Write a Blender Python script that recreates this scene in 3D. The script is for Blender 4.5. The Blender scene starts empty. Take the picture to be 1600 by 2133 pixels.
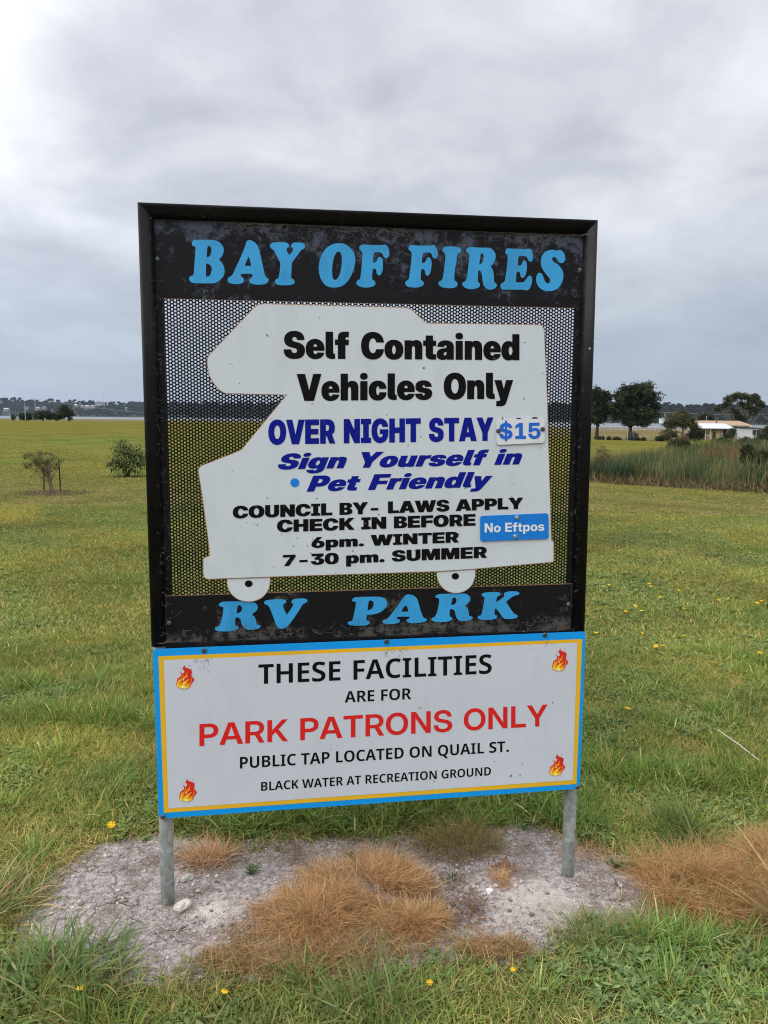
# Roadside sign for a caravan park, standing in a mown field above a bay, overcast day.
import bpy, math, random
import numpy as np
from mathutils import Vector, Matrix, noise as mnoise
from mathutils.geometry import delaunay_2d_cdt

random.seed(7)
rng = np.random.default_rng(11)
scene = bpy.context.scene
col = scene.collection

GLYPHS = {
'heavy': {
' ': (269, ''),
'-': (645, '493,354 493,207 152,207 152,354'),
'.': (269, '134,-10 92,-10o 33,49o 33,91 33,133o 92,192o 134,192 176,192o 236,133o 236,91 236,49o 176,-10o'),
'0': (645, '322,-11 222,-11o 86,79o 18,247o 18,363 18,480o 86,648o 222,739o 322,739 423,739o 558,648o 626,480o 626,363 626,247o 558,79o 423,-11o|322,146 362,146o 411,196o 433,294o 433,363 433,433o 411,531o 362,582o 322,582 283,582o 234,531o 211,433o 211,363 211,294o 234,196o 283,146o'),
'3': (645, '317,-11 219,-11o 88,60o 22,176o 22,244 214,244 214,214o 240,168o 287,142o 316,142 345,142o 389,166o 413,210o 413,238 413,265o 387,304o 340,326o 307,326 203,326 203,437 348,568 348,569 57,569 57,728 578,728 578,580 349,378 349,421 435,431o 552,384o 612,290o 612,228 612,157o 538,49o 406,-11o'),
'6': (645, '328,-10 243,-10o 110,53o 33,166o 33,243 33,304o 80,415o 118,473 290,728 499,728 285,410 231,410 241,424o 277,455o 333,477o 372,477 445,477o 552,421o 611,316o 611,245 611,169o 539,54o 411,-10o|322,140 352,140o 398,167o 424,213o 424,243 424,273o 398,319o 352,346o 322,346 294,346o 248,319o 222,273o 222,243 222,213o 248,167o 294,140o'),
'7': (645, '102,0 387,562 387,564 52,564 52,728 592,728 592,569 305,0'),
'A': (771, '5,0 247,728 520,728 766,0 539,0 456,282 430,374o 380,557o 357,654 410,654 386,557o 338,374o 310,282 227,0|185,124 185,278 586,278 586,124'),
'B': (654, '41,0 41,728 356,728 439,728o 553,681o 610,600o 610,546 610,504o 575,437o 512,392o 470,384 470,382 516,380o 592,335o 635,257o 635,206 635,146o 575,53o 463,0o 384,0|238,153 342,153 382,153o 427,192o 427,226 427,249o 407,282o 369,299o 343,299 238,299|238,438 330,438 353,438o 388,455o 407,485o 407,506 407,538o 365,575o 331,575 238,575'),
'C': (734, '376,-11 276,-11o 116,75o 23,243o 23,363 23,485o 117,653o 277,739o 376,739 445,739o 562,699o 650,625o 705,520o 712,455 508,455 504,480o 483,521o 450,549o 407,564o 380,564 331,564o 263,517o 227,427o 227,363 227,299o 262,210o 331,164o 380,164 406,164o 449,178o 482,207o 504,247o 508,272 712,272 705,211o 653,108o 565,31o 448,-11o'),
'E': (628, '41,0 41,728 596,728 596,558 243,558 243,446 568,446 568,282 243,282 243,169 595,169 595,0'),
'F': (600, '41,0 41,728 579,728 579,558 243,558 243,422 557,422 557,259 243,259 243,0'),
'G': (743, '380,-11 272,-11o 111,80o 23,248o 23,363 23,484o 117,652o 278,739o 377,739 443,739o 558,702o 648,633o 703,537o 708,479 503,479 499,499o 480,531o 450,553o 410,564o 384,564 333,564o 263,517o 227,428o 227,364 227,299o 263,210o 334,164o 386,164 429,164o 488,189o 517,235o 517,266 558,262 386,262 386,406 714,406 714,302 714,206o 630,66o 480,-11o'),
'H': (732, '41,0 41,728 243,728 243,455 489,455 489,728 691,728 691,0 489,0 489,286 243,286 243,0'),
'I': (452, '25,0 25,159 125,159 125,568 25,568 25,728 427,728 427,568 327,568 327,159 427,159 427,0'),
'K': (736, '191,109 191,338 214,373o 261,439o 310,505o 338,541 482,728 717,728 413,353 394,355|41,0 41,728 243,728 243,571 242,362 243,266 243,0|498,0 323,292 445,443 731,0'),
'L': (573, '41,0 41,728 243,728 243,169 552,169 552,0'),
'M': (932, '41,0 41,728 346,728 412,500 420,471o 442,384o 465,287o 485,198o 491,168 442,168 448,198o 468,287o 491,384o 512,471o 521,500 585,728 891,728 891,0 692,0 692,281 692,306o 694,386o 697,481o 700,578o 700,620 720,620 710,577o 686,481o 662,387o 641,308o 633,281 548,0 384,0 298,281 291,308o 268,387o 244,481o 219,577o 209,620 232,620 232,578o 235,481o 238,386o 240,306o 240,281 240,0'),
'N': (745, '41,0 41,728 250,728 426,442 440,419o 476,353o 515,276o 533,238 510,194 508,233o 504,335o 501,431o 501,461 501,728 704,728 704,0 496,0 331,266 314,294o 271,370o 224,461o 199,511 234,520 238,469o 243,369o 244,289o 244,266 244,0'),
'O': (753, '376,-11 277,-11o 117,75o 23,243o 23,363 23,485o 117,653o 277,739o 376,739 475,739o 636,653o 730,485o 730,363 730,242o 636,75o 475,-11o|376,164 424,164o 491,211o 525,300o 525,363 525,427o 491,517o 424,564o 376,564 329,564o 262,517o 227,427o 227,363 227,300o 262,211o 329,164o'),
'P': (650, '41,0 41,728 351,728 436,728o 562,665o 631,551o 631,473 631,395o 562,281o 435,219o 349,219 158,219 158,383 329,383 360,383o 406,405o 431,445o 431,473 431,501o 406,541o 360,562o 329,562 243,562 243,0'),
'R': (666, '41,0 41,728 351,728 436,728o 562,666o 631,553o 631,475 631,399o 560,289o 430,230o 341,230 164,230 164,387 329,387 360,387o 406,408o 431,448o 431,475 431,503o 406,542o 360,564o 329,564 243,564 243,0|442,0 279,331 487,331 654,0'),
'S': (681, '344,-11 244,-11o 104,47o 31,162o 31,245 222,245 223,215o 254,172o 308,150o 345,150 377,150o 424,166o 449,194o 449,213 449,230o 425,256o 373,276o 332,284 260,298 157,318o 45,425o 45,507 45,576o 121,680o 254,739o 342,739 432,739o 563,681o 634,573o 636,498 449,498 446,535o 391,578o 345,578 316,578o 273,563o 250,535o 250,517 250,500o 272,475o 319,457o 356,450 415,439 477,427o 566,389o 623,337o 650,268o 650,225 650,150o 578,44o 441,-11o'),
'T': (663, '21,558 21,728 642,728 642,558 432,558 432,0 231,0 231,558'),
'U': (709, '354,-11 259,-11o 119,56o 41,177o 41,259 41,728 238,728 238,276 238,242o 268,190o 320,160o 354,160 388,160o 441,190o 471,242o 471,276 471,728 668,728 668,259 668,177o 590,55o 449,-11o'),
'V': (760, '249,0 5,728 229,728 313,445 340,354o 390,168o 414,75 358,75 381,168o 427,354o 454,445 534,728 755,728 519,0'),
'W': (1047, '198,0 5,728 226,728 284,445 295,392o 314,281o 333,170o 342,116 296,116 307,170o 327,281o 348,392o 360,445 425,728 622,728 687,445 699,392o 720,281o 740,170o 751,116 705,116 714,170o 732,281o 752,392o 763,445 821,728 1042,728 849,0 626,0 546,327 535,375o 513,502o 495,584 552,584 534,502o 513,375o 501,327 421,0'),
'Y': (740, '276,0 276,249 5,728 237,728 342,520 355,494o 379,440o 390,411 361,411 372,440o 394,494o 406,520 505,728 735,728 472,249 472,0'),
'a': (586, '201,-9 149,-9o 69,24o 24,92o 24,144 24,188o 55,249o 109,288o 181,308o 223,311 269,314o 324,324o 348,342o 348,357 348,359 348,371o 334,388o 307,397o 289,397 270,397o 242,387o 225,366o 223,350 45,354 50,410o 109,490o 217,533o 296,533 355,533o 447,508o 510,461o 542,394o 542,351 542,0 353,0 353,73 351,73 334,43o 290,7o 234,-9o|264,113 285,113o 325,130o 350,162o 350,185 350,227 343,224o 326,219o 308,215o 285,210o 272,208 251,205o 223,190o 207,169o 207,156 207,142o 222,123o 248,113o'),
'c': (587, '301,-11 217,-11o 93,57o 24,180o 24,261 24,342o 93,465o 217,533o 301,533 358,533o 452,501o 522,442o 562,361o 564,311 379,305 377,324o 366,352o 346,372o 321,383o 305,383 279,383o 242,354o 222,300o 222,261 222,223o 242,168o 279,139o 305,139 321,139o 346,150o 366,170o 377,200o 379,218 564,213 563,163o 524,81o 455,21o 359,-11o'),
'd': (630, '245,-11 180,-11o 80,55o 24,177o 24,262 24,345o 82,467o 181,533o 243,533 278,533o 333,514o 374,476o 389,449 390,449 390,728 586,728 586,0 392,0 392,82 391,82 379,53o 338,11o 280,-11o|306,142 333,142o 374,171o 397,225o 397,262 397,299o 374,352o 333,381o 306,381 280,381o 242,352o 223,299o 223,262 223,225o 242,171o 280,142o'),
'e': (588, '300,-11 218,-11o 93,57o 24,180o 24,261 24,341o 93,464o 215,533o 296,533 356,533o 455,494o 527,423o 566,325o 566,265 566,215 82,215 82,324 476,324 386,304 386,332o 366,373o 328,394o 300,394 273,394o 235,373o 214,332o 214,304 214,219 214,189o 236,147o 278,125o 307,125 327,125o 361,136o 384,156o 390,170 563,164 552,112o 479,33o 368,-11o'),
'f': (425, '404,522 404,375 10,375 10,522|103,0 103,562 103,621o 145,698o 232,735o 297,735 331,735o 395,733o 409,732 402,585 394,586o 362,586o 350,586 321,586o 298,563o 298,537 298,0'),
'g': (630, '309,-212 226,-212o 116,-167o 56,-90o 48,-41 230,-36 233,-48o 254,-68o 287,-79o 309,-79 351,-79o 393,-34o 393,12 393,95 389,95 378,65o 336,26o 280,8o 245,8 180,8o 80,71o 24,188o 24,266 24,348o 82,467o 181,533o 243,533 279,533o 334,512o 377,473o 391,447 392,447 392,522 586,522 586,33 586,-51o 520,-159o 396,-212o|306,155 333,155o 374,183o 397,234o 397,269 397,305o 374,356o 333,384o 306,384 280,384o 242,356o 223,305o 223,269 223,234o 242,183o 280,155o'),
'h': (625, '239,281 239,0 44,0 44,728 238,728 238,381 214,381 237,447o 326,533o 404,533 462,533o 541,483o 581,392o 581,330 581,0 386,0 386,287 386,326o 348,369o 313,369 289,369o 257,349o 239,310o'),
'i': (283, '44,0 44,522 239,522 239,0|141,561 96,561o 39,614o 39,654 39,695o 96,747o 141,747 185,747o 243,695o 243,654 243,614o 185,561o'),
'l': (316, '240,-1 137,-1o 44,75o 44,159 44,728 239,728 239,178 239,161o 258,144o 275,144 282,144o 293,144o 298,144 304,3 290,2o 258,-1o'),
'm': (927, '44,0 44,522 229,522 232,392 223,392 236,442o 286,504o 353,533o 391,533 448,533o 534,464o 545,389 530,389 539,438o 593,502o 667,533o 708,533 760,533o 839,488o 883,406o 883,350 883,0 687,0 687,301 687,336o 651,377o 621,377 601,377o 572,358o 556,324o 556,301 556,0 370,0 370,301 370,336o 335,377o 304,377 284,377o 255,359o 239,324o 239,301 239,0'),
'n': (625, '239,281 239,0 44,0 44,522 235,522 236,381 214,381 237,447o 326,533o 404,533 462,533o 541,483o 581,392o 581,330 581,0 386,0 386,287 386,326o 348,369o 313,369 289,369o 257,349o 239,310o'),
'o': (611, '306,-11 221,-11o 94,56o 24,178o 24,261 24,344o 94,466o 221,533o 306,533 391,533o 517,466o 587,344o 587,261 587,178o 517,56o 391,-11o|306,140 330,140o 367,167o 389,222o 389,261 389,301o 367,354o 330,382o 306,382 282,382o 244,354o 222,301o 222,261 222,222o 244,167o 282,140o'),
'p': (630, '44,-204 44,522 237,522 237,451 240,451 254,477o 296,514o 352,533o 386,533 449,533o 548,467o 605,345o 605,262 605,177o 549,55o 450,-11o 384,-11 349,-11o 294,11o 253,51o 241,79 239,79 239,-204|323,142 350,142o 387,171o 407,225o 407,262 407,299o 387,352o 350,381o 323,381 297,381o 256,352o 233,299o 233,262 233,225o 256,171o 297,142o'),
'r': (420, '44,0 44,522 233,522 233,426 235,426 250,480o 310,524o 362,524 375,524o 399,523o 411,522 411,363 399,365o 357,366o 339,366 309,366o 264,339o 239,289o 239,255 239,0'),
's': (565, '287,-12 211,-12o 95,32o 26,113o 19,167 209,173 214,148o 253,118o 287,118 315,118o 347,136o 347,152 347,165o 319,182o 289,187 192,203 113,216o 31,295o 31,358 31,412o 90,490o 201,532o 278,532 355,532o 466,489o 528,410o 531,356 355,350 353,373o 313,403o 285,403 257,403o 226,384o 226,369 226,357o 250,339o 275,334 385,316 467,302o 546,233o 546,174 546,119o 481,35o 364,-12o'),
't': (414, '392,522 392,375 10,375 10,522|93,661 288,661 288,186 288,164o 306,147o 331,147 344,147o 383,148o 390,148 395,2 377,0o 317,-2o 285,-2 186,-2o 93,74o 93,155'),
'u': (625, '221,-11 164,-11o 85,39o 44,131o 44,192 44,522 239,522 239,235 239,196o 278,153o 312,153 336,153o 369,173o 386,212o 386,242 386,522 581,522 581,0 390,0 390,142 411,142 388,75o 299,-11o'),
'y': (600, '59,-201 69,-54 135,-56 157,-58o 182,-49o 195,-28o 198,-10 199,0 0,522 204,522 270,297 285,244o 311,136o 324,80 273,80 285,136o 313,244o 329,297 399,522 600,522 381,-62 363,-111o 313,-174o 241,-205o 190,-205 157,-205o 90,-203o'),
},
'bold': {
' ': (269, ''),
'A': (701, '6,0 264,728 438,728 696,0 544,0 422,371 402,435o 359,576o 332,670 370,670 343,576o 300,435o 279,371 154,0|163,168 163,279 538,279 538,168'),
'K': (675, '157,163 157,335 181,365o 232,424o 282,482o 307,512 495,728 662,728 355,378 344,378|58,0 58,728 196,728 196,516 196,338 196,272 196,0|509,0 281,339 364,444 668,0'),
'L': (552, '58,0 58,728 196,728 196,119 530,119 530,0'),
'N': (722, '58,0 58,728 205,728 452,335 462,318o 495,263o 531,198o 547,168 532,133 530,165o 528,248o 527,325o 527,346 527,728 664,728 664,0 517,0 294,354 282,374o 242,440o 193,526o 166,574 189,592 192,538o 195,444o 196,374o 196,354 196,0'),
'O': (748, '374,-12 276,-12o 122,81o 33,249o 33,363 33,478o 122,647o 276,739o 374,739 472,739o 625,647o 714,478o 714,363 714,249o 625,81o 472,-12o|374,111 432,111o 523,170o 576,283o 576,363 576,444o 523,558o 432,617o 374,617 316,617o 225,558o 172,444o 172,363 172,283o 225,170o 316,111o'),
'P': (627, '58,0 58,728 340,728 420,728o 538,670o 602,565o 602,492 602,420o 537,315o 418,257o 337,257 133,257 133,374 331,374 373,374o 434,403o 467,456o 467,492 467,529o 434,582o 373,611o 331,611 196,611 196,0'),
'R': (647, '58,0 58,728 345,728 426,728o 543,670o 607,565o 607,492 607,421o 540,317o 418,261o 336,261 140,261 140,373 337,373 379,373o 440,402o 472,456o 472,492 472,529o 439,582o 379,612o 337,612 196,612 196,0|472,0 304,328 450,328 622,0'),
'S': (645, '326,-12 235,-12o 105,48o 35,160o 35,238 169,238 170,196o 208,135o 278,103o 327,103 371,103o 437,128o 473,173o 473,203 473,228o 446,265o 387,293o 340,303 262,320 153,345o 49,444o 49,521 49,586o 117,685o 239,739o 320,739 403,739o 523,683o 589,579o 592,506 462,506 458,561o 382,624o 320,624 282,624o 221,600o 187,556o 187,527 187,504o 213,469o 270,443o 317,433 389,416 446,404o 529,367o 583,317o 610,252o 610,212 610,143o 541,43o 414,-12o'),
'T': (630, '22,609 22,728 608,728 608,609 384,609 384,0 247,0 247,609'),
'Y': (681, '275,0 275,277 6,728 164,728 292,506 310,475o 343,413o 360,382 326,382 342,413o 375,475o 393,506 518,728 675,728 409,277 409,0'),
},
'black': {
' ': (269, ''),
'$': (668, '290,-107 290,834 388,834 388,-107|336,-12 240,-12o 104,47o 33,160o 33,240 200,240 201,206o 235,156o 296,129o 338,129 375,129o 431,149o 462,185o 462,209 462,229o 435,260o 380,283o 336,292 262,307 155,329o 47,433o 47,513 47,581o 119,682o 248,739o 333,739 420,739o 547,682o 616,575o 619,501 456,501 453,546o 388,598o 335,598 303,598o 252,578o 223,544o 223,521 223,501o 247,472o 299,451o 340,443 405,429 465,417o 552,381o 608,330o 635,263o 635,221 635,148o 564,44o 430,-12o'),
'1': (645, '88,0 88,138 579,138 579,0|432,728 432,0 263,0 263,570 262,570 96,466 96,615 275,728'),
'5': (645, '321,-11 240,-11o 118,48o 46,155o 41,229 205,229 206,198o 237,149o 289,121o 322,121 356,121o 407,152o 436,207o 436,243 436,279o 407,335o 357,366o 324,366 281,366o 220,330o 210,298 52,298 73,728 558,728 558,589 227,589 216,443 217,443 242,468o 313,494o 356,494 405,494o 493,457o 562,390o 601,300o 601,247 601,172o 532,55o 406,-11o'),
'E': (619, '47,0 47,728 589,728 589,578 223,578 223,438 561,438 561,293 223,293 223,149 589,149 589,0'),
'N': (731, '47,0 47,728 229,728 435,397 447,379o 481,318o 519,249o 536,218 515,170 513,207o 510,300o 509,387o 509,412 509,728 684,728 684,0 503,0 313,303 299,325o 257,396o 208,485o 182,533 215,548 219,495o 222,399o 223,324o 223,303 223,0'),
'f': (397, '378,516 378,386 9,386 9,516|103,0 103,573 103,625o 142,694o 222,728o 283,728 313,728o 366,728o 378,728 378,598 371,598o 338,598o 326,598 296,598o 272,573o 272,544 272,0'),
'o': (593, '297,-12 216,-12o 94,55o 26,176o 26,258 26,339o 94,460o 216,527o 297,527 378,527o 500,460o 568,339o 568,258 568,176o 500,55o 378,-12o|297,122 326,122o 372,154o 398,214o 398,258 398,301o 372,362o 326,394o 297,394 268,394o 222,362o 196,301o 196,258 196,214o 222,154o 268,122o'),
'p': (611, '47,-204 47,516 213,516 213,448 215,448 231,475o 274,509o 331,527o 364,527 429,527o 529,459o 585,338o 585,259 585,177o 530,56o 430,-11o 362,-11 328,-11o 273,9o 230,48o 217,77 215,77 215,-204|315,123 346,123o 391,156o 415,216o 415,259 415,301o 391,361o 346,393o 315,393 284,393o 235,360o 208,300o 208,259 208,218o 235,157o 284,123o'),
's': (538, '275,-13 203,-13o 93,30o 27,110o 22,165 188,165 192,137o 235,103o 272,103 307,103o 346,128o 346,147 346,164o 314,185o 283,191 190,207 114,221o 34,298o 34,359 34,410o 90,485o 193,526o 265,526 337,526o 443,483o 502,403o 503,348 349,348 348,375o 305,411o 271,411 238,411o 202,386o 202,367 202,351o 231,329o 257,324 361,305 441,291o 516,222o 516,165 516,112o 456,32o 347,-13o'),
't': (392, '372,516 372,386 9,386 9,516|97,656 266,656 266,173 266,149o 285,130o 313,130 326,130o 363,130o 372,130 372,0 359,0o 305,0o 277,0 183,0o 97,70o 97,145'),
},
'human': {
' ': (260, ''),
'.': (283, '59,68 59,111o 106,148o 141,148 177,148o 223,110o 223,68 223,26o 176,-13o 141,-13 106,-13o 59,26o'),
'A': (640, '494,0 438,181 202,181 145,0 0,0 238,716 401,716 639,0|354,472 350,488o 336,540o 323,595o 319,613 315,592o 303,540o 291,491o 286,473 233,296 407,296'),
'B': (627, '297,714 433,714o 561,629o 561,537 561,493o 531,428o 477,387o 442,379 442,374 480,366o 542,328o 579,260o 579,206 579,142o 519,49o 409,0o 332,0 83,0 83,714|305,423 370,423o 422,474o 422,519 422,564o 362,606o 298,606 218,606 218,423|218,319 218,109 317,109 383,109o 438,168o 438,217 438,247o 413,293o 358,319o 311,319'),
'C': (601, '377,610 334,610o 266,574o 219,507o 194,414o 194,356 194,277o 236,164o 320,105o 382,105 426,105o 506,125o 544,141 544,24 505,6o 418,-10o 365,-10 261,-10o 122,80o 54,245o 54,357 54,437o 96,572o 178,670o 298,724o 376,724 427,724o 527,702o 572,679 527,569 494,586o 420,610o'),
'D': (689, '636,368 636,247o 551,83o 394,0o 285,0 83,0 83,714 301,714 407,714o 556,635o 636,481o|495,363 495,444o 449,550o 361,601o 296,601 218,601 218,114 281,114 390,114o 495,238o'),
'E': (522, '470,0 83,0 83,714 470,714 470,601 218,601 218,428 454,428 454,315 218,315 218,114 470,114'),
'F': (500, '217,0 83,0 83,714 469,714 469,601 217,601 217,401 452,401 452,287 217,287'),
'G': (695, '367,396 628,396 628,30 573,10o 450,-10o 378,-10 276,-10o 131,76o 54,241o 54,358 54,470o 136,634o 293,724o 406,724 466,724o 574,700o 616,680 572,570 535,588o 451,610o 405,610 336,610o 241,546o 194,432o 194,356 194,279o 237,166o 326,105o 395,105 425,105o 478,112o 498,117 498,285 367,285'),
'H': (710, '627,0 491,0 491,314 218,314 218,0 83,0 83,714 218,714 218,429 491,429 491,714 627,714'),
'I': (370, '334,0 35,0 35,77 117,103 117,611 35,637 35,714 334,714 334,637 253,611 253,103 334,77'),
'K': (615, '616,0 462,0 279,307 218,258 218,0 83,0 83,714 218,714 218,381 236,407o 278,463o 300,492 462,714 613,714 376,398'),
'L': (515, '83,0 83,714 218,714 218,114 488,114 488,0'),
'N': (752, '669,0 501,0 201,543 197,543 199,517o 203,455o 205,391o 205,361 205,0 83,0 83,714 250,714 549,177 552,177 551,200o 548,261o 545,326o 545,353 545,714 669,714'),
'O': (740, '687,358 687,275o 648,140o 570,42o 451,-10o 370,-10 289,-10o 170,43o 91,140o 54,276o 54,359 54,472o 122,636o 264,725o 371,725 478,725o 618,634o 687,469o|196,358 196,279o 233,166o 311,106o 370,106 431,106o 508,165o 544,278o 544,358 544,478o 462,610o 371,610 311,610o 233,551o 196,438o'),
'P': (585, '288,714 419,714o 544,601o 544,496 544,448o 516,362o 454,296o 353,259o 280,259 218,259 218,0 83,0 83,714|281,601 218,601 218,372 267,372 312,372o 375,395o 408,449o 408,492 408,546o 346,601o'),
'Q': (740, '687,358 687,276o 649,141o 574,45o 517,19 676,-170 503,-170 384,-9 381,-9o 372,-10o 368,-10 287,-10o 169,43o 91,141o 54,277o 54,359 54,472o 122,636o 264,725o 371,725 477,725o 617,636o 687,471o|196,358 196,279o 233,166o 311,106o 370,106 431,106o 508,165o 544,278o 544,358 544,478o 462,610o 371,610 311,610o 233,551o 196,438o'),
'R': (613, '283,714 373,714o 490,668o 548,576o 548,507 548,459o 515,385o 459,333o 422,316 611,0 457,0 304,280 218,280 218,0 83,0 83,714|280,605 218,605 218,386 283,386 345,386o 410,442o 410,501 410,537o 382,582o 325,605o'),
'S': (532, '493,204 493,142o 435,46o 323,-10o 241,-10 200,-10o 131,-2o 72,15o 44,29 44,156 89,133o 194,105o 243,105 281,105o 332,127o 358,166o 358,192 358,219o 332,256o 272,292o 220,314 166,338o 90,393o 51,471o 51,529 51,590o 110,678o 216,724o 287,724 346,724o 445,699o 486,679 445,568 405,587o 324,610o 285,610 252,610o 208,590o 186,555o 186,533 186,505o 212,468o 272,433o 324,410 379,387o 454,332o 493,258o'),
'T': (536, '336,0 201,0 201,599 16,599 16,714 520,714 520,599 336,599'),
'U': (699, '621,259 621,177o 561,56o 439,-10o 347,-10 215,-10o 77,131o 77,258 77,714 213,714 213,263 213,184o 282,106o 350,106 398,106o 458,142o 486,212o 486,264 486,714 621,714'),
'W': (930, '919,714 745,0 592,0 495,387 491,403o 482,444o 473,490o 466,531o 464,547 462,533o 456,493o 447,447o 438,404o 433,386 337,0 185,0 11,714 145,714 234,320 239,300o 248,253o 257,204o 265,157o 267,138 271,163o 280,220o 292,278o 304,332o 309,353 400,714 528,714 620,352 625,331o 637,276o 649,218o 658,161o 661,138 664,164o 676,229o 689,294o 695,320 784,714'),
},
}
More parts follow.
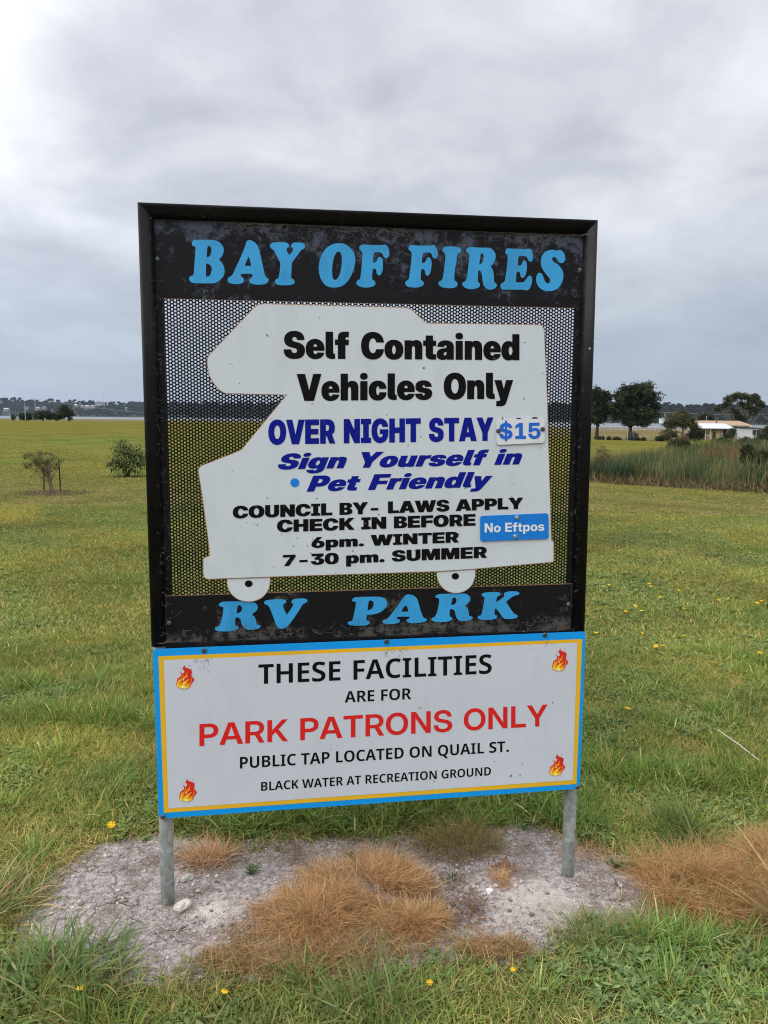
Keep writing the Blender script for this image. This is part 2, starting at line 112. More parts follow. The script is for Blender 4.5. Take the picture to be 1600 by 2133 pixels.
ROUND_LETTERS = [
('B','header',[[(-530.2,2061.4),(-482.1,2063),(-462.9,2058.3),(-451.3,2046),(-449,2033.3),(-452.9,2020.4),(-462.9,2007.3,1),(-453.4,1997),(-447.9,1980),(-449.7,1965),(-458.6,1951.9),(-473.9,1941.9),(-484.8,1939.5),(-536.3,1939.2),(-545.9,1943.2),(-550,1950.6),(-546.6,1958.1),(-539,1960.9),(-535.6,1969.1),(-532.7,2003.2),(-529.8,2032.9),(-530,2042.4),(-536,2043.7),(-539.5,2049.5),(-536.7,2058.1)],
[(-494.9,2043.5),(-488.9,2045.2),(-484.3,2038.6),(-485.5,2025.8),(-490.6,2016.1),(-498.2,2013.1,1)],
[(-499.7,1993.9),(-492.2,1994.1),(-484.8,1985.4),(-485.8,1971.5),(-491.8,1960.7),(-501.6,1958.3,1)]]),
('A','header',[[(-375.3,2065.9),(-363.4,2062.6),(-352.7,2053.4),(-346.4,2038.6),(-338.2,2002.4),(-331.1,1968.2),(-327.9,1962.3),(-321.3,1957.7),(-320.8,1951.3),(-327,1943.5),(-341.3,1939.9),(-361,1939.8),(-374,1944.5),(-376.5,1951.9),(-372.7,1957.4),(-367.2,1961.9),(-368.2,1968.3),(-373.6,1969.9),(-395.4,1969.3),(-400.2,1967.4),(-401,1963.1),(-394.5,1957.9),(-392,1950.5),(-397,1942.8),(-409,1939.3),(-426.3,1939.9),(-437.1,1945),(-439.6,1951.4),(-434.7,1959),(-425.9,1964.6),(-416.9,1983),(-398.9,2019.9),(-386.4,2050.2),(-383,2060.9)],
[(-377.2,2019.5,1),(-372.4,2003.6),(-370.6,1992.9,1),(-388.9,1992,1),(-383.9,2005.4)]]),
('Y','header',[[(-304.6,2061.3),(-278.3,2063.2),(-265.2,2061.5),(-259.3,2055.3),(-260.9,2048.8),(-266.5,2044.3),(-264.4,2035.8),(-258.5,2026.3,1),(-251.2,2035.1),(-247.3,2044.9),(-251.7,2050.1),(-252.1,2056.6),(-246.5,2062.1),(-232.2,2064.1),(-217.8,2062),(-212.4,2054.6),(-214.7,2047),(-223.5,2042.4),(-234.7,2027),(-248.1,2009.4),(-251.1,2002.8),(-252.8,1981.2),(-253.5,1961.7),(-248.6,1958.6),(-243.6,1952.2),(-245.5,1945.6),(-255.5,1941),(-275.4,1939.4),(-295.2,1941.1),(-301.3,1947.4),(-299.4,1955.1),(-291.6,1960.2),(-288.6,1971.5),(-285.7,1995.4),(-286.7,2006.1),(-294.2,2020.9),(-303.8,2038.9),(-311.4,2044),(-315.3,2050.3),(-312.3,2057.9)]]),
('O','header',[[(-114.1,2065.7),(-94,2063.8),(-76.1,2051.3),(-64.9,2032.1),(-63.1,2012.6),(-69.5,1986.3),(-83,1959.7),(-101.1,1942.8),(-123.6,1936.8),(-146,1939.5),(-161.6,1953.2),(-170.4,1974.8),(-171.8,1998.6),(-165.6,2024.8),(-152.1,2046.8),(-134.2,2060.3)],
[(-113.1,2041.5),(-106.4,2037.4),(-103.1,2024.5),(-104.3,2000.5),(-108.8,1978.6),(-115.6,1964.3),(-123.5,1959),(-129.8,1962.8),(-132.4,1980.2),(-131.1,2001.9),(-126.6,2023.8),(-119.8,2037)]]),
('F','header',[[(-42.4,2063.7),(-10.8,2063.8),(20.9,2064.8),(27.7,2066.1),(35.6,2058.1),(39.5,2044),(37.3,2031.9),(31.2,2026.3),(23.2,2030.4),(17.5,2040.1),(9.6,2043.1),(-4,2042.3),(-7.4,2038.2),(-10.1,2016.3),(-8.5,2013.1),(-1.7,2014.4),(2.8,2021.1),(6.2,2027.7),(11.9,2029.7),(18.7,2023.7),(20.6,2008.5),(18.8,1988.7),(13.1,1977.6),(7.5,1975.7),(1.8,1981.7),(0.2,1991.5),(-3.9,1994.2),(-9.6,1993.4),(-11.2,1983.5),(-11.8,1963.7),(-6.1,1959.9),(-2,1953),(-7.2,1944.1),(-26.5,1939.2),(-46.9,1940.9),(-58.2,1947.2),(-59.4,1953.7),(-54.8,1960.4),(-49.2,1963.2),(-45.8,1982.5),(-42.4,2017.6),(-41.3,2039.4),(-44.6,2044.7),(-49.6,2048.9),(-50.9,2056.5)]]),
('F','header',[[(108.1,2067.2),(131.2,2066.4),(164.3,2067.5),(175.1,2069.4),(182.6,2060.9),(188.1,2047.6),(185.4,2034.1),(178,2029.1),(172.1,2034.5),(167.9,2043.8),(161.2,2047.1),(144.6,2045.5),(141.7,2041.5),(139.1,2019.2),(140.7,2016.1),(148.2,2017.9),(152.3,2025.9),(157.2,2032.4),(163,2032.6),(167.7,2024.8),(169,2010.5),(166.7,1993),(161,1980.9),(155.2,1979.1),(150.2,1983.8),(148.1,1994.1),(143.4,1997.4),(137.6,1996.1),(136.5,1985.8),(136.2,1966.7),(141.2,1962.8),(145.9,1957.4),(142.2,1949.3),(128.9,1943.8),(110.7,1942.9),(94.9,1945.7),(88.7,1954.3),(91.5,1961.5),(98.1,1965.7),(101.3,1978.5),(105.2,2007.1),(107.5,2032.5),(106.6,2046.7),(101.6,2050.5),(98,2056.7),(100.7,2063.9)]]),
('I','header',[[(214.2,2066.3),(230.9,2066.9),(247.6,2066.1),(257.7,2061.7),(259.8,2055.4),(256.2,2048.9),(248.7,2045.5),(245.7,2023.9),(241,1996.6),(240.2,1967.8),(244.8,1964.7),(249.6,1958.4),(247.5,1949.6),(239.2,1945.3),(225.8,1943.4),(209,1944.6),(195.5,1949),(190.4,1956.9),(192.9,1962.6),(201.2,1967.6),(205.2,1981.3),(209,2010.1),(210.9,2032.4),(210.3,2045.1),(204.4,2049.7),(202.3,2056),(205.1,2063.2)]]),
('R','header',[[(287.8,2067),(318.5,2066.4),(346.6,2066.7),(359,2060.5),(367.3,2047.4),(366.1,2031.4),(359.8,2018.7),(353,2010.8,1),(360.2,2000.1),(363.3,1983.1),(364.6,1966),(369.8,1962.6),(373.7,1956.4),(368.8,1947.3),(356.5,1942.7),(343.3,1944),(332.5,1953.6),(327.7,1971.4),(324.3,1990.9),(319.7,1997.6),(314.3,1997.1),(313.6,1986),(313.1,1966.6),(317.3,1962.7),(320.4,1956.2),(316.8,1948.9),(303.3,1943.7),(288.1,1942.5),(272.8,1946.9),(264.8,1955.6),(266.7,1962.1),(274.3,1966.4),(279.9,1983.3),(283.4,2015.4),(285.3,2039.4),(284,2046.6),(278,2051.9),(275.3,2057.4),(279.5,2064)],
[(321.8,2048.5),(327.8,2047.9),(330.4,2040.8),(328.9,2029.5),(323.8,2019.8),(316.4,2016.4,1)]]),
('E','header',[[(405.1,2066.7),(431.6,2066.3),(463.9,2066.1),(475.3,2067.7),(482.1,2059.8),(485.3,2047.4),(483.8,2033),(477.2,2029.2),(470.4,2034.4),(466.4,2042.4),(456.8,2045.7),(442.5,2045.2),(439.8,2041.6),(438.3,2021),(440.3,2017.4),(447.9,2017.6),(451.6,2024.9),(455.2,2031.3),(460.9,2032.4),(465.8,2025.3),(467.1,2011),(464.7,1993),(459.2,1982.9),(452.6,1980.1),(447.7,1985.3),(445.6,1995.2),(440.8,1998.1),(435.1,1995.8),(434.1,1981.4),(433.8,1967.9),(437.7,1966.2),(456.7,1967.6),(464.2,1975),(471.6,1985.1),(479.2,1987.6),(484.1,1980.9),(483.9,1966.5),(478.2,1950.1),(468.8,1943.2),(453.4,1944.9),(422.9,1944.5),(392.5,1943.8),(385.7,1949.6),(384.7,1956.7),(389.3,1963.1),(396.8,1967.8),(400.2,1982.3),(403.5,2009.2),(405.7,2037.9),(404.5,2047.7),(398.8,2051.9),(397.7,2058.1),(400.4,2064.4)]]),
('S','header',[[(546.1,2067.2),(561.5,2065),(571,2067.6),(581.8,2062),(588.4,2048.7),(587.4,2036.1),(579.9,2028.3),(570.2,2030.2),(563.2,2039),(556.3,2045.6),(549.6,2044.9),(547.4,2038.5),(552.9,2030.6),(566.6,2022.8),(579.5,2008.8),(584.8,1992.6),(581.6,1972.6),(570.5,1954.2),(553.4,1944.7),(532.2,1942.7),(512.8,1949.1),(500.9,1963.3),(497.6,1979.5),(501.1,1993.1),(509.6,1996.9),(517.4,1990.8),(523.6,1976.5),(529.6,1967.7),(537.3,1966),(542.6,1971.6),(540.8,1980.6),(532.8,1989.4),(520.9,2003.5),(512.9,2017.7),(510.9,2033.8),(515.8,2050.1),(527,2062.1)]]),
('R','footer',[[(-473.4,987.5),(-431.4,987.6),(-385.9,985.4),(-372.3,979.6),(-366.7,967.7),(-371.5,956),(-385.4,946.2,1),(-376.4,936),(-372,921.6),(-370.5,913.2),(-361.8,911.3),(-359.1,906.9),(-366.6,900),(-382.7,896.9),(-398.8,897.4),(-410.1,903.7),(-416.7,915.8),(-419.9,930.1),(-426.7,936.2),(-434.6,936.5),(-436.5,923.5),(-436.2,911.7),(-429.4,909.1),(-426.8,904.3),(-433.1,897.3),(-449.1,894.3),(-474.1,894.4),(-492.2,896.8),(-497.7,902.9),(-495.4,908.8),(-486.2,910.8),(-479.2,924.8),(-473,950.6),(-471.5,969.4),(-475.9,972.3),(-483.3,974.9),(-483.7,981.5)],
[(-427.1,974),(-419.1,974.5),(-414.7,967.8),(-416,958.4),(-423,951.5),(-431.6,950.6,1)]]),
('V','footer',[[(-333.2,989.9),(-307.9,990.9),(-287.1,989.7),(-279.1,985.4),(-281.5,978.4),(-289.2,973.8),(-286.3,959.5),(-278,940.9,1),(-266.7,956.6),(-257.7,971.8),(-259.5,975.4),(-263.4,981.5),(-259.4,988.5),(-247.8,991.3),(-226.9,991.7),(-215.3,988),(-214.2,982.5),(-220.1,977.2),(-228.2,973.4),(-238.8,955.8),(-255.3,931.2),(-271.8,909),(-283.5,899.8),(-295.1,896.8),(-304.4,900),(-311.2,910.2),(-320.1,936.7),(-329,960.7),(-335.7,972.3),(-344.8,976.5),(-347,981.3),(-343.5,987.1)]]),
('P','footer',[[(-60.1,991.4),(-24.6,991.7),(8.7,990.8),(27.8,985),(37.4,970.3),(32.6,955.9),(18.3,943),(-0.7,935.6),(-28.1,933,1),(-29.3,916.6),(-23.3,914),(-17.9,908.5),(-23.3,902.3),(-38.8,899.4),(-62.6,899.9),(-83.9,903.7),(-88.1,909.9),(-85.1,913.4),(-74.4,916.7),(-69.6,932.3),(-63.7,961),(-63,976.6),(-71.9,978),(-74.8,982.4),(-69.6,988.8)],
[(-21,977.9),(-11.5,978.3),(-6.3,971.5),(-7.9,959.4),(-15.1,951.2),(-25.8,948.4,1)]]),
('A','footer',[[(99.6,995.7),(116.4,993.6),(128.5,986),(135.9,972.5),(143.3,945.6),(152,922.1),(155.7,918.4),(164.2,914.5),(164.2,909.6),(155.8,905.7),(134,902.4),(112.2,903.1),(100.1,907.8),(99.4,913.9),(106.1,917.4),(109.7,921),(106,924),(73.5,924.4),(67.5,922.2),(68.7,918.5),(77.2,914.6),(77.2,908.5),(66.4,902.8),(44.8,901.5),(28,903.9),(22,910.2),(25.6,914.9),(36.4,918.3),(51.9,936),(73.3,964.5),(87.6,985.9)],
[(97.8,961.4,1),(102.2,951.6),(105.4,940.5,1),(81.9,940.5,1),(90.2,955.5)]]),
('R','footer',[[(201.8,994),(236.5,995.2),(283.8,994.4),(298.3,988.9),(305.6,978.4),(302.7,967.2),(287.9,954.2,1),(296.9,944.7),(301.2,930.1),(303,920.8),(310.7,918.5),(313.9,914.3),(307.8,908.2),(291.3,904.2),(276.8,904.6),(266.4,909.5),(259.1,921),(255.8,935.6),(250.5,942.9),(241.3,944.2),(238.7,934),(239.5,920.6),(244.7,917.3),(247.9,912.1),(242.8,907.1),(225.4,903.5),(202.8,903.6),(184.4,907.2),(179.6,913.1),(183.2,918.1),(190.3,921),(197.3,935.2),(203.2,963.7),(203.6,978),(199.9,981.2),(191.7,984.9),(193.7,990.5)],
[(248,980.5),(256.2,981.1),(260.4,974.5),(258.5,965.3),(252.4,959.3),(242.8,958.1,1)]]),
('K','footer',[[(353.9,995.7),(374.7,996.6),(395.5,995.7),(403.9,991.3),(401.9,985.2),(394.1,981.3),(391.8,973.1),(390.9,963.2,1),(404.3,971.7),(417.6,982.7),(415.4,986.9),(419.5,994),(433,997.2),(453.9,997.3),(465.5,993.9),(465.7,986.7),(454.2,983.5),(441.8,978),(423.2,963.6,1),(434.1,947.1),(450.3,924.8),(462,918.2),(462.5,912),(453.8,908.1),(434.9,906.5),(420.2,908),(412.8,913.4),(403.1,927.2),(389.2,943.6,1),(386.2,936),(386.1,923.6),(391.8,920.3),(394.6,916.1),(392,909.9),(376.4,906.2),(355.6,905.8),(336.8,908.4),(330.5,913.8),(332.9,918.9),(341.7,922.8),(345.6,937.1),(350.4,961.8),(352.2,978.2),(349,981.4),(343.3,985.7),(343.6,991.8)]]),
]
TEXT_LINES = [
('Self Contained','heavy','cut','black',[(-278.6,1725.2),(447.9,1730.1),(-277.7,1805.4),(446,1809.1)],0,1.35),
('Vehicles Only','heavy','cut','black',[(-241.3,1599.8),(430.5,1611.3),(-240.5,1679.9),(428.7,1691.7)],0,1.35),
('OVER NIGHT STAY','heavy','cut','navy',[(-327.5,1468.6),(369.9,1480.8),(-326.5,1542.6),(368.5,1553.3)],0,1.2),
('Sign Yourself in','heavy','cut','navy',[(-304.6,1393.2),(453.8,1406.6),(-304,1441.1),(452.7,1454.9)],0.42,1.3),
('Pet Friendly','heavy','cut','navy',[(-213.8,1325.3),(355.7,1335.9),(-213.4,1373.8),(354.8,1384.3)],0.42,1.3),
('COUNCIL BY- LAWS APPLY','heavy','cut','black',[(-437.1,1245.3),(471.3,1265.5),(-436.4,1283.4),(470.4,1301.5)],0,1.1),
('CHECK IN BEFORE','heavy','cut','black',[(-305,1201.4),(316.8,1213.5),(-304.5,1239.3),(316.2,1250.7)],0,1.1),
('6pm. WINTER','heavy','cut','black',[(-200.5,1150.7),(264,1160.7),(-200.2,1184.3),(263.5,1195.4)],0,1.1),
('7-30 pm. SUMMER','heavy','cut','black',[(-288.2,1096.2),(356.2,1109.9),(-287.8,1130.6),(355.6,1146.4)],0,1.1),
('$15','black','price','blue',[(387,1485.9),(520.6,1487.5),(386,1535.1),(519.2,1537.8)],0,1),
('No Eftpos','black','eft','white',[(345.4,1191.4),(541.4,1194.2),(344.9,1220.8),(540.6,1223.6)],0,1),
('THESE FACILITIES','human','board','black',[(-367.3,732.8),(371.9,737.5),(-366.4,794.6),(370.7,800.4)],0,1.2),
('ARE FOR','human','board','black',[(-100.7,661.9),(111.1,663.6),(-100.6,697.8),(110.9,699.8)],0,1),
('PARK PATRONS ONLY','bold','board','red',[(-549.9,542.3),(562.9,553.8),(-548.2,613),(561,626.1)],0,1.1),
('PUBLIC TAP LOCATED ON QUAIL ST.','human','board','black',[(-428.1,463.3),(434.8,472.5),(-427.5,500.7),(434,508.4)],0,1),
('BLACK WATER AT RECREATION GROUND','human','board','black',[(-364.2,386.6),(376,395.4),(-363.8,415.3),(375.5,424)],0,1),
]
CUTOUT = [(-352.8,1877.6),(-337.3,1882.9),(-35,1881.3),(87.7,1881.1),(102.1,1877.5),(111.3,1871.7),(150.9,1838.4),(161.9,1835.6),(497.5,1838.3),(514.5,1836.6),(522.5,1829.5),(525,1813.9),(540.4,1611.2),(547.9,1470),(566.7,1160.5),(571.7,1159.3),(574.2,1155.5),(576,1092.5),(542.4,1090.1),(316.6,1075.1),(186.3,1069.5),(-325.7,1064),(-462.1,1062.1),(-513.8,1060.8),(-525.2,1065.5),(-528.1,1077.4),(-526.7,1123.2),(-521,1126.7),(-508,1130.6),(-507.6,1147.9),(-514.6,1221.5),(-525.7,1317.7),(-535.1,1389.9),(-533.6,1398.5),(-523.7,1405.7),(-408,1451.4),(-268.4,1619.3),(-272.7,1618.1),(-451.2,1621.3),(-468.5,1629.9),(-485.5,1651.7),(-498.1,1675.8),(-501.8,1704.7),(-501.4,1721.6),(-494.9,1732.7),(-364.1,1869.8)]
WHEEL_A = [(-329.2,1074.6),(-328,1056.5),(-328.7,1044),(-330.5,1034.1),(-333.4,1025.3),(-337.3,1017.3),(-342.2,1010.2),(-347.9,1004),(-354.4,998.8),(-361.6,994.4),(-369.3,991.1),(-377.4,988.7),(-385.8,987.4),(-394.3,987.1),(-402.8,987.8),(-411.1,989.6),(-419.1,992.4),(-426.7,996.1),(-433.6,1000.8),(-439.9,1006.4),(-445.4,1012.9),(-449.9,1020.1),(-453.5,1028.2),(-456.1,1037.1),(-457.5,1047),(-457.8,1059.5),(-456.1,1077.3)]
WHEEL_B = [(316.9,1085.3),(318.8,1066.7),(318.5,1054.2),(317,1044.4),(314.6,1035.7),(311.1,1027.8),(306.7,1020.8),(301.4,1014.6),(295.3,1009.4),(288.6,1005.1),(281.4,1001.7),(273.7,999.4),(265.7,998),(257.6,997.7),(249.5,998.4),(241.5,1000.2),(233.8,1002.9),(226.5,1006.6),(219.7,1011.2),(213.6,1016.8),(208.2,1023.1),(203.6,1030.3),(199.9,1038.3),(197.2,1047.1),(195.6,1056.9),(194.9,1069.3),(196.2,1087.8)]
HUBS = [(-393,1043.1),(254.6,1051.8)]
BULLET = [(-249.2,1353)]
HEADER = [(-644.4,2113.6),(649.3,2112.2),(648.2,1895),(-644.1,1895.1)]
FOOTER = [(-640.6,1008.8),(642.2,1016.2),(644.7,867.6),(-644.8,858.4)]
PRICE = [(376.5,1545.5),(532.2,1550.6),(535,1474.8),(378.5,1467.5)]
EFTPOS = [(330.8,1244.2),(553.2,1250.5),(556.4,1168.4),(332.5,1163.4)]
PRICE_SCREWS = [(384,1511.3),(526.5,1517.2)]
EFT_SCREWS = [(450.1,1237.9),(445.9,1177.9)]
HEADER_SCREWS = [(-638.2,2004.8),(637.1,2009.9)]
FOOTER_SCREWS = [(-635.2,926.5),(632.8,950.5)]
BOARD = [(-681.1,852.7),(683.4,864.1),(680.8,330.4),(-678.2,314.3)]
BOARD_GOLD = [(-664.8,830.9),(672.3,840.5),(668.6,347.8),(-662.4,332.8)]
BOARD_WHITE = [(-648.7,818.7),(655.6,829.2),(654.9,362.6),(-648.4,346.4)]
BOARD_SCREWS = [(-529.4,844.4),(31.1,854),(545.9,858.2),(-665.1,319.7),(673,336.5)]
FLAME_AT = [(-588.9,764.7),(598.1,775.1),(-589.6,403.3),(598.8,419)]
OLD_MARKS = [(398.3,1551.8),(449.9,1551.2),(502.4,1554.2)]
MESH_AREA = [(-627.7,1897.8),(627.4,1896.6),(626.1,1014),(-622,1009.2)]
FRAME_IN = [(-645.5,2119.7),(651.8,2117),(660.2,858.3),(-647.4,859.8)]
RV_TOPS = [(-463.4,993.9)]
F_PX = 1605.33758
PITCH = 0.12147
ROLL = 0.00964
SX = -0.01526
SY = 2.35045
YAW = 0.12939
W = 1.37793
ZT = 2.16002
ZB = 0.85683
TILT = -0.00530
LEAN = 0.01052


# ------------------------------------------------------------------ camera, sky, sun, exposure
EYE = 1.55
_sp, _cp, _sr, _cr = math.sin(PITCH), math.cos(PITCH), math.sin(ROLL), math.cos(ROLL)
_r, _u, _f = Vector((1, 0, 0)), Vector((0, _sp, _cp)), Vector((0, _cp, -_sp))
_right, _up = _cr * _r + _sr * _u, -_sr * _r + _cr * _u
cam = bpy.data.cameras.new('camera')
cam.sensor_fit = 'HORIZONTAL'
cam.sensor_width = 36.0
cam.lens = 36.0 * F_PX / 1600.0
cam.clip_start, cam.clip_end = 0.05, 20000.0
cam_ob = bpy.data.objects.new('camera', cam)
col.objects.link(cam_ob)
m = Matrix((_right, _up, -_f)).transposed().to_4x4()
m.translation = (0, 0, EYE)
cam_ob.matrix_world = m
scene.camera = cam_ob

SUN_DIR = Vector((-0.62, -0.50, 0.85)).normalized()        # towards the sun, above the cloud
SUN_EL = math.asin(SUN_DIR.z)
SUN_ROT = math.atan2(SUN_DIR.x, SUN_DIR.y)
sun = bpy.data.lights.new('sun', 'SUN')
sun.energy = 1.5
sun.angle = math.radians(45)
sun.color = (1.0, 0.97, 0.92)
sun_ob = bpy.data.objects.new('sun', sun)
col.objects.link(sun_ob)
sun_ob.rotation_euler = SUN_DIR.to_track_quat('Z', 'Y').to_euler()

world = bpy.data.worlds.new('World')
scene.world = world
world.use_nodes = True
wt = world.node_tree
wn, wl = wt.nodes, wt.links
wn.clear()

def wnode(t, **kw):
    n = wn.new(t)
    for k, v in kw.items():
        setattr(n, k, v)
    return n

def wmath(op, a, b=None, clamp=False):
    n = wnode('ShaderNodeMath', operation=op, use_clamp=clamp)
    for i, v in enumerate((a, b)):
        if v is None:
            continue
        if isinstance(v, (int, float)):
            n.inputs[i].default_value = v
        else:
            wl.new(v, n.inputs[i])
    return n.outputs[0]

tc = wnode('ShaderNodeTexCoord')
sep = wnode('ShaderNodeSeparateXYZ'); wl.new(tc.outputs['Generated'], sep.inputs[0])
elev = wmath('MAXIMUM', sep.outputs[2], 0.0)
inv = wmath('DIVIDE', 1.0, wmath('ADD', elev, 0.30))
comb = wnode('ShaderNodeCombineXYZ')
wl.new(wmath('MULTIPLY', sep.outputs[0], inv), comb.inputs[0])
wl.new(wmath('MULTIPLY', sep.outputs[1], inv), comb.inputs[1])
def wnoise(scale, detail, rough, dist=0.0, off=(0, 0, 0)):
    mp = wnode('ShaderNodeMapping'); mp.inputs[1].default_value = off
    wl.new(comb.outputs[0], mp.inputs[0])
    n = wnode('ShaderNodeTexNoise'); n.inputs['Scale'].default_value = scale
    n.inputs['Detail'].default_value = detail; n.inputs['Roughness'].default_value = rough
    n.inputs['Distortion'].default_value = dist
    wl.new(mp.outputs[0], n.inputs['Vector'])
    return n.outputs[0]
n_big = wnoise(0.95, 4.0, 0.5, 0.35, (3.1, 0.4, 0))
n_mid = wnoise(3.0, 8.0, 0.55, 0.3, (0.2, 5.0, 2.0))
def wramp(fac, stops):
    r = wnode('ShaderNodeValToRGB')
    el = r.color_ramp.elements
    while len(el) < len(stops):
        el.new(0.5)
    for e, (p, c) in zip(el, stops):
        e.position = p
        e.color = c + (1,) if len(c) == 3 else (c[0],) * 3 + (1,)
    wl.new(fac, r.inputs[0])
    return r.outputs[0]
base = wramp(elev, [(0.0, (0.30, 0.35, 0.43)), (0.06, (0.315, 0.365, 0.44)), (0.15, (0.41, 0.44, 0.50)), (0.30, (0.545, 0.56, 0.60)), (0.45, (0.625, 0.635, 0.675)), (1.0, (1.75, 1.75, 1.79))])
cl = wmath('ADD', wmath('MULTIPLY', n_big, 0.52), wmath('MULTIPLY', n_mid, 0.48))
shade = wramp(cl, [(0.37, (0.70, 0.715, 0.75)), (0.455, (0.87, 0.88, 0.905)), (0.53, (1.06, 1.055, 1.045)), (0.63, (1.30, 1.28, 1.25))])
fade = wramp(elev, [(0.0, (0.15,)), (0.25, (1.0,))])
mixs = wnode('ShaderNodeMix', data_type='RGBA'); mixs.inputs[6].default_value = (1, 1, 1, 1)
wl.new(fade, mixs.inputs[0]); wl.new(shade, mixs.inputs[7])
mul = wnode('ShaderNodeMix', data_type='RGBA', blend_type='MULTIPLY'); mul.inputs[0].default_value = 1.0
wl.new(base, mul.inputs[6]); wl.new(mixs.outputs[2], mul.inputs[7])
# thinner cloud on the left, where the sun stands behind it
dot = wnode('ShaderNodeVectorMath', operation='DOT_PRODUCT')
wl.new(tc.outputs['Generated'], dot.inputs[0])
dot.inputs[1].default_value = Vector((-0.62, 0.75, 0.20)).normalized()
glow = wmath('MULTIPLY_ADD', wmath('POWER', wmath('MAXIMUM', dot.outputs['Value'], 0.0), 11.0), 0.26)
glow.node.inputs[2].default_value = 0.94
glowc = wnode('ShaderNodeVectorMath', operation='SCALE')
wl.new(mul.outputs[2], glowc.inputs[0]); wl.new(glow, glowc.inputs['Scale'])
bg_cloud = wnode('ShaderNodeBackground'); wl.new(glowc.outputs[0], bg_cloud.inputs[0])
bg_cloud.inputs[1].default_value = 1.0
skyt = wnode('ShaderNodeTexSky', sky_type='NISHITA', sun_disc=False)
skyt.sun_elevation = SUN_EL
skyt.sun_rotation = SUN_ROT
bg_sky = wnode('ShaderNodeBackground'); wl.new(skyt.outputs[0], bg_sky.inputs[0])
bg_sky.inputs[1].default_value = 0.1
mixw = wnode('ShaderNodeMixShader'); mixw.inputs[0].default_value = 0.93
wl.new(bg_sky.outputs[0], mixw.inputs[1]); wl.new(bg_cloud.outputs[0], mixw.inputs[2])
wo = wnode('ShaderNodeOutputWorld'); wl.new(mixw.outputs[0], wo.inputs[0])

vs = scene.view_settings
vs.view_transform = 'Standard'
vs.look = 'None'
vs.exposure = 0.5
vs.gamma = 1.0
vs.use_curve_mapping = False
scene.cycles.use_denoising = True
scene.cycles.denoising_prefilter = 'NONE'
scene.cycles.pixel_filter_type = 'BLACKMAN_HARRIS'
scene.cycles.filter_width = 1.1
scene.cycles.max_bounces = 8
scene.cycles.transparent_max_bounces = 8
scene.cycles.volume_bounces = 0

# ------------------------------------------------------------------ helpers: objects
def tag(o, label=None, cat=None, group=None, kind=None):
    if label: o['label'] = label
    if cat: o['category'] = cat
    if group: o['group'] = group
    if kind: o['kind'] = kind
    return o

def empty(name, loc=(0, 0, 0), rz=0.0):
    o = bpy.data.objects.new(name, None)
    o.empty_display_size = 0.1
    col.objects.link(o)
    o.location = loc
    o.rotation_euler = (0, 0, rz)
    return o

def link(name, me, mat=None, parent=None):
    o = bpy.data.objects.new(name, me)
    col.objects.link(o)
    if mat is not None:
        me.materials.clear()
        for mm in (mat if isinstance(mat, (list, tuple)) else [mat]):
            me.materials.append(mm)
    if parent is not None:
        o.parent = parent
    return o

def np_mesh(name, v, tris, cols=None, smooth=False):
    """mesh from numpy arrays: v (n,3), tris (k,3), cols (n,3) -> colour attribute 'tone'"""
    v = np.asarray(v, dtype=np.float32); tris = np.asarray(tris, dtype=np.int32)
    me = bpy.data.meshes.new(name)
    me.vertices.add(len(v)); me.vertices.foreach_set('co', v.ravel())
    me.loops.add(tris.size); me.loops.foreach_set('vertex_index', tris.ravel())
    me.polygons.add(len(tris))
    me.polygons.foreach_set('loop_start', np.arange(0, tris.size, 3, dtype=np.int32))
    me.polygons.foreach_set('loop_total', np.full(len(tris), 3, dtype=np.int32))
    if smooth:
        me.polygons.foreach_set('use_smooth', np.ones(len(tris), dtype=bool))
    if cols is not None:
        a = me.color_attributes.new('tone', 'FLOAT_COLOR', 'POINT')
        c = np.ones((len(v), 4), dtype=np.float32); c[:, :3] = cols
        a.data.foreach_set('color', c.ravel())
    me.update(calc_edges=True)
    return me

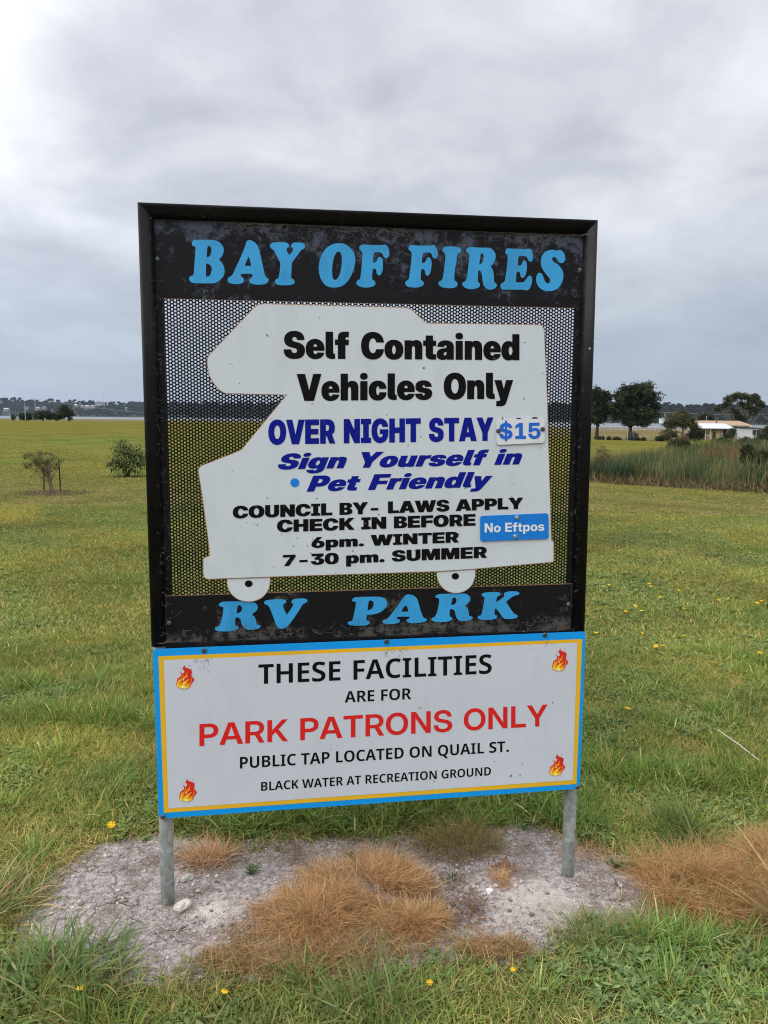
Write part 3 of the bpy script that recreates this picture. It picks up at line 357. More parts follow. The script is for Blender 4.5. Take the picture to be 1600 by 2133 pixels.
class MB:
    """collects boxes, tubes and prisms, then links them as one mesh object"""
    def __init__(s):
        s.v, s.f = [], []
    def add(s, v, f):
        k = len(s.v)
        s.v += [tuple(p) for p in v]
        s.f += [tuple(i + k for i in q) for q in f]
        return s
    def box(s, c, d, rz=0.0):
        x, y, z = (q / 2 for q in d)
        co, si = math.cos(rz), math.sin(rz)
        v = []
        for dx, dy, dz in ((-x, -y, -z), (x, -y, -z), (x, y, -z), (-x, y, -z), (-x, -y, z), (x, -y, z), (x, y, z), (-x, y, z)):
            v.append((c[0] + dx * co - dy * si, c[1] + dx * si + dy * co, c[2] + dz))
        return s.add(v, [(3, 2, 1, 0), (4, 5, 6, 7), (0, 1, 5, 4), (1, 2, 6, 5), (2, 3, 7, 6), (3, 0, 4, 7)])
    def tube(s, pts, rads, n=8, caps=True):
        pts = [Vector(p) for p in pts]
        if isinstance(rads, (int, float)):
            rads = [rads] * len(pts)
        v, f = [], []
        ref = Vector((0.13, 0.97, 0.2))
        for i, p in enumerate(pts):
            d = (pts[min(i + 1, len(pts) - 1)] - pts[max(i - 1, 0)]).normalized()
            a = d.cross(ref)
            if a.length < 0.1:
                a = d.cross(Vector((1, 0, 0.1)))
            a.normalize(); b = d.cross(a)
            for k in range(n):
                t = 2 * math.pi * k / n
                v.append(p + (a * math.cos(t) + b * math.sin(t)) * rads[i])
        for i in range(len(pts) - 1):
            for k in range(n):
                f.append((i * n + k, i * n + (k + 1) % n, (i + 1) * n + (k + 1) % n, (i + 1) * n + k))
        if caps:
            f.append(tuple(reversed(range(n)))); f.append(tuple(range((len(pts) - 1) * n, len(pts) * n)))
        return s.add(v, f)
    def ball(s, c, r, n=8, m_=5, squash=(1, 1, 1), jit=0.0):
        v, f = [(c[0], c[1], c[2] - r * squash[2])], []
        for i in range(1, m_):
            th = math.pi * i / m_
            for k in range(n):
                t = 2 * math.pi * k / n
                j = 1 + random.uniform(-jit, jit)
                v.append((c[0] + r * j * squash[0] * math.sin(th) * math.cos(t), c[1] + r * j * squash[1] * math.sin(th) * math.sin(t), c[2] - r * j * squash[2] * math.cos(th)))
        v.append((c[0], c[1], c[2] + r * squash[2]))
        for k in range(n):
            f.append((0, 1 + (k + 1) % n, 1 + k))
            f.append((len(v) - 1, len(v) - 1 - n + k, len(v) - 1 - n + (k + 1) % n))
        for i in range(m_ - 2):
            for k in range(n):
                f.append((1 + i * n + k, 1 + i * n + (k + 1) % n, 1 + (i + 1) * n + (k + 1) % n, 1 + (i + 1) * n + k))
        return s.add(v, f)
    def build(s, name, mat, parent=None, smooth=False):
        me = bpy.data.meshes.new(name)
        me.from_pydata([tuple(p) for p in s.v], [], s.f)
        if smooth:
            me.polygons.foreach_set('use_smooth', np.ones(len(me.polygons), dtype=bool))
        me.update()
        return link(name, me, mat, parent)

# ------------------------------------------------------------------ helpers: materials
def lin(r, g, b):
    return tuple(((q / 255 / 12.92) if q <= 10 else ((q / 255 + 0.055) / 1.055) ** 2.4) for q in (r, g, b))

class Mat:
    def __init__(s, name, base=(0.5, 0.5, 0.5), rough=0.6, spec=0.4, metal=0.0):
        s.m = bpy.data.materials.new(name); s.m.use_nodes = True
        s.t = s.m.node_tree; s.n = s.t.nodes; s.l = s.t.links
        s.b = s.n['Principled BSDF']
        s.b.inputs['Base Color'].default_value = tuple(base) + (1,)
        s.b.inputs['Roughness'].default_value = rough
        s.b.inputs['Specular IOR Level'].default_value = spec
        s.b.inputs['Metallic'].default_value = metal
        s.color = None
    def node(s, t, **kw):
        n = s.n.new(t)
        for k, v in kw.items():
            setattr(n, k, v)
        return n
    def put(s, sock, v):
        if isinstance(v, (int, float)):
            sock.default_value = v
        elif isinstance(v, tuple):
            sock.default_value = v + (1,) if len(v) == 3 and sock.type == 'RGBA' else v
        else:
            s.l.new(v, sock)
    def math(s, op, a, b=0.0, c=None, clamp=False):
        n = s.node('ShaderNodeMath', operation=op, use_clamp=clamp)
        s.put(n.inputs[0], a); s.put(n.inputs[1], b)
        if c is not None: s.put(n.inputs[2], c)
        return n.outputs[0]
    def pos(s):
        return s.node('ShaderNodeNewGeometry').outputs['Position']
    def obj(s):
        return s.node('ShaderNodeTexCoord').outputs['Object']
    def noise(s, vec, scale, detail=4.0, rough=0.55, dist=0.0, stretch=None):
        if stretch:
            mp = s.node('ShaderNodeMapping'); mp.inputs['Scale'].default_value = stretch
            s.l.new(vec, mp.inputs[0]); vec = mp.outputs[0]
        n = s.node('ShaderNodeTexNoise')
        n.inputs['Scale'].default_value = scale; n.inputs['Detail'].default_value = detail
        n.inputs['Roughness'].default_value = rough; n.inputs['Distortion'].default_value = dist
        s.l.new(vec, n.inputs['Vector'])
        return n.outputs[0]
    def step(s, v, a, b):
        n = s.node('ShaderNodeMapRange', interpolation_type='SMOOTHSTEP')
        s.put(n.inputs[0], v); n.inputs[1].default_value = a; n.inputs[2].default_value = b
        return n.outputs[0]
    def mix(s, f, a, b, mode='MIX'):
        n = s.node('ShaderNodeMix', data_type='RGBA', blend_type=mode)
        s.put(n.inputs[0], f); s.put(n.inputs[6], a); s.put(n.inputs[7], b)
        return n.outputs[2]
    def attr(s, name, kind='GEOMETRY'):
        return s.node('ShaderNodeAttribute', attribute_name=name, attribute_type=kind).outputs['Color']
    def base(s, v):
        s.put(s.b.inputs['Base Color'], v); return s
    def rough(s, v):
        s.put(s.b.inputs['Roughness'], v); return s
    def bump(s, h, strength=0.3, dist=0.01):
        n = s.node('ShaderNodeBump'); n.inputs['Strength'].default_value = strength; n.inputs['Distance'].default_value = dist
        s.l.new(h, n.inputs['Height']); s.l.new(n.outputs[0], s.b.inputs['Normal']); return s
    def leafy(s, colour, trans=0.3):
        """leaves and blades let some light through"""
        s.base(colour)
        tr = s.node('ShaderNodeBsdfTranslucent'); s.put(tr.inputs[0], colour)
        mx = s.node('ShaderNodeMixShader'); mx.inputs[0].default_value = trans
        out = s.n['Material Output']
        s.l.new(s.b.outputs[0], mx.inputs[1]); s.l.new(tr.outputs[0], mx.inputs[2]); s.l.new(mx.outputs[0], out.inputs[0])
        return s

def simple(name, base, rough=0.6, spec=0.4, metal=0.0, var=0.12, scale=9.0):
    M = Mat(name, base, rough, spec, metal)
    n = M.noise(M.obj(), scale, 5.0)
    k = M.math('MULTIPLY_ADD', n, 2 * var, 1 - var)
    vm = M.node('ShaderNodeVectorMath', operation='SCALE'); vm.inputs[0].default_value = base
    M.l.new(k, vm.inputs['Scale']); M.base(vm.outputs[0])
    return M.m

# ------------------------------------------------------------------ ground shape
def sstep(a, b, x):
    t = np.clip((np.asarray(x, dtype=float) - a) / (b - a), 0, 1)
    return t * t * (3 - 2 * t)

WATER_Z = -3.5
def gz(x, y):
    x = np.asarray(x, dtype=float); y = np.asarray(y, dtype=float)
    t = x / (np.abs(y) + 6.0)
    right = sstep(-0.05, 0.33, t) * (y > 0)
    d = np.clip((y - 8.0) / 142.0, 0, 1)
    zr = -2.25 * d - 1.25 * np.clip((y - 165.0) / 375.0, 0, 1) - 2.5 * np.clip((y - 540.0) / 300.0, 0, 1)
    zl = -1.3 * sstep(190, 270, y) - 2.2 * np.clip((y - 270.0) / 730.0, 0, 1) - 2.5 * np.clip((y - 1000.0) / 400.0, 0, 1)
    zb = -2.5 * np.clip((-y - 500) / 600.0, 0, 1)
    und = 0.035 * np.sin(x * 0.21 + 1.0) * np.sin(y * 0.17) * sstep(6, 25, y)
    return zl * (1 - right) + zr * right + und + zb
def gzf(x, y):
    return float(gz(x, y))
def at(t, d, dz=0.0):
    """point on the ground, t = x/y as surveyed from the footpath, d metres out"""
    return Vector((t * d, d, gzf(t * d, d) + dz))

def mix_noise(x, y, s, seed=0.0):
    return mnoise.noise(Vector((x * s + seed, y * s - seed * 0.7, seed * 1.3)))

# ------------------------------------------------------------------ the ground, the bay and the hill across it
G = Mat('ground_turf', rough=1.0, spec=0.0)
P_ = G.pos()
sx = G.node('ShaderNodeSeparateXYZ'); G.l.new(P_, sx.inputs[0])
far = G.step(sx.outputs[1], 5.0, 30.0)
n1 = G.noise(P_, 0.9, 6.0, 0.6)
n2 = G.noise(P_, 14.0, 4.0, 0.7)
n3 = G.noise(P_, 0.11, 5.0, 0.6, stretch=(0.5, 1.4, 1.0))
near_c = G.mix(G.step(n1, 0.35, 0.65), (0.080, 0.074, 0.032), (0.18, 0.14, 0.07))
far_c = G.mix(G.step(n3, 0.36, 0.64), (0.124, 0.119, 0.024), (0.150, 0.127, 0.030))
far_c = G.mix(G.math('MULTIPLY', G.step(G.noise(P_, 0.30, 6.0, 0.7, 0.5, stretch=(0.35, 1.2, 1.0)), 0.45, 0.70), 0.45), far_c, (0.080, 0.090, 0.018))
far_c = G.mix(G.math('MULTIPLY', G.step(G.noise(P_, 2.6, 5.0, 0.7, stretch=(0.6, 1.0, 1.0)), 0.42, 0.75), 0.5), far_c, (0.075, 0.09, 0.016))
def lush(cx, cy, rx, ry):
    mp = G.node('ShaderNodeMapping'); mp.vector_type = 'TEXTURE'
    mp.inputs['Location'].default_value = (cx, cy, 0); mp.inputs['Scale'].default_value = (rx, ry, 1000)
    G.l.new(P_, mp.inputs[0])
    ln = G.node('ShaderNodeVectorMath', operation='LENGTH'); G.l.new(mp.outputs[0], ln.inputs[0])
    return G.step(G.math('ADD', ln.outputs['Value'], G.math('MULTIPLY', G.noise(P_, 0.5, 4.0), 0.8)), 1.5, 0.9)
lush_m = G.math('MAXIMUM', lush(-17.5, 49.0, 4.6, 5.5), G.math('MAXIMUM', lush(-34.0, 57.0, 11.0, 3.2), lush(-11.4, 24.5, 1.3, 1.0)))
far_c = G.mix(G.math('MULTIPLY', lush_m, 0.75), far_c, (0.055, 0.115, 0.02))
turf = G.mix(far, near_c, far_c)
# dry paddock beyond the mown field
ratio = G.math('DIVIDE', sx.outputs[0], G.math('ADD', sx.outputs[1], 6.0))
edge = G.math('MULTIPLY_ADD', G.step(ratio, -0.05, 0.33), -50.0, 204.0)
dry = G.step(G.math('SUBTRACT', sx.outputs[1], edge), -2.0, 3.0)
dry_c = G.mix(G.step(G.noise(P_, 0.09, 5.0, 0.65, stretch=(0.5, 1.6, 1)), 0.4, 0.62), (0.19, 0.145, 0.072), (0.10, 0.09, 0.038))
G.base(G.mix(dry, turf, dry_c))
G.bump(G.math('ADD', n2, G.math('MULTIPLY', G.noise(P_, 3.0, 5.0, 0.7), 2.0)), 0.5, 0.03)

def polar_sheet(name, rs, na, zf, mat):
    ang = np.linspace(0, 2 * math.pi, na, endpoint=False)
    X = np.concatenate([[0.0], (rs[:, None] * np.sin(ang)).ravel()])
    Y = np.concatenate([[0.0], (rs[:, None] * np.cos(ang)).ravel()])
    V = np.stack([X, Y, zf(X, Y)], 1)
    T = [(0, 1 + (k + 1) % na, 1 + k) for k in range(na)]
    I = np.arange(len(rs) - 1)[:, None] * na + 1
    K = np.arange(na)[None, :]; K2 = (K + 1) % na
    a, b, c_, d = (I + K).ravel(), (I + K2).ravel(), (I + na + K2).ravel(), (I + na + K).ravel()
    T = np.concatenate([np.array(T), np.stack([a, b, c_], 1), np.stack([a, c_, d], 1)])
    return link(name, np_mesh(name, V, T, smooth=True), mat)
# rings: fine near by, coarse far out
ground = polar_sheet('ground', np.geomspace(0.6, 4600, 170), 220, gz, G.m)
tag(ground, kind='structure')

Wm = Mat('bay_water', (0.10, 0.125, 0.15), 0.12, 0.5)
Wm.bump(Wm.noise(Wm.pos(), 0.5, 5.0, 0.6, stretch=(0.5, 1.0, 1.0)), 0.35, 0.25)
Wm.rough(Wm.math('MULTIPLY_ADD', Wm.noise(Wm.pos(), 0.012, 3.0, 0.5, stretch=(0.25, 2.0, 1.0)), 0.35, 0.02))
wv, wf = [], []
for r in (150.0, 4500.0):
    for k in range(65):
        a = -1.15 + 2.3 * k / 64
        wv.append((r * math.sin(a), r * math.cos(a), WATER_Z))
for k in range(64):
    wf.append((k, 65 + k, 65 + k + 1, k + 1))
water = MB().add(wv, wf).build('water', Wm.m)
tag(water, kind='structure')
# sand bank showing at the tide line on the right
def shore_y(t):
    return 1850.0 - 1500.0 * t
def ridge_z(t):
    return 33.0 - 13.0 * t + 4.0 * math.sin(t * 9.0 + 0.6) + 2.0 * math.sin(t * 23.0)
Hm = Mat('hill_ground', (0.03, 0.036, 0.022), 0.95, 0.1)
hv, hf = [], []
NT, prof = 90, ((-30, -5.0, 0.0), (0, -3.2, 0.0), (25, 0.0, 0.02), (130, 0.0, 0.42), (260, 0.0, 0.8), (350, 0.0, 1.0), (520, 0.0, 0.9), (900, 0.0, 0.3))
for k in range(NT):
    t = -0.74 + 1.5 * k / (NT - 1)
    for dy, z0, fr in prof:
        y = shore_y(t) + dy
        hv.append((t * y, y, (z0 if fr == 0 else -2.6 + (ridge_z(t) + 2.6) * fr)))
n_ = len(prof)
for k in range(NT - 1):
    for j in range(n_ - 1):
        hf.append((k * n_ + j, (k + 1) * n_ + j, (k + 1) * n_ + j + 1, k * n_ + j + 1))
hill = MB().add(hv, hf).build('hill', Hm.m, smooth=True)
tag(hill, kind='structure')
def hill_point(t, k):
    """k = 0 at the water, 1 on the ridge"""
    y = shore_y(t) + 350 * k
    frs = [(0, -3.2), (25, -2.6 + (ridge_z(t) + 2.6) * .02), (130, -2.6 + (ridge_z(t) + 2.6) * .42), (260, -2.6 + (ridge_z(t) + 2.6) * .8), (350, ridge_z(t))]
    z = np.interp(350 * k, [a for a, b in frs], [b for a, b in frs])
    return Vector((t * y, y, float(z)))

# ------------------------------------------------------------------ blades, leaves and scattering
def blades(p, az, lean, bend, ln, wd, nseg, c0, c1):
    """curved blades: p (n,3) roots; lean from the vertical at the root, bend added to the tip; colours root->tip"""
    n = len(p)
    s = np.linspace(0, 1, nseg + 1)
    ang = lean[:, None] + bend[:, None] * s[None, :]
    st = ln[:, None] / nseg
    dh = np.sin(ang[:, :-1]) * st; dz = np.cos(ang[:, :-1]) * st
    h = np.concatenate([np.zeros((n, 1)), np.cumsum(dh, 1)], 1)
    z = np.concatenate([np.zeros((n, 1)), np.cumsum(dz, 1)], 1)
    dx, dy = np.cos(az)[:, None], np.sin(az)[:, None]
    X = p[:, 0:1] + dx * h; Y = p[:, 1:2] + dy * h; Z = p[:, 2:3] + z
    tw = rng.uniform(-0.8, 0.8, n)[:, None]
    sxv, syv, szv = -dy * np.cos(tw), dx * np.cos(tw), np.sin(tw)
    wprof = (1 - s ** 1.7)[None, :] * wd[:, None] * 0.5
    wprof[:, 0] *= 0.7
    Lf = np.stack([X - sxv * wprof, Y - syv * wprof, Z - szv * wprof], 2)[:, :-1]
    Rt = np.stack([X + sxv * wprof, Y + syv * wprof, Z + szv * wprof], 2)[:, :-1]
    tip = np.stack([X[:, -1], Y[:, -1], Z[:, -1]], 1)[:, None, :]
    V = np.concatenate([np.stack([Lf, Rt], 2).reshape(n, 2 * nseg, 3), tip], 1)
    k = 2 * nseg + 1
    T = []
    for i in range(nseg - 1):
        a = 2 * i
        T += [(a, a + 1, a + 3), (a, a + 3, a + 2)]
    T.append((2 * nseg - 2, 2 * nseg - 1, 2 * nseg))
    T = (np.array(T)[None] + (np.arange(n) * k)[:, None, None]).reshape(-1, 3)
    sc = np.concatenate([np.repeat(s[:-1], 2), [1.0]])[None, :, None]
    C = c0[:, None, :] * (1 - sc) + c1[:, None, :] * sc
    return V.reshape(-1, 3), T, C.reshape(-1, 3)

def leaves(p, az, tilt, ln, wd, c):
    """small oval leaves lying at an angle, six corners each, folded a little along the middle"""
    n = len(p)
    prof = np.array([(0.0, 0.0), (0.35, 0.8), (0.7, 0.9), (1.0, 0.0), (0.7, -0.9), (0.35, -0.8)])
    a = prof[:, 0][None, :] * ln[:, None]; b = prof[:, 1][None, :] * wd[:, None] * 0.5
    ct, st = np.cos(tilt)[:, None], np.sin(tilt)[:, None]
    hx = a * ct; hz = a * st - 0.25 * np.abs(b) - 0.12 * a * (prof[:, 0] ** 2)[None, :]
    dx, dy = np.cos(az)[:, None], np.sin(az)[:, None]
    V = np.stack([p[:, 0:1] + dx * hx - dy * b, p[:, 1:2] + dy * hx + dx * b, p[:, 2:3] + hz], 2)
    T = np.array([(0, 5, 1), (1, 5, 4), (1, 4, 2), (2, 4, 3)])
    T = (T[None] + (np.arange(n) * 6)[:, None, None]).reshape(-1, 3)
    return V.reshape(-1, 3), T, np.repeat(c, 6, axis=0)

def join(parts):
    vs_, ts_, cs_, k = [], [], [], 0
    for v, t, c in parts:
        vs_.append(v); ts_.append(t + k); cs_.append(c); k += len(v)
    return np.concatenate(vs_), np.concatenate(ts_), np.concatenate(cs_)

def pick(pal, n, jit=0.18):
    pal = np.array(pal)
    c = pal[rng.integers(0, len(pal), n)]
    return c * rng.uniform(1 - jit, 1 + jit, (n, 1)) * rng.uniform(0.94, 1.06, (n, 3))

GREEN = [(0.165, 0.200, 0.054), (0.210, 0.225, 0.066), (0.120, 0.160, 0.048), (0.260, 0.245, 0.085)]
LUSH = [(0.125, 0.190, 0.046), (0.155, 0.210, 0.055), (0.195, 0.230, 0.066), (0.105, 0.155, 0.042)]
WEED = [(0.135, 0.172, 0.064), (0.165, 0.195, 0.078), (0.110, 0.145, 0.058), (0.195, 0.215, 0.100)]
STRAW = [(0.40, 0.285, 0.125), (0.50, 0.37, 0.18), (0.33, 0.235, 0.10), (0.29, 0.225, 0.085)]
RUSSET = [(0.66, 0.375, 0.170), (0.74, 0.47, 0.235), (0.50, 0.27, 0.120), (0.78, 0.56, 0.32), (0.56, 0.39, 0.22), (0.36, 0.21, 0.115)]

def disc(n, r):
    rr = r * np.sqrt(rng.uniform(0, 1, n)); a = rng.uniform(0, 2 * math.pi, n)
    return np.stack([rr * np.cos(a), rr * np.sin(a), np.zeros(n)], 1)

def patch_mesh(name, r, n, ln, wd, pal, straw=0.15, weeds=0, wl_=(0.014, 0.03), lean=(0.2, 1.25), nseg=2, strawpal=STRAW, jit=0.18, centre=False):
    p = disc(n, r)
    az = rng.uniform(0, 2 * math.pi, n)
    if centre:
        az = np.arctan2(p[:, 1], p[:, 0]) + rng.normal(0, 0.5, n)
        p[:, :2] *= 0.35
    le = rng.uniform(*lean, n); be = rng.uniform(0.1, 1.0, n)
    L_ = rng.uniform(*ln, n); Wd = rng.uniform(*wd, n)
    c1 = pick(pal, n, jit); k = rng.uniform(0, 1, n) < straw
    c1[k] = pick(strawpal, int(k.sum()), jit)
    c0 = c1 * 0.8 + np.array(STRAW[2]) * 0.12
    out = [blades(p, az, le, be, L_, Wd, nseg, c0, c1)]
    if weeds:
        q = disc(weeds, r * 0.9); q[:, 2] = rng.uniform(0.002, 0.022, weeds)
        # leaves in little rosettes
        cen = disc(max(1, weeds // 7), r * 0.85); w = rng.integers(0, len(cen), weeds)
        q[:, :2] = cen[w][:, :2] + rng.normal(0, 0.006, (weeds, 2))
        out.append(leaves(q, rng.uniform(0, 2 * math.pi, weeds), rng.uniform(0.05, 0.75, weeds), rng.uniform(*wl_, weeds), rng.uniform(0.35, 0.5, weeds) * wl_[1] * 0.8, pick(WEED, weeds, 0.22)))
    v, t, c = join(out)
    return np_mesh(name, v, t, c)

Blade = Mat('grass_blade', rough=0.6, spec=0.12)
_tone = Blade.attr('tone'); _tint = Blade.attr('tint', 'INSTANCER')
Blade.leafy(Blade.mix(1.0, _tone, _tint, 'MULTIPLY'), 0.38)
DryB = Mat('dry_grass_blade', rough=0.7, spec=0.2)
DryB.leafy(DryB.attr('tone'), 0.5)
Leaf = Mat('leaf', rough=0.6, spec=0.2)
Leaf.leafy(Leaf.attr('tone'), 0.22)

def scatter(name, protos, pts, rot, scl, idx, tint):
    """one object: every point carries one of the prototype meshes"""
    me = bpy.data.meshes.new(name)
    me.vertices.add(len(pts)); me.vertices.foreach_set('co', np.asarray(pts, dtype=np.float32).ravel())
    for nm, ty, arr, fld in (('rot', 'FLOAT_VECTOR', rot, 'vector'), ('scl', 'FLOAT', scl, 'value'), ('idx', 'INT', idx, 'value'), ('tint', 'FLOAT_COLOR', tint, 'color')):
        a = me.attributes.new(nm, ty, 'POINT')
        a.data.foreach_set(fld, np.asarray(arr, dtype=np.int32 if ty == 'INT' else np.float32).ravel())
    o = bpy.data.objects.new(name, me); col.objects.link(o)
    c = bpy.data.collections.new(name + '_kinds')
    for i, pm in enumerate(protos):
        q = bpy.data.objects.new('%s_kind_%02d' % (name, i), pm); c.objects.link(q)
    ng = bpy.data.node_groups.new(name, 'GeometryNodeTree')
    ng.interface.new_socket('Geometry', in_out='INPUT', socket_type='NodeSocketGeometry')
    ng.interface.new_socket('Geometry', in_out='OUTPUT', socket_type='NodeSocketGeometry')
    N, K = ng.nodes, ng.links
    gi, go = N.new('NodeGroupInput'), N.new('NodeGroupOutput')
    ci = N.new('GeometryNodeCollectionInfo'); ci.inputs[0].default_value = c
    ci.inputs['Separate Children'].default_value = True; ci.inputs['Reset Children'].default_value = True
    ip = N.new('GeometryNodeInstanceOnPoints'); ip.inputs['Pick Instance'].default_value = True
    def na(nm, ty):
        n = N.new('GeometryNodeInputNamedAttribute'); n.data_type = ty; n.inputs[0].default_value = nm
        return n.outputs[0]
    K.new(gi.outputs[0], ip.inputs['Points']); K.new(ci.outputs[0], ip.inputs['Instance'])
    K.new(na('idx', 'INT'), ip.inputs['Instance Index'])
    K.new(na('rot', 'FLOAT_VECTOR'), ip.inputs['Rotation']); K.new(na('scl', 'FLOAT'), ip.inputs['Scale'])
    K.new(ip.outputs[0], go.inputs[0])
    md = o.modifiers.new('scatter', 'NODES'); md.node_group = ng
    return o

def with_mat(me, mat):
    me.materials.clear(); me.materials.append(mat); return me

# the bare patch of old concrete and grit round the posts (outline in metres)
PATCH = [(-1.01, 2.63), (-0.83, 2.70), (-0.60, 2.66), (-0.34, 2.67), (-0.05, 2.70), (0.19, 2.70), (0.40, 2.76), (0.57, 2.80), (0.72, 2.68), (0.90, 2.57), (0.99, 2.43), (0.99, 2.33), (0.92, 2.25), (0.72, 2.235), (0.60, 2.17), (0.51, 2.11), (0.37, 2.05), (0.20, 2.06), (0.05, 2.02), (-0.20, 2.0), (-0.42, 1.96), (-0.60, 1.95), (-0.75, 1.96), (-0.84, 2.03), (-0.99, 2.07), (-1.11, 2.12), (-1.11, 2.25), (-1.13, 2.43)]
def patch_dist(x, y):
    """signed distance to the outline, positive inside"""
    P = np.array(PATCH); Q = np.roll(P, -1, axis=0)
    x = np.atleast_1d(np.asarray(x, float)); y = np.atleast_1d(np.asarray(y, float))
    d = np.full(x.shape, 1e9); ins = np.zeros(x.shape, bool)
    for (ax, ay), (bx, by) in zip(P, Q):
        ex, ey = bx - ax, by - ay
        t = np.clip(((x - ax) * ex + (y - ay) * ey) / (ex * ex + ey * ey), 0, 1)
        d = np.minimum(d, np.hypot(x - ax - t * ex, y - ay - t * ey))
        cr = ((ay > y) != (by > y))
        with np.errstate(divide='ignore', invalid='ignore'):
            xi = ax + (y - ay) / (by - ay) * ex if by != ay else x + 1
        ins ^= cr & (x < xi)
    return np.where(ins, d, -d)
vnoise = np.vectorize(mix_noise)

def patch_z(x, y):
    d = patch_dist(x, y)
    n = vnoise(x, y, 9.0, 2.0) * 0.006 + vnoise(x, y, 26.0, 5.0) * 0.005
    z = 0.004 + 0.002 * sstep(-0.02, 0.25, d) + n * sstep(-0.05, 0.05, d)
    return np.maximum(z, 0.0045) - 0.03 * sstep(0.0, -0.07, d)

# ---- turf: three rings of patches, finer nearer
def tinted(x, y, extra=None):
    """lush to dry over the field, a slow natural mottling, plus painted light farther out"""
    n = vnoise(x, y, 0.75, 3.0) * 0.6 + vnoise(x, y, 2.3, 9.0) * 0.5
    dry_and_light = np.clip(0.29 + n * 0.80 + 0.34 * sstep(4.5, 15, y), 0, 1)[:, None]  # distance term paints the far lawn's lighting and view angle as yellower blades
    t = np.array([0.76, 0.93, 0.82]) * (1 - dry_and_light) + np.array([1.16, 1.10, 0.70]) * dry_and_light
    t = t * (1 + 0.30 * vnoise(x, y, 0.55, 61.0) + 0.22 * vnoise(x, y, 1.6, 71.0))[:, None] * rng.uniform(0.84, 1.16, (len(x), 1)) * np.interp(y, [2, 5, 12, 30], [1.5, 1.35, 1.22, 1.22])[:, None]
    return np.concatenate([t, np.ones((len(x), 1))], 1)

def fan(n, y0, y1, margin=0.5):
    """points spread evenly over the field in view between two distances"""
    i = np.arange(n); off = rng.uniform(0, 1, 2)                     # low-discrepancy: no holes, no rows
    y = np.sqrt(y0 * y0 + (y1 * y1 - y0 * y0) * ((i * 0.7548776662 + off[0]) % 1.0))
    x = (2 * ((i * 0.5698402910 + off[1]) % 1.0) - 1) * (0.72 * y + margin + 0.7) - 0.01 * y
    x = x + rng.normal(0, 0.012, n) * y
    return x, y

def turf(name, protos, x, y, smin, smax, weights):
    keep = np.ones(len(x), bool)
    z = gz(x, y)
    n = len(x)
    rot = np.zeros((n, 3)); rot[:, 2] = rng.uniform(0, 6.283, n)
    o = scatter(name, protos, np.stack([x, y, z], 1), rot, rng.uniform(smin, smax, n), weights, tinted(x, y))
    return tag(o, kind='stuff')

near_kinds = []
for i in range(4):
    near_kinds.append(with_mat(patch_mesh('turf_fine', 0.10, 74, (0.022, 0.062), (0.0032, 0.0068), GREEN, 0.24, lean=(0.45, 1.42)), Blade.m))
for i in range(4):
    near_kinds.append(with_mat(patch_mesh('turf_weedy', 0.10, 52, (0.02, 0.06), (0.003, 0.006), GREEN, 0.2, weeds=34, wl_=(0.014, 0.034), lean=(0.45, 1.42)), Blade.m))
for i in range(3):
    near_kinds.append(with_mat(patch_mesh('turf_long', 0.09, 60, (0.045, 0.11), (0.0035, 0.0068), LUSH, 0.12, lean=(0.25, 1.3), nseg=3, centre=(i > 0)), Blade.m))
for i in range(3):
    near_kinds.append(with_mat(patch_mesh('turf_dry', 0.10, 95, (0.02, 0.06), (0.0018, 0.004), STRAW, 0.35, lean=(0.6, 1.45), strawpal=GREEN), Blade.m))

x, y = fan(12500, 1.25, 5.2, 0.35)
d = patch_dist(x, y)
k = d < -0.025 + 0.085 * vnoise(x, y, 6.0, 1.0) + 0.035 * vnoise(x, y, 19.0, 2.0)
x, y, d = x[k], y[k], d[k]
a = vnoise(x, y, 2.1, 4.0); b = vnoise(x, y, 1.7, 14.0); c_ = vnoise(x, y, 3.1, 24.0)
u = rng.uniform(0, 1, len(x))
idx = np.where(a + 0.25 * u > 0.22, rng.integers(4, 8, len(x)), rng.integers(0, 4, len(x)))
idx = np.where((b > 0.40) | (u < 0.06), rng.integers(8, 11, len(x)), idx)
idx = np.where((c_ > 0.20) & (u > 0.35), rng.integers(11, 14, len(x)), idx)
# longer growth along the back of the bare patch, where the mower cannot reach
back = (y > 2.62) & (y < 3.15) & (np.abs(x) < 0.85) & (d > -0.45)
idx = np.where(back & (u < 0.75), rng.integers(8, 11, len(x)), idx)
# scorched edge right beside the patch and the dead area on the right
edge_dry = (d > -0.10) & (u < 0.45)
dead = ((x - 1.32) / 0.42) ** 2 + ((y - 2.40) / 0.26) ** 2 + 0.5 * vnoise(x, y, 4.0, 8.0)
idx = np.where(edge_dry | (dead < 1.0), rng.integers(11, 14, len(x)), idx)
keep = ~((dead < 0.75) & (u < 0.4))
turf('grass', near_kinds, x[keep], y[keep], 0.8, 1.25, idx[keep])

mid_kinds = []
for i in range(4):
    mid_kinds.append(with_mat(patch_mesh('turf_mid', 0.26, 300, (0.022, 0.058), (0.005, 0.0105), GREEN, 0.22, lean=(0.4, 1.45)), Blade.m))
for i in range(3):
    mid_kinds.append(with_mat(patch_mesh('turf_mid_weedy', 0.26, 230, (0.022, 0.055), (0.005, 0.010), GREEN, 0.18, lean=(0.4, 1.4), weeds=80, wl_=(0.02, 0.045)), Blade.m))
for i in range(2):
    mid_kinds.append(with_mat(patch_mesh('turf_mid_long', 0.22, 190, (0.03, 0.075), (0.006, 0.010), LUSH, 0.14, lean=(0.3, 1.2)), Blade.m))
for i in range(2):
    mid_kinds.append(with_mat(patch_mesh('turf_mid_dry', 0.26, 240, (0.02, 0.055), (0.004, 0.008), STRAW[1:], 0.4, lean=(0.6, 1.5), strawpal=GREEN), Blade.m))
x, y = fan(6200, 4.7, 13.0, 0.6)
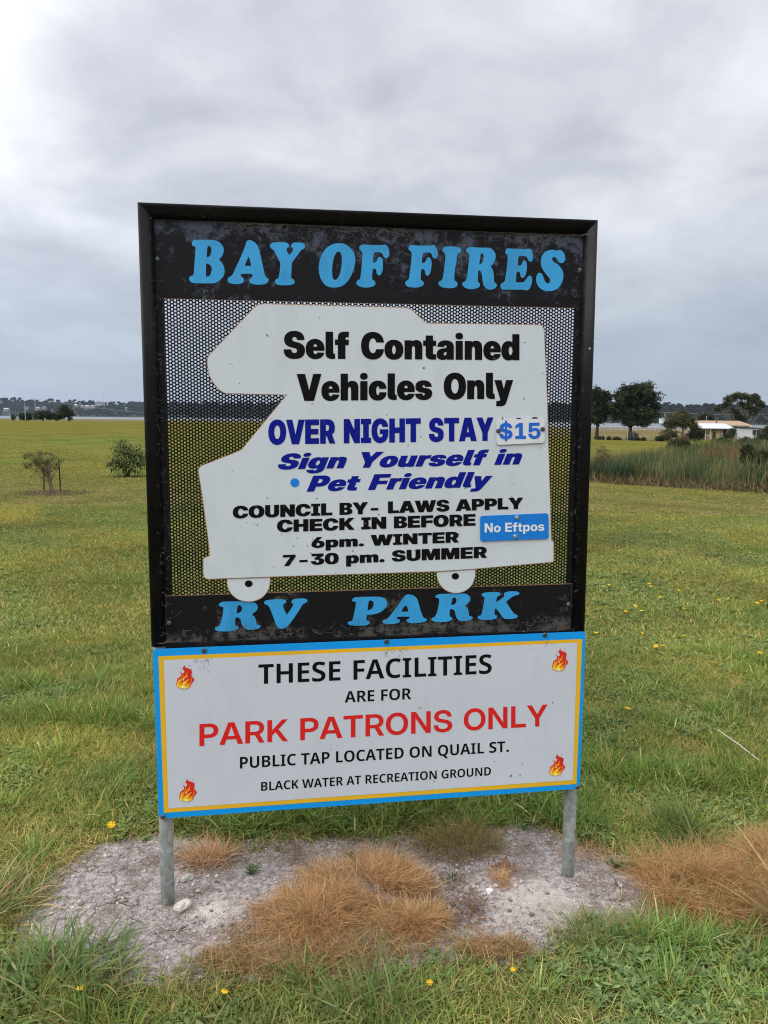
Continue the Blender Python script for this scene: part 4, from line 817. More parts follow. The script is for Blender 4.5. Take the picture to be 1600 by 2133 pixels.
a = vnoise(x, y, 1.3, 4.0); b = vnoise(x, y, 0.9, 14.0); u = rng.uniform(0, 1, len(x))
idx = np.where(a + 0.9 * u > 0.60, rng.integers(4, 7, len(x)), rng.integers(0, 4, len(x)))
idx = np.where((b > 0.44) & (u < 0.6), rng.integers(7, 9, len(x)), idx)
thin = (vnoise(x, y, 0.85, 33.0) + 0.5 * vnoise(x, y, 2.4, 35.0)) > 0.40
idx = np.where(thin & (u < 0.7), rng.integers(9, 11, len(x)), idx)
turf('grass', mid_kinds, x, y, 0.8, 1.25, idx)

far_kinds = [with_mat(patch_mesh('turf_far', 0.9, 620, (0.02, 0.05), (0.011, 0.020), GREEN, 0.05, lean=(0.7, 1.5)), Blade.m) for i in range(4)]
x, y = fan(8400, 12.0, 90.0, 1.5)
k = rng.uniform(0, 1, len(x)) < np.interp(y, [12, 30, 90], [1.0, 0.85, 0.0])
x, y = x[k], y[k]
k = ~((x / y > 0.255) & (y > 20) & (y < 40))
x, y = x[k], y[k]
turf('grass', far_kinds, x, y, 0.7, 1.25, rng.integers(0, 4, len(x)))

# ---- the bare patch
Pm = Mat('grit', rough=0.92, spec=0.2)
pp = Pm.pos()
c1 = Pm.mix(Pm.step(Pm.noise(pp, 60.0, 4.0, 0.7), 0.35, 0.65), (0.175, 0.148, 0.140), (0.40, 0.355, 0.345))
c1 = Pm.mix(Pm.math('MULTIPLY', Pm.step(Pm.noise(pp, 4.5, 6.0, 0.7), 0.44, 0.62), 0.8), c1, (0.115, 0.085, 0.066))
sp = Pm.node('ShaderNodeTexVoronoi'); sp.inputs['Scale'].default_value = 120.0; Pm.l.new(pp, sp.inputs['Vector'])
c1 = Pm.mix(Pm.math('MULTIPLY', Pm.step(sp.outputs['Distance'], 0.35, 0.15), 0.6), c1, (0.50, 0.47, 0.45))
def blot(cx, cy, r):
    v = Pm.node('ShaderNodeVectorMath', operation='DISTANCE'); Pm.l.new(pp, v.inputs[0]); v.inputs[1].default_value = (cx, cy, 0.03)
    return Pm.step(Pm.math('MULTIPLY_ADD', Pm.noise(pp, 22.0, 4.0), 0.16, v.outputs['Value']), r + 0.10, r)
pale = Pm.math('MAXIMUM', blot(-0.52, 2.25, 0.075), Pm.math('MULTIPLY', blot(0.50, 2.30, 0.16), 0.45))
c1 = Pm.mix(Pm.math('MULTIPLY', pale, 0.8), c1, (0.56, 0.53, 0.47))
post_soil = Pm.math('MAXIMUM', blot(-0.675, 2.285, 0.012), blot(0.645, 2.455, 0.012))
c1 = Pm.mix(Pm.math('MULTIPLY', post_soil, 0.75), c1, (0.07, 0.052, 0.042))
crk = Pm.node('ShaderNodeTexVoronoi', feature='DISTANCE_TO_EDGE'); crk.inputs['Scale'].default_value = 5.0
cv = Pm.node('ShaderNodeVectorMath', operation='ADD'); Pm.l.new(pp, cv.inputs[0])
cn = Pm.node('ShaderNodeTexNoise'); cn.inputs['Scale'].default_value = 9.0; cn.inputs['Detail'].default_value = 4.0; Pm.l.new(pp, cn.inputs['Vector'])
cs_ = Pm.node('ShaderNodeVectorMath', operation='SCALE'); cs_.inputs['Scale'].default_value = 0.16; Pm.l.new(cn.outputs['Color'], cs_.inputs[0]); Pm.l.new(cs_.outputs[0], cv.inputs[1])
Pm.l.new(cv.outputs[0], crk.inputs['Vector'])
crack = Pm.math('MULTIPLY', Pm.step(crk.outputs['Distance'], 0.022, 0.006), Pm.step(Pm.noise(pp, 3.0, 3.0), 0.50, 0.58))
c1 = Pm.mix(Pm.math('MULTIPLY', crack, 0.85), c1, (0.05, 0.038, 0.03))
Pm.base(c1)
Pm.bump(Pm.math('ADD', Pm.noise(pp, 150.0, 4.0, 0.7), Pm.math('MULTIPLY', sp.outputs['Distance'], 0.6)), 0.8, 0.006)
gx = np.arange(-1.36, 1.20, 0.012); gy = np.arange(1.80, 2.98, 0.012)
XX, YY = np.meshgrid(gx, gy)
dd = patch_dist(XX.ravel(), YY.ravel()) + 0.06 * vnoise(XX.ravel(), YY.ravel(), 5.0, 3.0) + 0.03 * vnoise(XX.ravel(), YY.ravel(), 15.0, 6.0)
ZZ = patch_z(XX.ravel(), YY.ravel())
ok = dd > -0.075
ids = -np.ones(len(ok), int); ids[ok] = np.arange(ok.sum())
nx = len(gx)
qa = (np.arange(len(gy) - 1)[:, None] * nx + np.arange(nx - 1)[None]).ravel()
quad = np.stack([qa, qa + 1, qa + nx + 1, qa + nx], 1)
quad = ids[quad[ok[quad].all(1)]]
V = np.stack([XX.ravel(), YY.ravel(), ZZ], 1)[ok]
gp = link('gravel_ground', np_mesh('gravel_ground', V, np.concatenate([quad[:, [0, 1, 2]], quad[:, [0, 2, 3]]]), smooth=True), Pm.m)
tag(gp, kind='structure')

# loose grit and small stones on it
def stones(name, n, size, pal, region):
    x, y = region(n)
    n = len(x)
    r = size(n)
    base = []
    ph = (1 + 5 ** 0.5) / 2
    ico = np.array([(-1, ph, 0), (1, ph, 0), (-1, -ph, 0), (1, -ph, 0), (0, -1, ph), (0, 1, ph), (0, -1, -ph), (0, 1, -ph), (ph, 0, -1), (ph, 0, 1), (-ph, 0, -1), (-ph, 0, 1)]) / 1.9
    fa = np.array([(0, 11, 5), (0, 5, 1), (0, 1, 7), (0, 7, 10), (0, 10, 11), (1, 5, 9), (5, 11, 4), (11, 10, 2), (10, 7, 6), (7, 1, 8), (3, 9, 4), (3, 4, 2), (3, 2, 6), (3, 6, 8), (3, 8, 9), (4, 9, 5), (2, 4, 11), (6, 2, 10), (8, 6, 7), (9, 8, 1)])
    a = rng.uniform(0, 6.28, n)
    sc = rng.uniform(0.65, 1.3, (n, 1, 3)); sc[:, :, 2] *= 0.55
    v = ico[None] * sc * rng.uniform(0.8, 1.2, (n, 12, 1)) * r[:, None, None]
    co, si = np.cos(a)[:, None], np.sin(a)[:, None]
    vx = v[:, :, 0] * co - v[:, :, 1] * si; vy = v[:, :, 0] * si + v[:, :, 1] * co
    z = patch_z(x, y) + r * 0.25
    V = np.stack([vx + x[:, None], vy + y[:, None], v[:, :, 2] + z[:, None]], 2)
    T = (fa[None] + (np.arange(n) * 12)[:, None, None]).reshape(-1, 3)
    return np_mesh(name, V.reshape(-1, 3), T, np.repeat(pick(pal, n, 0.25), 12, axis=0))
def on_patch(lo):
    def f(n):
        x = rng.uniform(-1.12, 0.98, n); y = rng.uniform(1.9, 2.8, n)
        k = (patch_dist(x, y) > lo) & (vnoise(x, y, 6.0, 31.0) + rng.uniform(-0.3, 0.5, n) > 0.0)
        return x[k], y[k]
    return f
StoneM = Mat('grit_stone', rough=0.85, spec=0.25)
StoneM.base(StoneM.attr('tone')); StoneM.bump(StoneM.noise(StoneM.pos(), 200.0, 3.0), 0.4, 0.002)
GRIT = [(0.38, 0.335, 0.32), (0.27, 0.23, 0.215), (0.43, 0.39, 0.37), (0.16, 0.13, 0.115), (0.35, 0.31, 0.30), (0.31, 0.265, 0.25), (0.22, 0.185, 0.165)]
grav = link('gravel', stones('gravel', 16000, lambda n: 0.0014 + 0.0075 * rng.uniform(0, 1, n) ** 9, GRIT, on_patch(-0.01)), StoneM.m)
tag(grav, kind='stuff')

# ------------------------------------------------------------------ THE SIGN
u_ = Vector((math.cos(YAW), math.sin(YAW), 0)); v_ = Vector((0, 0, 1)); nn_ = Vector((math.sin(YAW), -math.cos(YAW), 0))
z_ax = (v_ - LEAN * nn_ + TILT * u_).normalized()
x_ax = (u_ - TILT * v_); x_ax = (x_ax - z_ax * x_ax.dot(z_ax)).normalized()
y_ax = z_ax.cross(x_ax)
sm = Matrix((x_ax, y_ax, z_ax)).transposed().to_4x4(); sm.translation = (SX, SY, 0)
sign = bpy.data.objects.new('park_sign', None); col.objects.link(sign)
sign.matrix_world = sm
tag(sign, 'tall black framed sign with a white motorhome shape and a blue edged notice board below', 'sign')
OFF = dict(header=-.017, footer=-.017, cut=-.010, price=-.005, eft=-.006, board=.012, mesh=-.026, frame=0.0)

def paint(name, base, rough=0.4, spec=0.45, grime=0.12, scale=5.0):
    M = Mat(name, base, rough, spec)
    o = M.obj()
    g = M.math('ADD', M.noise(o, scale, 6.0, 0.65), M.math('MULTIPLY', M.noise(o, scale * 9, 3.0, 0.6, stretch=(1.0, 1.0, 0.25)), 0.35))
    dark = tuple(q * (1 - grime * 2.2) for q in base)
    M.base(M.mix(M.step(g, 0.55, 1.0), base, dark))
    M.rough(M.math('MULTIPLY_ADD', g, 0.25, rough - 0.12))
    M.bump(M.noise(o, 40.0, 3.0), 0.04, 0.002)
    return M

blk = Mat('black_frame_paint', (0.006, 0.0065, 0.008), 0.5, 0.16)
bo = blk.obj()
dust = blk.step(blk.math('ADD', blk.noise(bo, 7.0, 7.0, 0.72), blk.math('MULTIPLY', blk.noise(bo, 90.0, 3.0, 0.7), 0.35)), 0.68, 1.0)
blk.base(blk.mix(dust, (0.006, 0.0065, 0.008), (0.03, 0.027, 0.024)))
fl = blk.node('ShaderNodeTexVoronoi'); fl.inputs['Scale'].default_value = 24.0; fl.inputs['Randomness'].default_value = 1.0; blk.l.new(bo, fl.inputs['Vector'])
fleck = blk.math('MULTIPLY', blk.step(fl.outputs['Distance'], 0.09, 0.05), blk.step(blk.noise(bo, 3.0, 2.0), 0.52, 0.60))
blk.base(blk.mix(fleck, blk.mix(dust, (0.006, 0.0065, 0.008), (0.03, 0.027, 0.024)), (0.34, 0.35, 0.33)))
blk.rough(blk.math('MULTIPLY_ADD', dust, 0.4, 0.40)); blk.bump(blk.noise(bo, 60.0, 4.0), 0.12, 0.003)

def panel_black(name, top_z, bot_z, tone_a, amount, low=False):
    M = Mat(name, (0.008, 0.008, 0.010), 0.5, 0.16)
    o = M.obj()
    s = M.node('ShaderNodeSeparateXYZ'); M.l.new(o, s.inputs[0])
    h = M.math('DIVIDE', M.math('SUBTRACT', s.outputs[2], bot_z), top_z - bot_z)
    big = M.noise(o, 9.0, 3.0, 0.5, 0.6)
    fine = M.noise(o, 42.0, 7.0, 0.78, 0.4)
    want = M.step(h, 0.55, 0.0) if low else M.step(h, 0.1, 1.0)
    f = M.math('ADD', M.math('ADD', M.math('MULTIPLY', big, 0.50), M.math('MULTIPLY', fine, 0.74)), M.math('MULTIPLY', want, amount))
    m_ = M.step(f, 0.69, 0.82)
    M.base(M.mix(M.math('MULTIPLY', m_, 0.8), (0.0075, 0.0075, 0.0095), tone_a))
    M.rough(M.math('MULTIPLY_ADD', m_, 0.35, 0.42)); M.bump(fine, 0.1, 0.002)
    return M.m
HeadM = panel_black('header_black', 2.113, 1.895, (0.075, 0.088, 0.128), 0.12)
FootM = panel_black('footer_black', 1.012, 0.863, (0.085, 0.080, 0.072), 0.16, True)
Rust = simple('rust_edge', (0.36, 0.19, 0.075), 0.85, 0.2, 0, 0.5, 14.0)
RustD = simple('rusty_seam', (0.16, 0.10, 0.06), 0.85, 0.2, 0, 0.6, 30.0)
MeshM = Mat('perforated_black', (0.004, 0.004, 0.0045), 0.6, 0.12).m
Galv = Mat('galvanised', (0.36, 0.39, 0.385), 0.5, 0.5, 0.35)
gv = Galv.node('ShaderNodeTexVoronoi'); gv.inputs['Scale'].default_value = 55.0; Galv.l.new(Galv.obj(), gv.inputs['Vector'])
gn = Galv.math('ADD', Galv.math('MULTIPLY', gv.outputs['Color'], 0.35), Galv.noise(Galv.obj(), 12.0, 6.0, 0.7, stretch=(1, 1, 0.3)))
Galv.base(Galv.mix(Galv.step(gn, 0.4, 0.95), (0.19, 0.215, 0.21), (0.47, 0.50, 0.485)))
Galv.rough(Galv.math('MULTIPLY_ADD', gn, 0.3, 0.35)); Galv.bump(gn, 0.1, 0.002)
White = Mat('white_sheet', (0.65, 0.68, 0.70), 0.38, 0.45)
wo_ = White.obj()
scr = White.math('MULTIPLY', White.step(White.noise(wo_, 55.0, 3.0, 0.7, 0.5, stretch=(1.0, 1.0, 0.45)), 0.68, 0.78), White.step(White.noise(wo_, 3.2, 3.0), 0.50, 0.62))
wb = White.mix(White.math('MULTIPLY', White.step(White.noise(wo_, 6.0, 6.0, 0.7, stretch=(1.0, 1.0, 0.35)), 0.42, 0.75), 0.5), (0.56, 0.615, 0.66), (0.45, 0.50, 0.525))
wb = White.mix(White.math('MULTIPLY', scr, 0.6), wb, (0.30, 0.32, 0.34))
vr = White.node('ShaderNodeTexVoronoi'); vr.inputs['Scale'].default_value = 17.0; White.l.new(wo_, vr.inputs['Vector'])
wb = White.mix(White.math('MULTIPLY', White.step(vr.outputs['Distance'], 0.05, 0.03), 0.9), wb, (0.20, 0.12, 0.05))
White.base(wb); White.bump(White.noise(wo_, 5.0, 2.0), 0.08, 0.01)
BoardW = paint('notice_white', (0.55, 0.59, 0.66), 0.35, 0.45, 0.04, 4.0).m
BoardB = paint('notice_blue', (0.0, 0.30, 0.80), 0.35, 0.45, 0.04).m
BoardG = paint('notice_gold', (0.75, 0.44, 0.018), 0.4, 0.4, 0.05).m
AluM = simple('plate_metal', (0.52, 0.54, 0.56), 0.4, 0.5, 0.6)
PlateW = paint('plate_white', (0.66, 0.68, 0.70), 0.3, 0.5, 0.03).m
PlateB = paint('plate_blue', (0.0, 0.185, 0.66), 0.3, 0.5, 0.05).m
INK = {'black': paint('black_vinyl', (0.004, 0.004, 0.0045), 0.5, 0.10, 0.0).m, 'navy': paint('navy_vinyl', (0.003, 0.010, 0.24), 0.45, 0.12, 0.1).m,
       'blue': paint('blue_vinyl', (0.004, 0.12, 0.60), 0.4, 0.4, 0.1).m, 'white': paint('white_vinyl', (0.66, 0.74, 0.80), 0.4, 0.4, 0.02).m,
       'red': paint('red_vinyl', (0.66, 0.012, 0.012), 0.4, 0.4, 0.05).m, 'sky': paint('sky_blue_vinyl', (0.032, 0.33, 0.68), 0.42, 0.4, 0.16, 4.0).m,
       'dot': paint('dot_vinyl', (0.0, 0.20, 0.72), 0.4, 0.4, 0.05).m,
       'orange': paint('orange_print', (0.85, 0.26, 0.015), 0.4, 0.4, 0.0).m, 'yellow': paint('yellow_print', (0.88, 0.62, 0.03), 0.4, 0.4, 0.0).m,
       'pale': paint('pale_print', (0.86, 0.84, 0.42), 0.4, 0.4, 0.0).m, 'flame': paint('flame_red_print', (0.62, 0.02, 0.012), 0.4, 0.4, 0.0).m}

def fill(contours, nonzero=True):
    """triangulate flat outlines (lists of 2D points); overlapping strokes are united"""
    vs2, ed = [], []
    for c in contours:
        k = len(vs2); n = len(c)
        vs2 += [Vector(p) for p in c]
        ed += [(k + i, k + (i + 1) % n) for i in range(n)]
    v, e, f, *_ = delaunay_2d_cdt(vs2, ed, [], 0, 1e-7)
    if not f:
        return [], []
    V = np.array([tuple(p) for p in v]); F = np.array([t for t in f if len(t) == 3])
    cen = V[F].mean(1)
    w = np.zeros(len(cen), int)
    for c in contours:
        P = np.array(c); Q = np.roll(P, -1, axis=0)
        for (ax, ay), (bx, by) in zip(P, Q):
            if ay == by: continue
            up = (ay <= cen[:, 1]) & (by > cen[:, 1]); dn = (by <= cen[:, 1]) & (ay > cen[:, 1])
            xi = ax + (cen[:, 1] - ay) / (by - ay) * (bx - ax)
            left = cen[:, 0] < xi
            w += (up & left).astype(int) - (dn & left).astype(int)
    keep = (w != 0) if nonzero else (w % 2 != 0)
    return V, F[keep]

def flat_each(name, shapes, *args, **kw):
    for s in shapes:
        flat(name, [s], *args, **kw)

def flat(name, shapes, off, mat, parent, nonzero=True, lift=0.0008):
    """flat vinyl print: filled outlines in board metres, just proud of the surface at 'off'"""
    vs3, fs, k = [], [], 0
    for cs in shapes:
        V, F = fill(cs, nonzero)
        if not len(F): continue
        vs3.append(np.stack([V[:, 0], np.full(len(V), -(off + lift)), V[:, 1]], 1)); fs.append(F + k); k += len(V)
    V = np.concatenate(vs3); F = np.concatenate(fs)
    # face the viewer (local -y)
    n = np.cross(V[F[:, 1]] - V[F[:, 0]], V[F[:, 2]] - V[F[:, 0]])[:, 1]
    F[n > 0] = F[n > 0][:, ::-1]
    return link(name, np_mesh(name, V, F), mat, parent)

def spline(pts, n=5):
    """closed smooth outline through the points; points with a third value stay sharp corners"""
    P = [np.array(p[:2], float) for p in pts]; N = len(P); sharp = [len(p) > 2 for p in pts]
    out = []
    for i in range(N):
        p0, p1, p2, p3 = P[i - 1], P[i], P[(i + 1) % N], P[(i + 2) % N]
        m1 = (p2 - p0) * 0.5 if not sharp[i] else (p2 - p1)
        m2 = (p3 - p1) * 0.5 if not sharp[(i + 1) % N] else (p2 - p1)
        L_ = np.linalg.norm(p2 - p1)
        for q in (m1, m2):
            s = np.linalg.norm(q)
            if s > L_ * 1.25: q *= L_ * 1.25 / s
        for k in range(n):
            t = k / n
            out.append(tuple((2 * t**3 - 3 * t**2 + 1) * p1 + (t**3 - 2 * t**2 + t) * m1 + (-2 * t**3 + 3 * t**2) * p2 + (t**3 - t**2) * m2))
    return out

def rounded(poly, r, n=5):
    """round the corners of a polygon; r per corner or one value"""
    P = [np.array(p, float) for p in poly]; N = len(P); out = []
    for i in range(N):
        a, b, c = P[i - 1], P[i], P[(i + 1) % N]
        rr = r[i] if isinstance(r, (list, tuple)) else r
        da, dc = (a - b), (c - b); la, lc = np.linalg.norm(da), np.linalg.norm(dc)
        rr = min(rr, la * .45, lc * .45)
        if rr <= 1e-6: out.append(tuple(b)); continue
        s, e = b + da / la * rr, b + dc / lc * rr
        for k in range(n + 1):
            t = k / n
            out.append(tuple((1 - t)**2 * s + 2 * t * (1 - t) * b + t * t * e))
    return out

def mm(pts):
    return [(p[0] / 1000.0, p[1] / 1000.0) for p in pts]

def area2(c):
    return sum(a[0] * b[1] - b[0] * a[1] for a, b in zip(c, c[1:] + c[:1]))

def plate(name, outline, off, thick, mats, parent):
    """sheet with thickness: front at 'off', back 'thick' behind; mats = front (and edge)"""
    c = list(outline)
    if area2(c) < 0: c.reverse()
    V, F = fill([c])
    n = len(V)
    v = [(p[0], -off, p[1]) for p in V] + [(p[0], -off + thick, p[1]) for p in V]
    f = []
    for t in F:
        a, b, d = (V[i] for i in t)
        t = tuple(t) if (b[0] - a[0]) * (d[1] - a[1]) - (b[1] - a[1]) * (d[0] - a[0]) > 0 else tuple(reversed(t))
        f.append(t); f.append(tuple(i + n for i in reversed(t)))
    nf = len(f); k = len(v); N = len(c)
    v += [(p[0], -off, p[1]) for p in c] + [(p[0], -off + thick, p[1]) for p in c]
    for i in range(N):
        j = (i + 1) % N
        f.append((k + j, k + i, k + N + i, k + N + j))
    me = bpy.data.meshes.new(name); me.from_pydata(v, [], f)
    if len(mats) > 1:
        me.polygons.foreach_set('material_index', np.array([0] * nf + [1] * N, dtype=np.int32))
    me.update()
    o = link(name, me, None, parent)
    for q in mats: me.materials.append(q)
    return o

def grow(c, d):
    """outline moved outwards by d"""
    c = list(c)
    if area2(c) < 0: c.reverse()
    P = np.array(c); N = len(P); out = []
    for i in range(N):
        e1 = P[i] - P[i - 1]; e2 = P[(i + 1) % N] - P[i]
        n1 = np.array([e1[1], -e1[0]]) / (np.linalg.norm(e1) + 1e-12); n2 = np.array([e2[1], -e2[0]]) / (np.linalg.norm(e2) + 1e-12)
        n = n1 + n2; L_ = np.linalg.norm(n)
        n = n / L_ if L_ > 1e-6 else n1
        out.append(tuple(P[i] + n * d / max(0.5, n.dot(n1))))
    return out

# lettering from outlines
_glyph = {}
def glyph(font, ch):
    key = (font, ch)
    if key not in _glyph:
        adv, s = GLYPHS[font][ch]
        cs = []
        for c in (s.split('|') if s else []):
            pts = []
            for tok in c.split():
                on = not tok.endswith('o'); a, b = tok.rstrip('o').split(','); pts.append((int(a), int(b), on))
            full = []
            for i, p in enumerate(pts):
                q = pts[(i + 1) % len(pts)]
                full.append(p)
                if not p[2] and not q[2]: full.append(((p[0] + q[0]) / 2, (p[1] + q[1]) / 2, True))
            while not full[0][2]: full = full[1:] + full[:1]
            out = []; N = len(full); i = 0
            while i < N:
                p = full[i]; q = full[(i + 1) % N]
                out.append(p[:2])
                if not q[2]:
                    r = full[(i + 2) % N]
                    for t in (0.25, 0.5, 0.75):
                        out.append(((1 - t)**2 * p[0] + 2 * t * (1 - t) * q[0] + t * t * r[0], (1 - t)**2 * p[1] + 2 * t * (1 - t) * q[1] + t * t * r[1]))
                    i += 2
                else:
                    i += 1
            cs.append(out)
        _glyph[key] = (adv, cs)
    return _glyph[key]

HEAVY = {'heavy': 24.0, 'bold': 0.0, 'human': 0.0, 'black': 0.0}
TRACK = {'heavy': 16.0, 'bold': 0.0, 'human': 0.0, 'black': 0.0}
CAP = {'heavy': 727.0, 'bold': 727.0, 'black': 727.0, 'human': 714.0}
def widen(c, d):
    """thicken the upright strokes: points move sideways along the outline's outward normal"""
    if d == 0: return c
    P = np.array(c, float); e1 = P - np.roll(P, 1, axis=0); e2 = np.roll(P, -1, axis=0) - P
    n1 = np.stack([-e1[:, 1], e1[:, 0]], 1) / (np.linalg.norm(e1, axis=1)[:, None] + 1e-9)
    n2 = np.stack([-e2[:, 1], e2[:, 0]], 1) / (np.linalg.norm(e2, axis=1)[:, None] + 1e-9)
    n = n1 + n2; n /= np.linalg.norm(n, axis=1)[:, None] + 1e-9
    sx_ = np.where(np.abs(n[:, 0]) > 0.25, np.sign(n[:, 0]) * np.minimum(1.0, np.abs(n[:, 0]) * 1.3), n[:, 0])
    P[:, 0] += d * sx_
    return [tuple(p) for p in P]

def text_shapes(text, font, quad, shear, space):
    """lay the text between the four corners of its ink: base left, base right, cap left, cap right (metres)"""
    x = 0.0; placed = []
    for ch in text:
        adv, cs = glyph(font, ch)
        placed.append((x, [widen(c, HEAVY[font]) for c in cs])); x += adv * (space if ch == ' ' else 1.0) + TRACK[font]
    xs = [p[0] + px for px, cs in placed for c in cs for p in c]
    lo, hi = min(xs), max(xs)
    bl, br, tl, tr = (np.array(q) for q in quad)
    res = []
    for px, cs in placed:
        sh = []
        for c in cs:
            o = []
            for p in c:
                s = (p[0] + px - lo) / (hi - lo); t = p[1] / CAP[font]
                s2 = s + shear * t * np.linalg.norm(tl - bl) / np.linalg.norm(br - bl)
                a = bl + (br - bl) * s2; b = tl + (tr - tl) * s2
                o.append(tuple(a + (b - a) * t))
            sh.append(o)
        if sh: res.append(sh)
    return res

# --- posts
for s in (-1, 1):
    m_ = MB()
    tp = [(s * 0.665 + 0.001 * math.sin(z * 3), 0.030, z) for z in (-0.15, 0.2, 0.5, 0.95)]
    m_.tube(tp, 0.0213, 20).build('post', Galv.m, sign, smooth=True)
# --- frame rails: rounded box section, mitred at the top corners
def rail(a, b, inward, mitre_a, mitre_b, w=0.044, dp=0.052, r=0.015):
    """rail whose outer edge runs a->b; inward = unit 2D direction to the inside"""
    a, b, inward = np.array(a), np.array(b), np.array(inward)
    d = (b - a) / np.linalg.norm(b - a)
    prof = []
    for cx, cy, a0 in ((w - r, r, -90), (w - r, dp - r, 0), (r, dp - r, 90), (r, r, 180)):
        for k in range(6):
            t = math.radians(a0 + 18 * k)
            prof.append((cx + r * math.cos(t), cy + r * math.sin(t)))
    v = []
    for end, mit, sg in ((a, mitre_a, 1), (b, mitre_b, -1)):
        for i, y in prof:
            p = end + inward * i + d * (sg * i if mit else 0)
            v.append((p[0], y, p[1]))
    n = len(prof)
    f = [(k, (k + 1) % n, n + (k + 1) % n, n + k) for k in range(n)] + [tuple(range(n)), tuple(reversed(range(n, 2 * n)))]
    return v, f
def add_rail(name, *args):
    v, f = rail(*args)
    me = bpy.data.meshes.new(name); me.from_pydata(v, [], f)
    me.update(); me.validate()
    import bmesh
    bm = bmesh.new(); bm.from_mesh(me); bmesh.ops.recalc_face_normals(bm, faces=bm.faces); bm.to_mesh(me); bm.free()
    me.polygons.foreach_set('use_smooth', np.array([len(p.vertices) == 4 for p in me.polygons]))
    return link(name, me, blk.m, sign)
XW = W / 2
add_rail('top_rail', (-XW, ZT), (XW, ZT), (0, -1), True, True)
add_rail('side_rail', (-XW, ZB), (-XW, ZT), (1, 0), False, True)
add_rail('side_rail', (XW, ZB), (XW, ZT), (-1, 0), False, True)
br = MB().box((0, 0.024, 0.826), (1.29, 0.040, 0.076)).build('bottom_rail', blk.m, sign)
fm = MB()
for x0, x1, z0, z1 in ((-0.646, -0.6262, 0.862, 2.118), (0.6262, 0.646, 0.862, 2.118), (-0.6262, 0.6262, 1.900, 2.118)):
    fm.box(((x0 + x1) / 2, 0.0245, (z0 + z1) / 2), (x1 - x0, 0.005, z1 - z0))
fm.build('inner_flange', blk.m, sign)
# --- perforated sheet: hexagonal cells, each with a round hole
PH = 0.0104; R6 = PH / math.sqrt(3); CP = PH * math.sqrt(3) / 2
ncol = int(1.262 / CP); nrow = int((1.905 - 0.866) / PH)
ci_, ri_ = np.meshgrid(np.arange(ncol), np.arange(nrow), indexing='ij')
cx = (-0.629 + ci_ * CP).ravel(); cz = (0.866 + PH / 2 + ri_ * PH + (ci_ % 2) * PH / 2).ravel()
ho = np.radians(np.arange(0, 360, 60)); hi_ = np.radians(np.arange(0, 360, 30)); rh = 0.0034
vx = np.concatenate([R6 * np.cos(ho), rh * np.cos(hi_)]); vz = np.concatenate([R6 * np.sin(ho), rh * np.sin(hi_)])
tri = []
for k in range(6):
    a, b = k, (k + 1) % 6; i0, i1, i2 = 6 + 2 * k, 6 + (2 * k + 1) % 12, 6 + (2 * k + 2) % 12
    tri += [(a, i0, i1), (a, i1, b), (b, i1, i2)]
V = np.stack([cx[:, None] + vx[None], np.full((len(cx), 18), 0.026), cz[:, None] + vz[None]], 2).reshape(-1, 3)
T = (np.array(tri)[None] + (np.arange(len(cx)) * 18)[:, None, None]).reshape(-1, 3)
link('perforated_sheet', np_mesh('perforated_sheet', V, T[:, ::-1]), MeshM, sign)
# --- header and footer panels
hd = plate('header_board', mm(HEADER), OFF['header'], 0.004, (HeadM, RustD), sign)
plate('edge_seam', grow(mm(HEADER), 0.0022), OFF['header'] - 0.0012, 0.0015, (RustD,), hd)
ft = plate('footer_board', mm(FOOTER), OFF['footer'], 0.004, (FootM, RustD), sign)
plate('edge_seam', grow(mm(FOOTER), 0.0022), OFF['footer'] - 0.0012, 0.0015, (RustD,), ft)
for n, o_, cs in ROUND_LETTERS:
    flat('letter', [[mm(spline([(p[0], p[1], 1) if len(p) > 2 else p for p in c], 4)) for c in cs]], OFF[o_], INK['sky'], hd if o_ == 'header' else ft, nonzero=False)
ScrewD = simple('screw_dark', (0.10, 0.10, 0.11), 0.4, 0.5, 0.6)
ScrewG = simple('screw_green', (0.10, 0.17, 0.14), 0.6, 0.4, 0.2)
ScrewS = simple('screw_steel', (0.42, 0.43, 0.44), 0.35, 0.5, 0.7)
def screw(x, z, off, r, mat, parent):
    v, f = [], []
    rings = ((1.0, 0.0), (1.0, 0.25), (0.82, 0.52), (0.5, 0.62), (0.42, 0.40))
    for q, h in rings:
        for k in range(14):
            t = 2 * math.pi * k / 14
            v.append((x + r * q * math.cos(t), -(off + r * h), z + r * q * math.sin(t)))
    for i in range(len(rings) - 1):
        for k in range(14):
            f.append((i * 14 + k, i * 14 + (k + 1) % 14, (i + 1) * 14 + (k + 1) % 14, (i + 1) * 14 + k))
    f.append(tuple(range(56, 70)))
    return MB().add(v, f).build('screw', mat, parent)
for p in mm(HEADER_SCREWS): screw(p[0], p[1], OFF['header'], 0.0060, ScrewG, hd)
for p in mm(FOOTER_SCREWS): screw(p[0], p[1], OFF['footer'], 0.0065, ScrewG, ft)
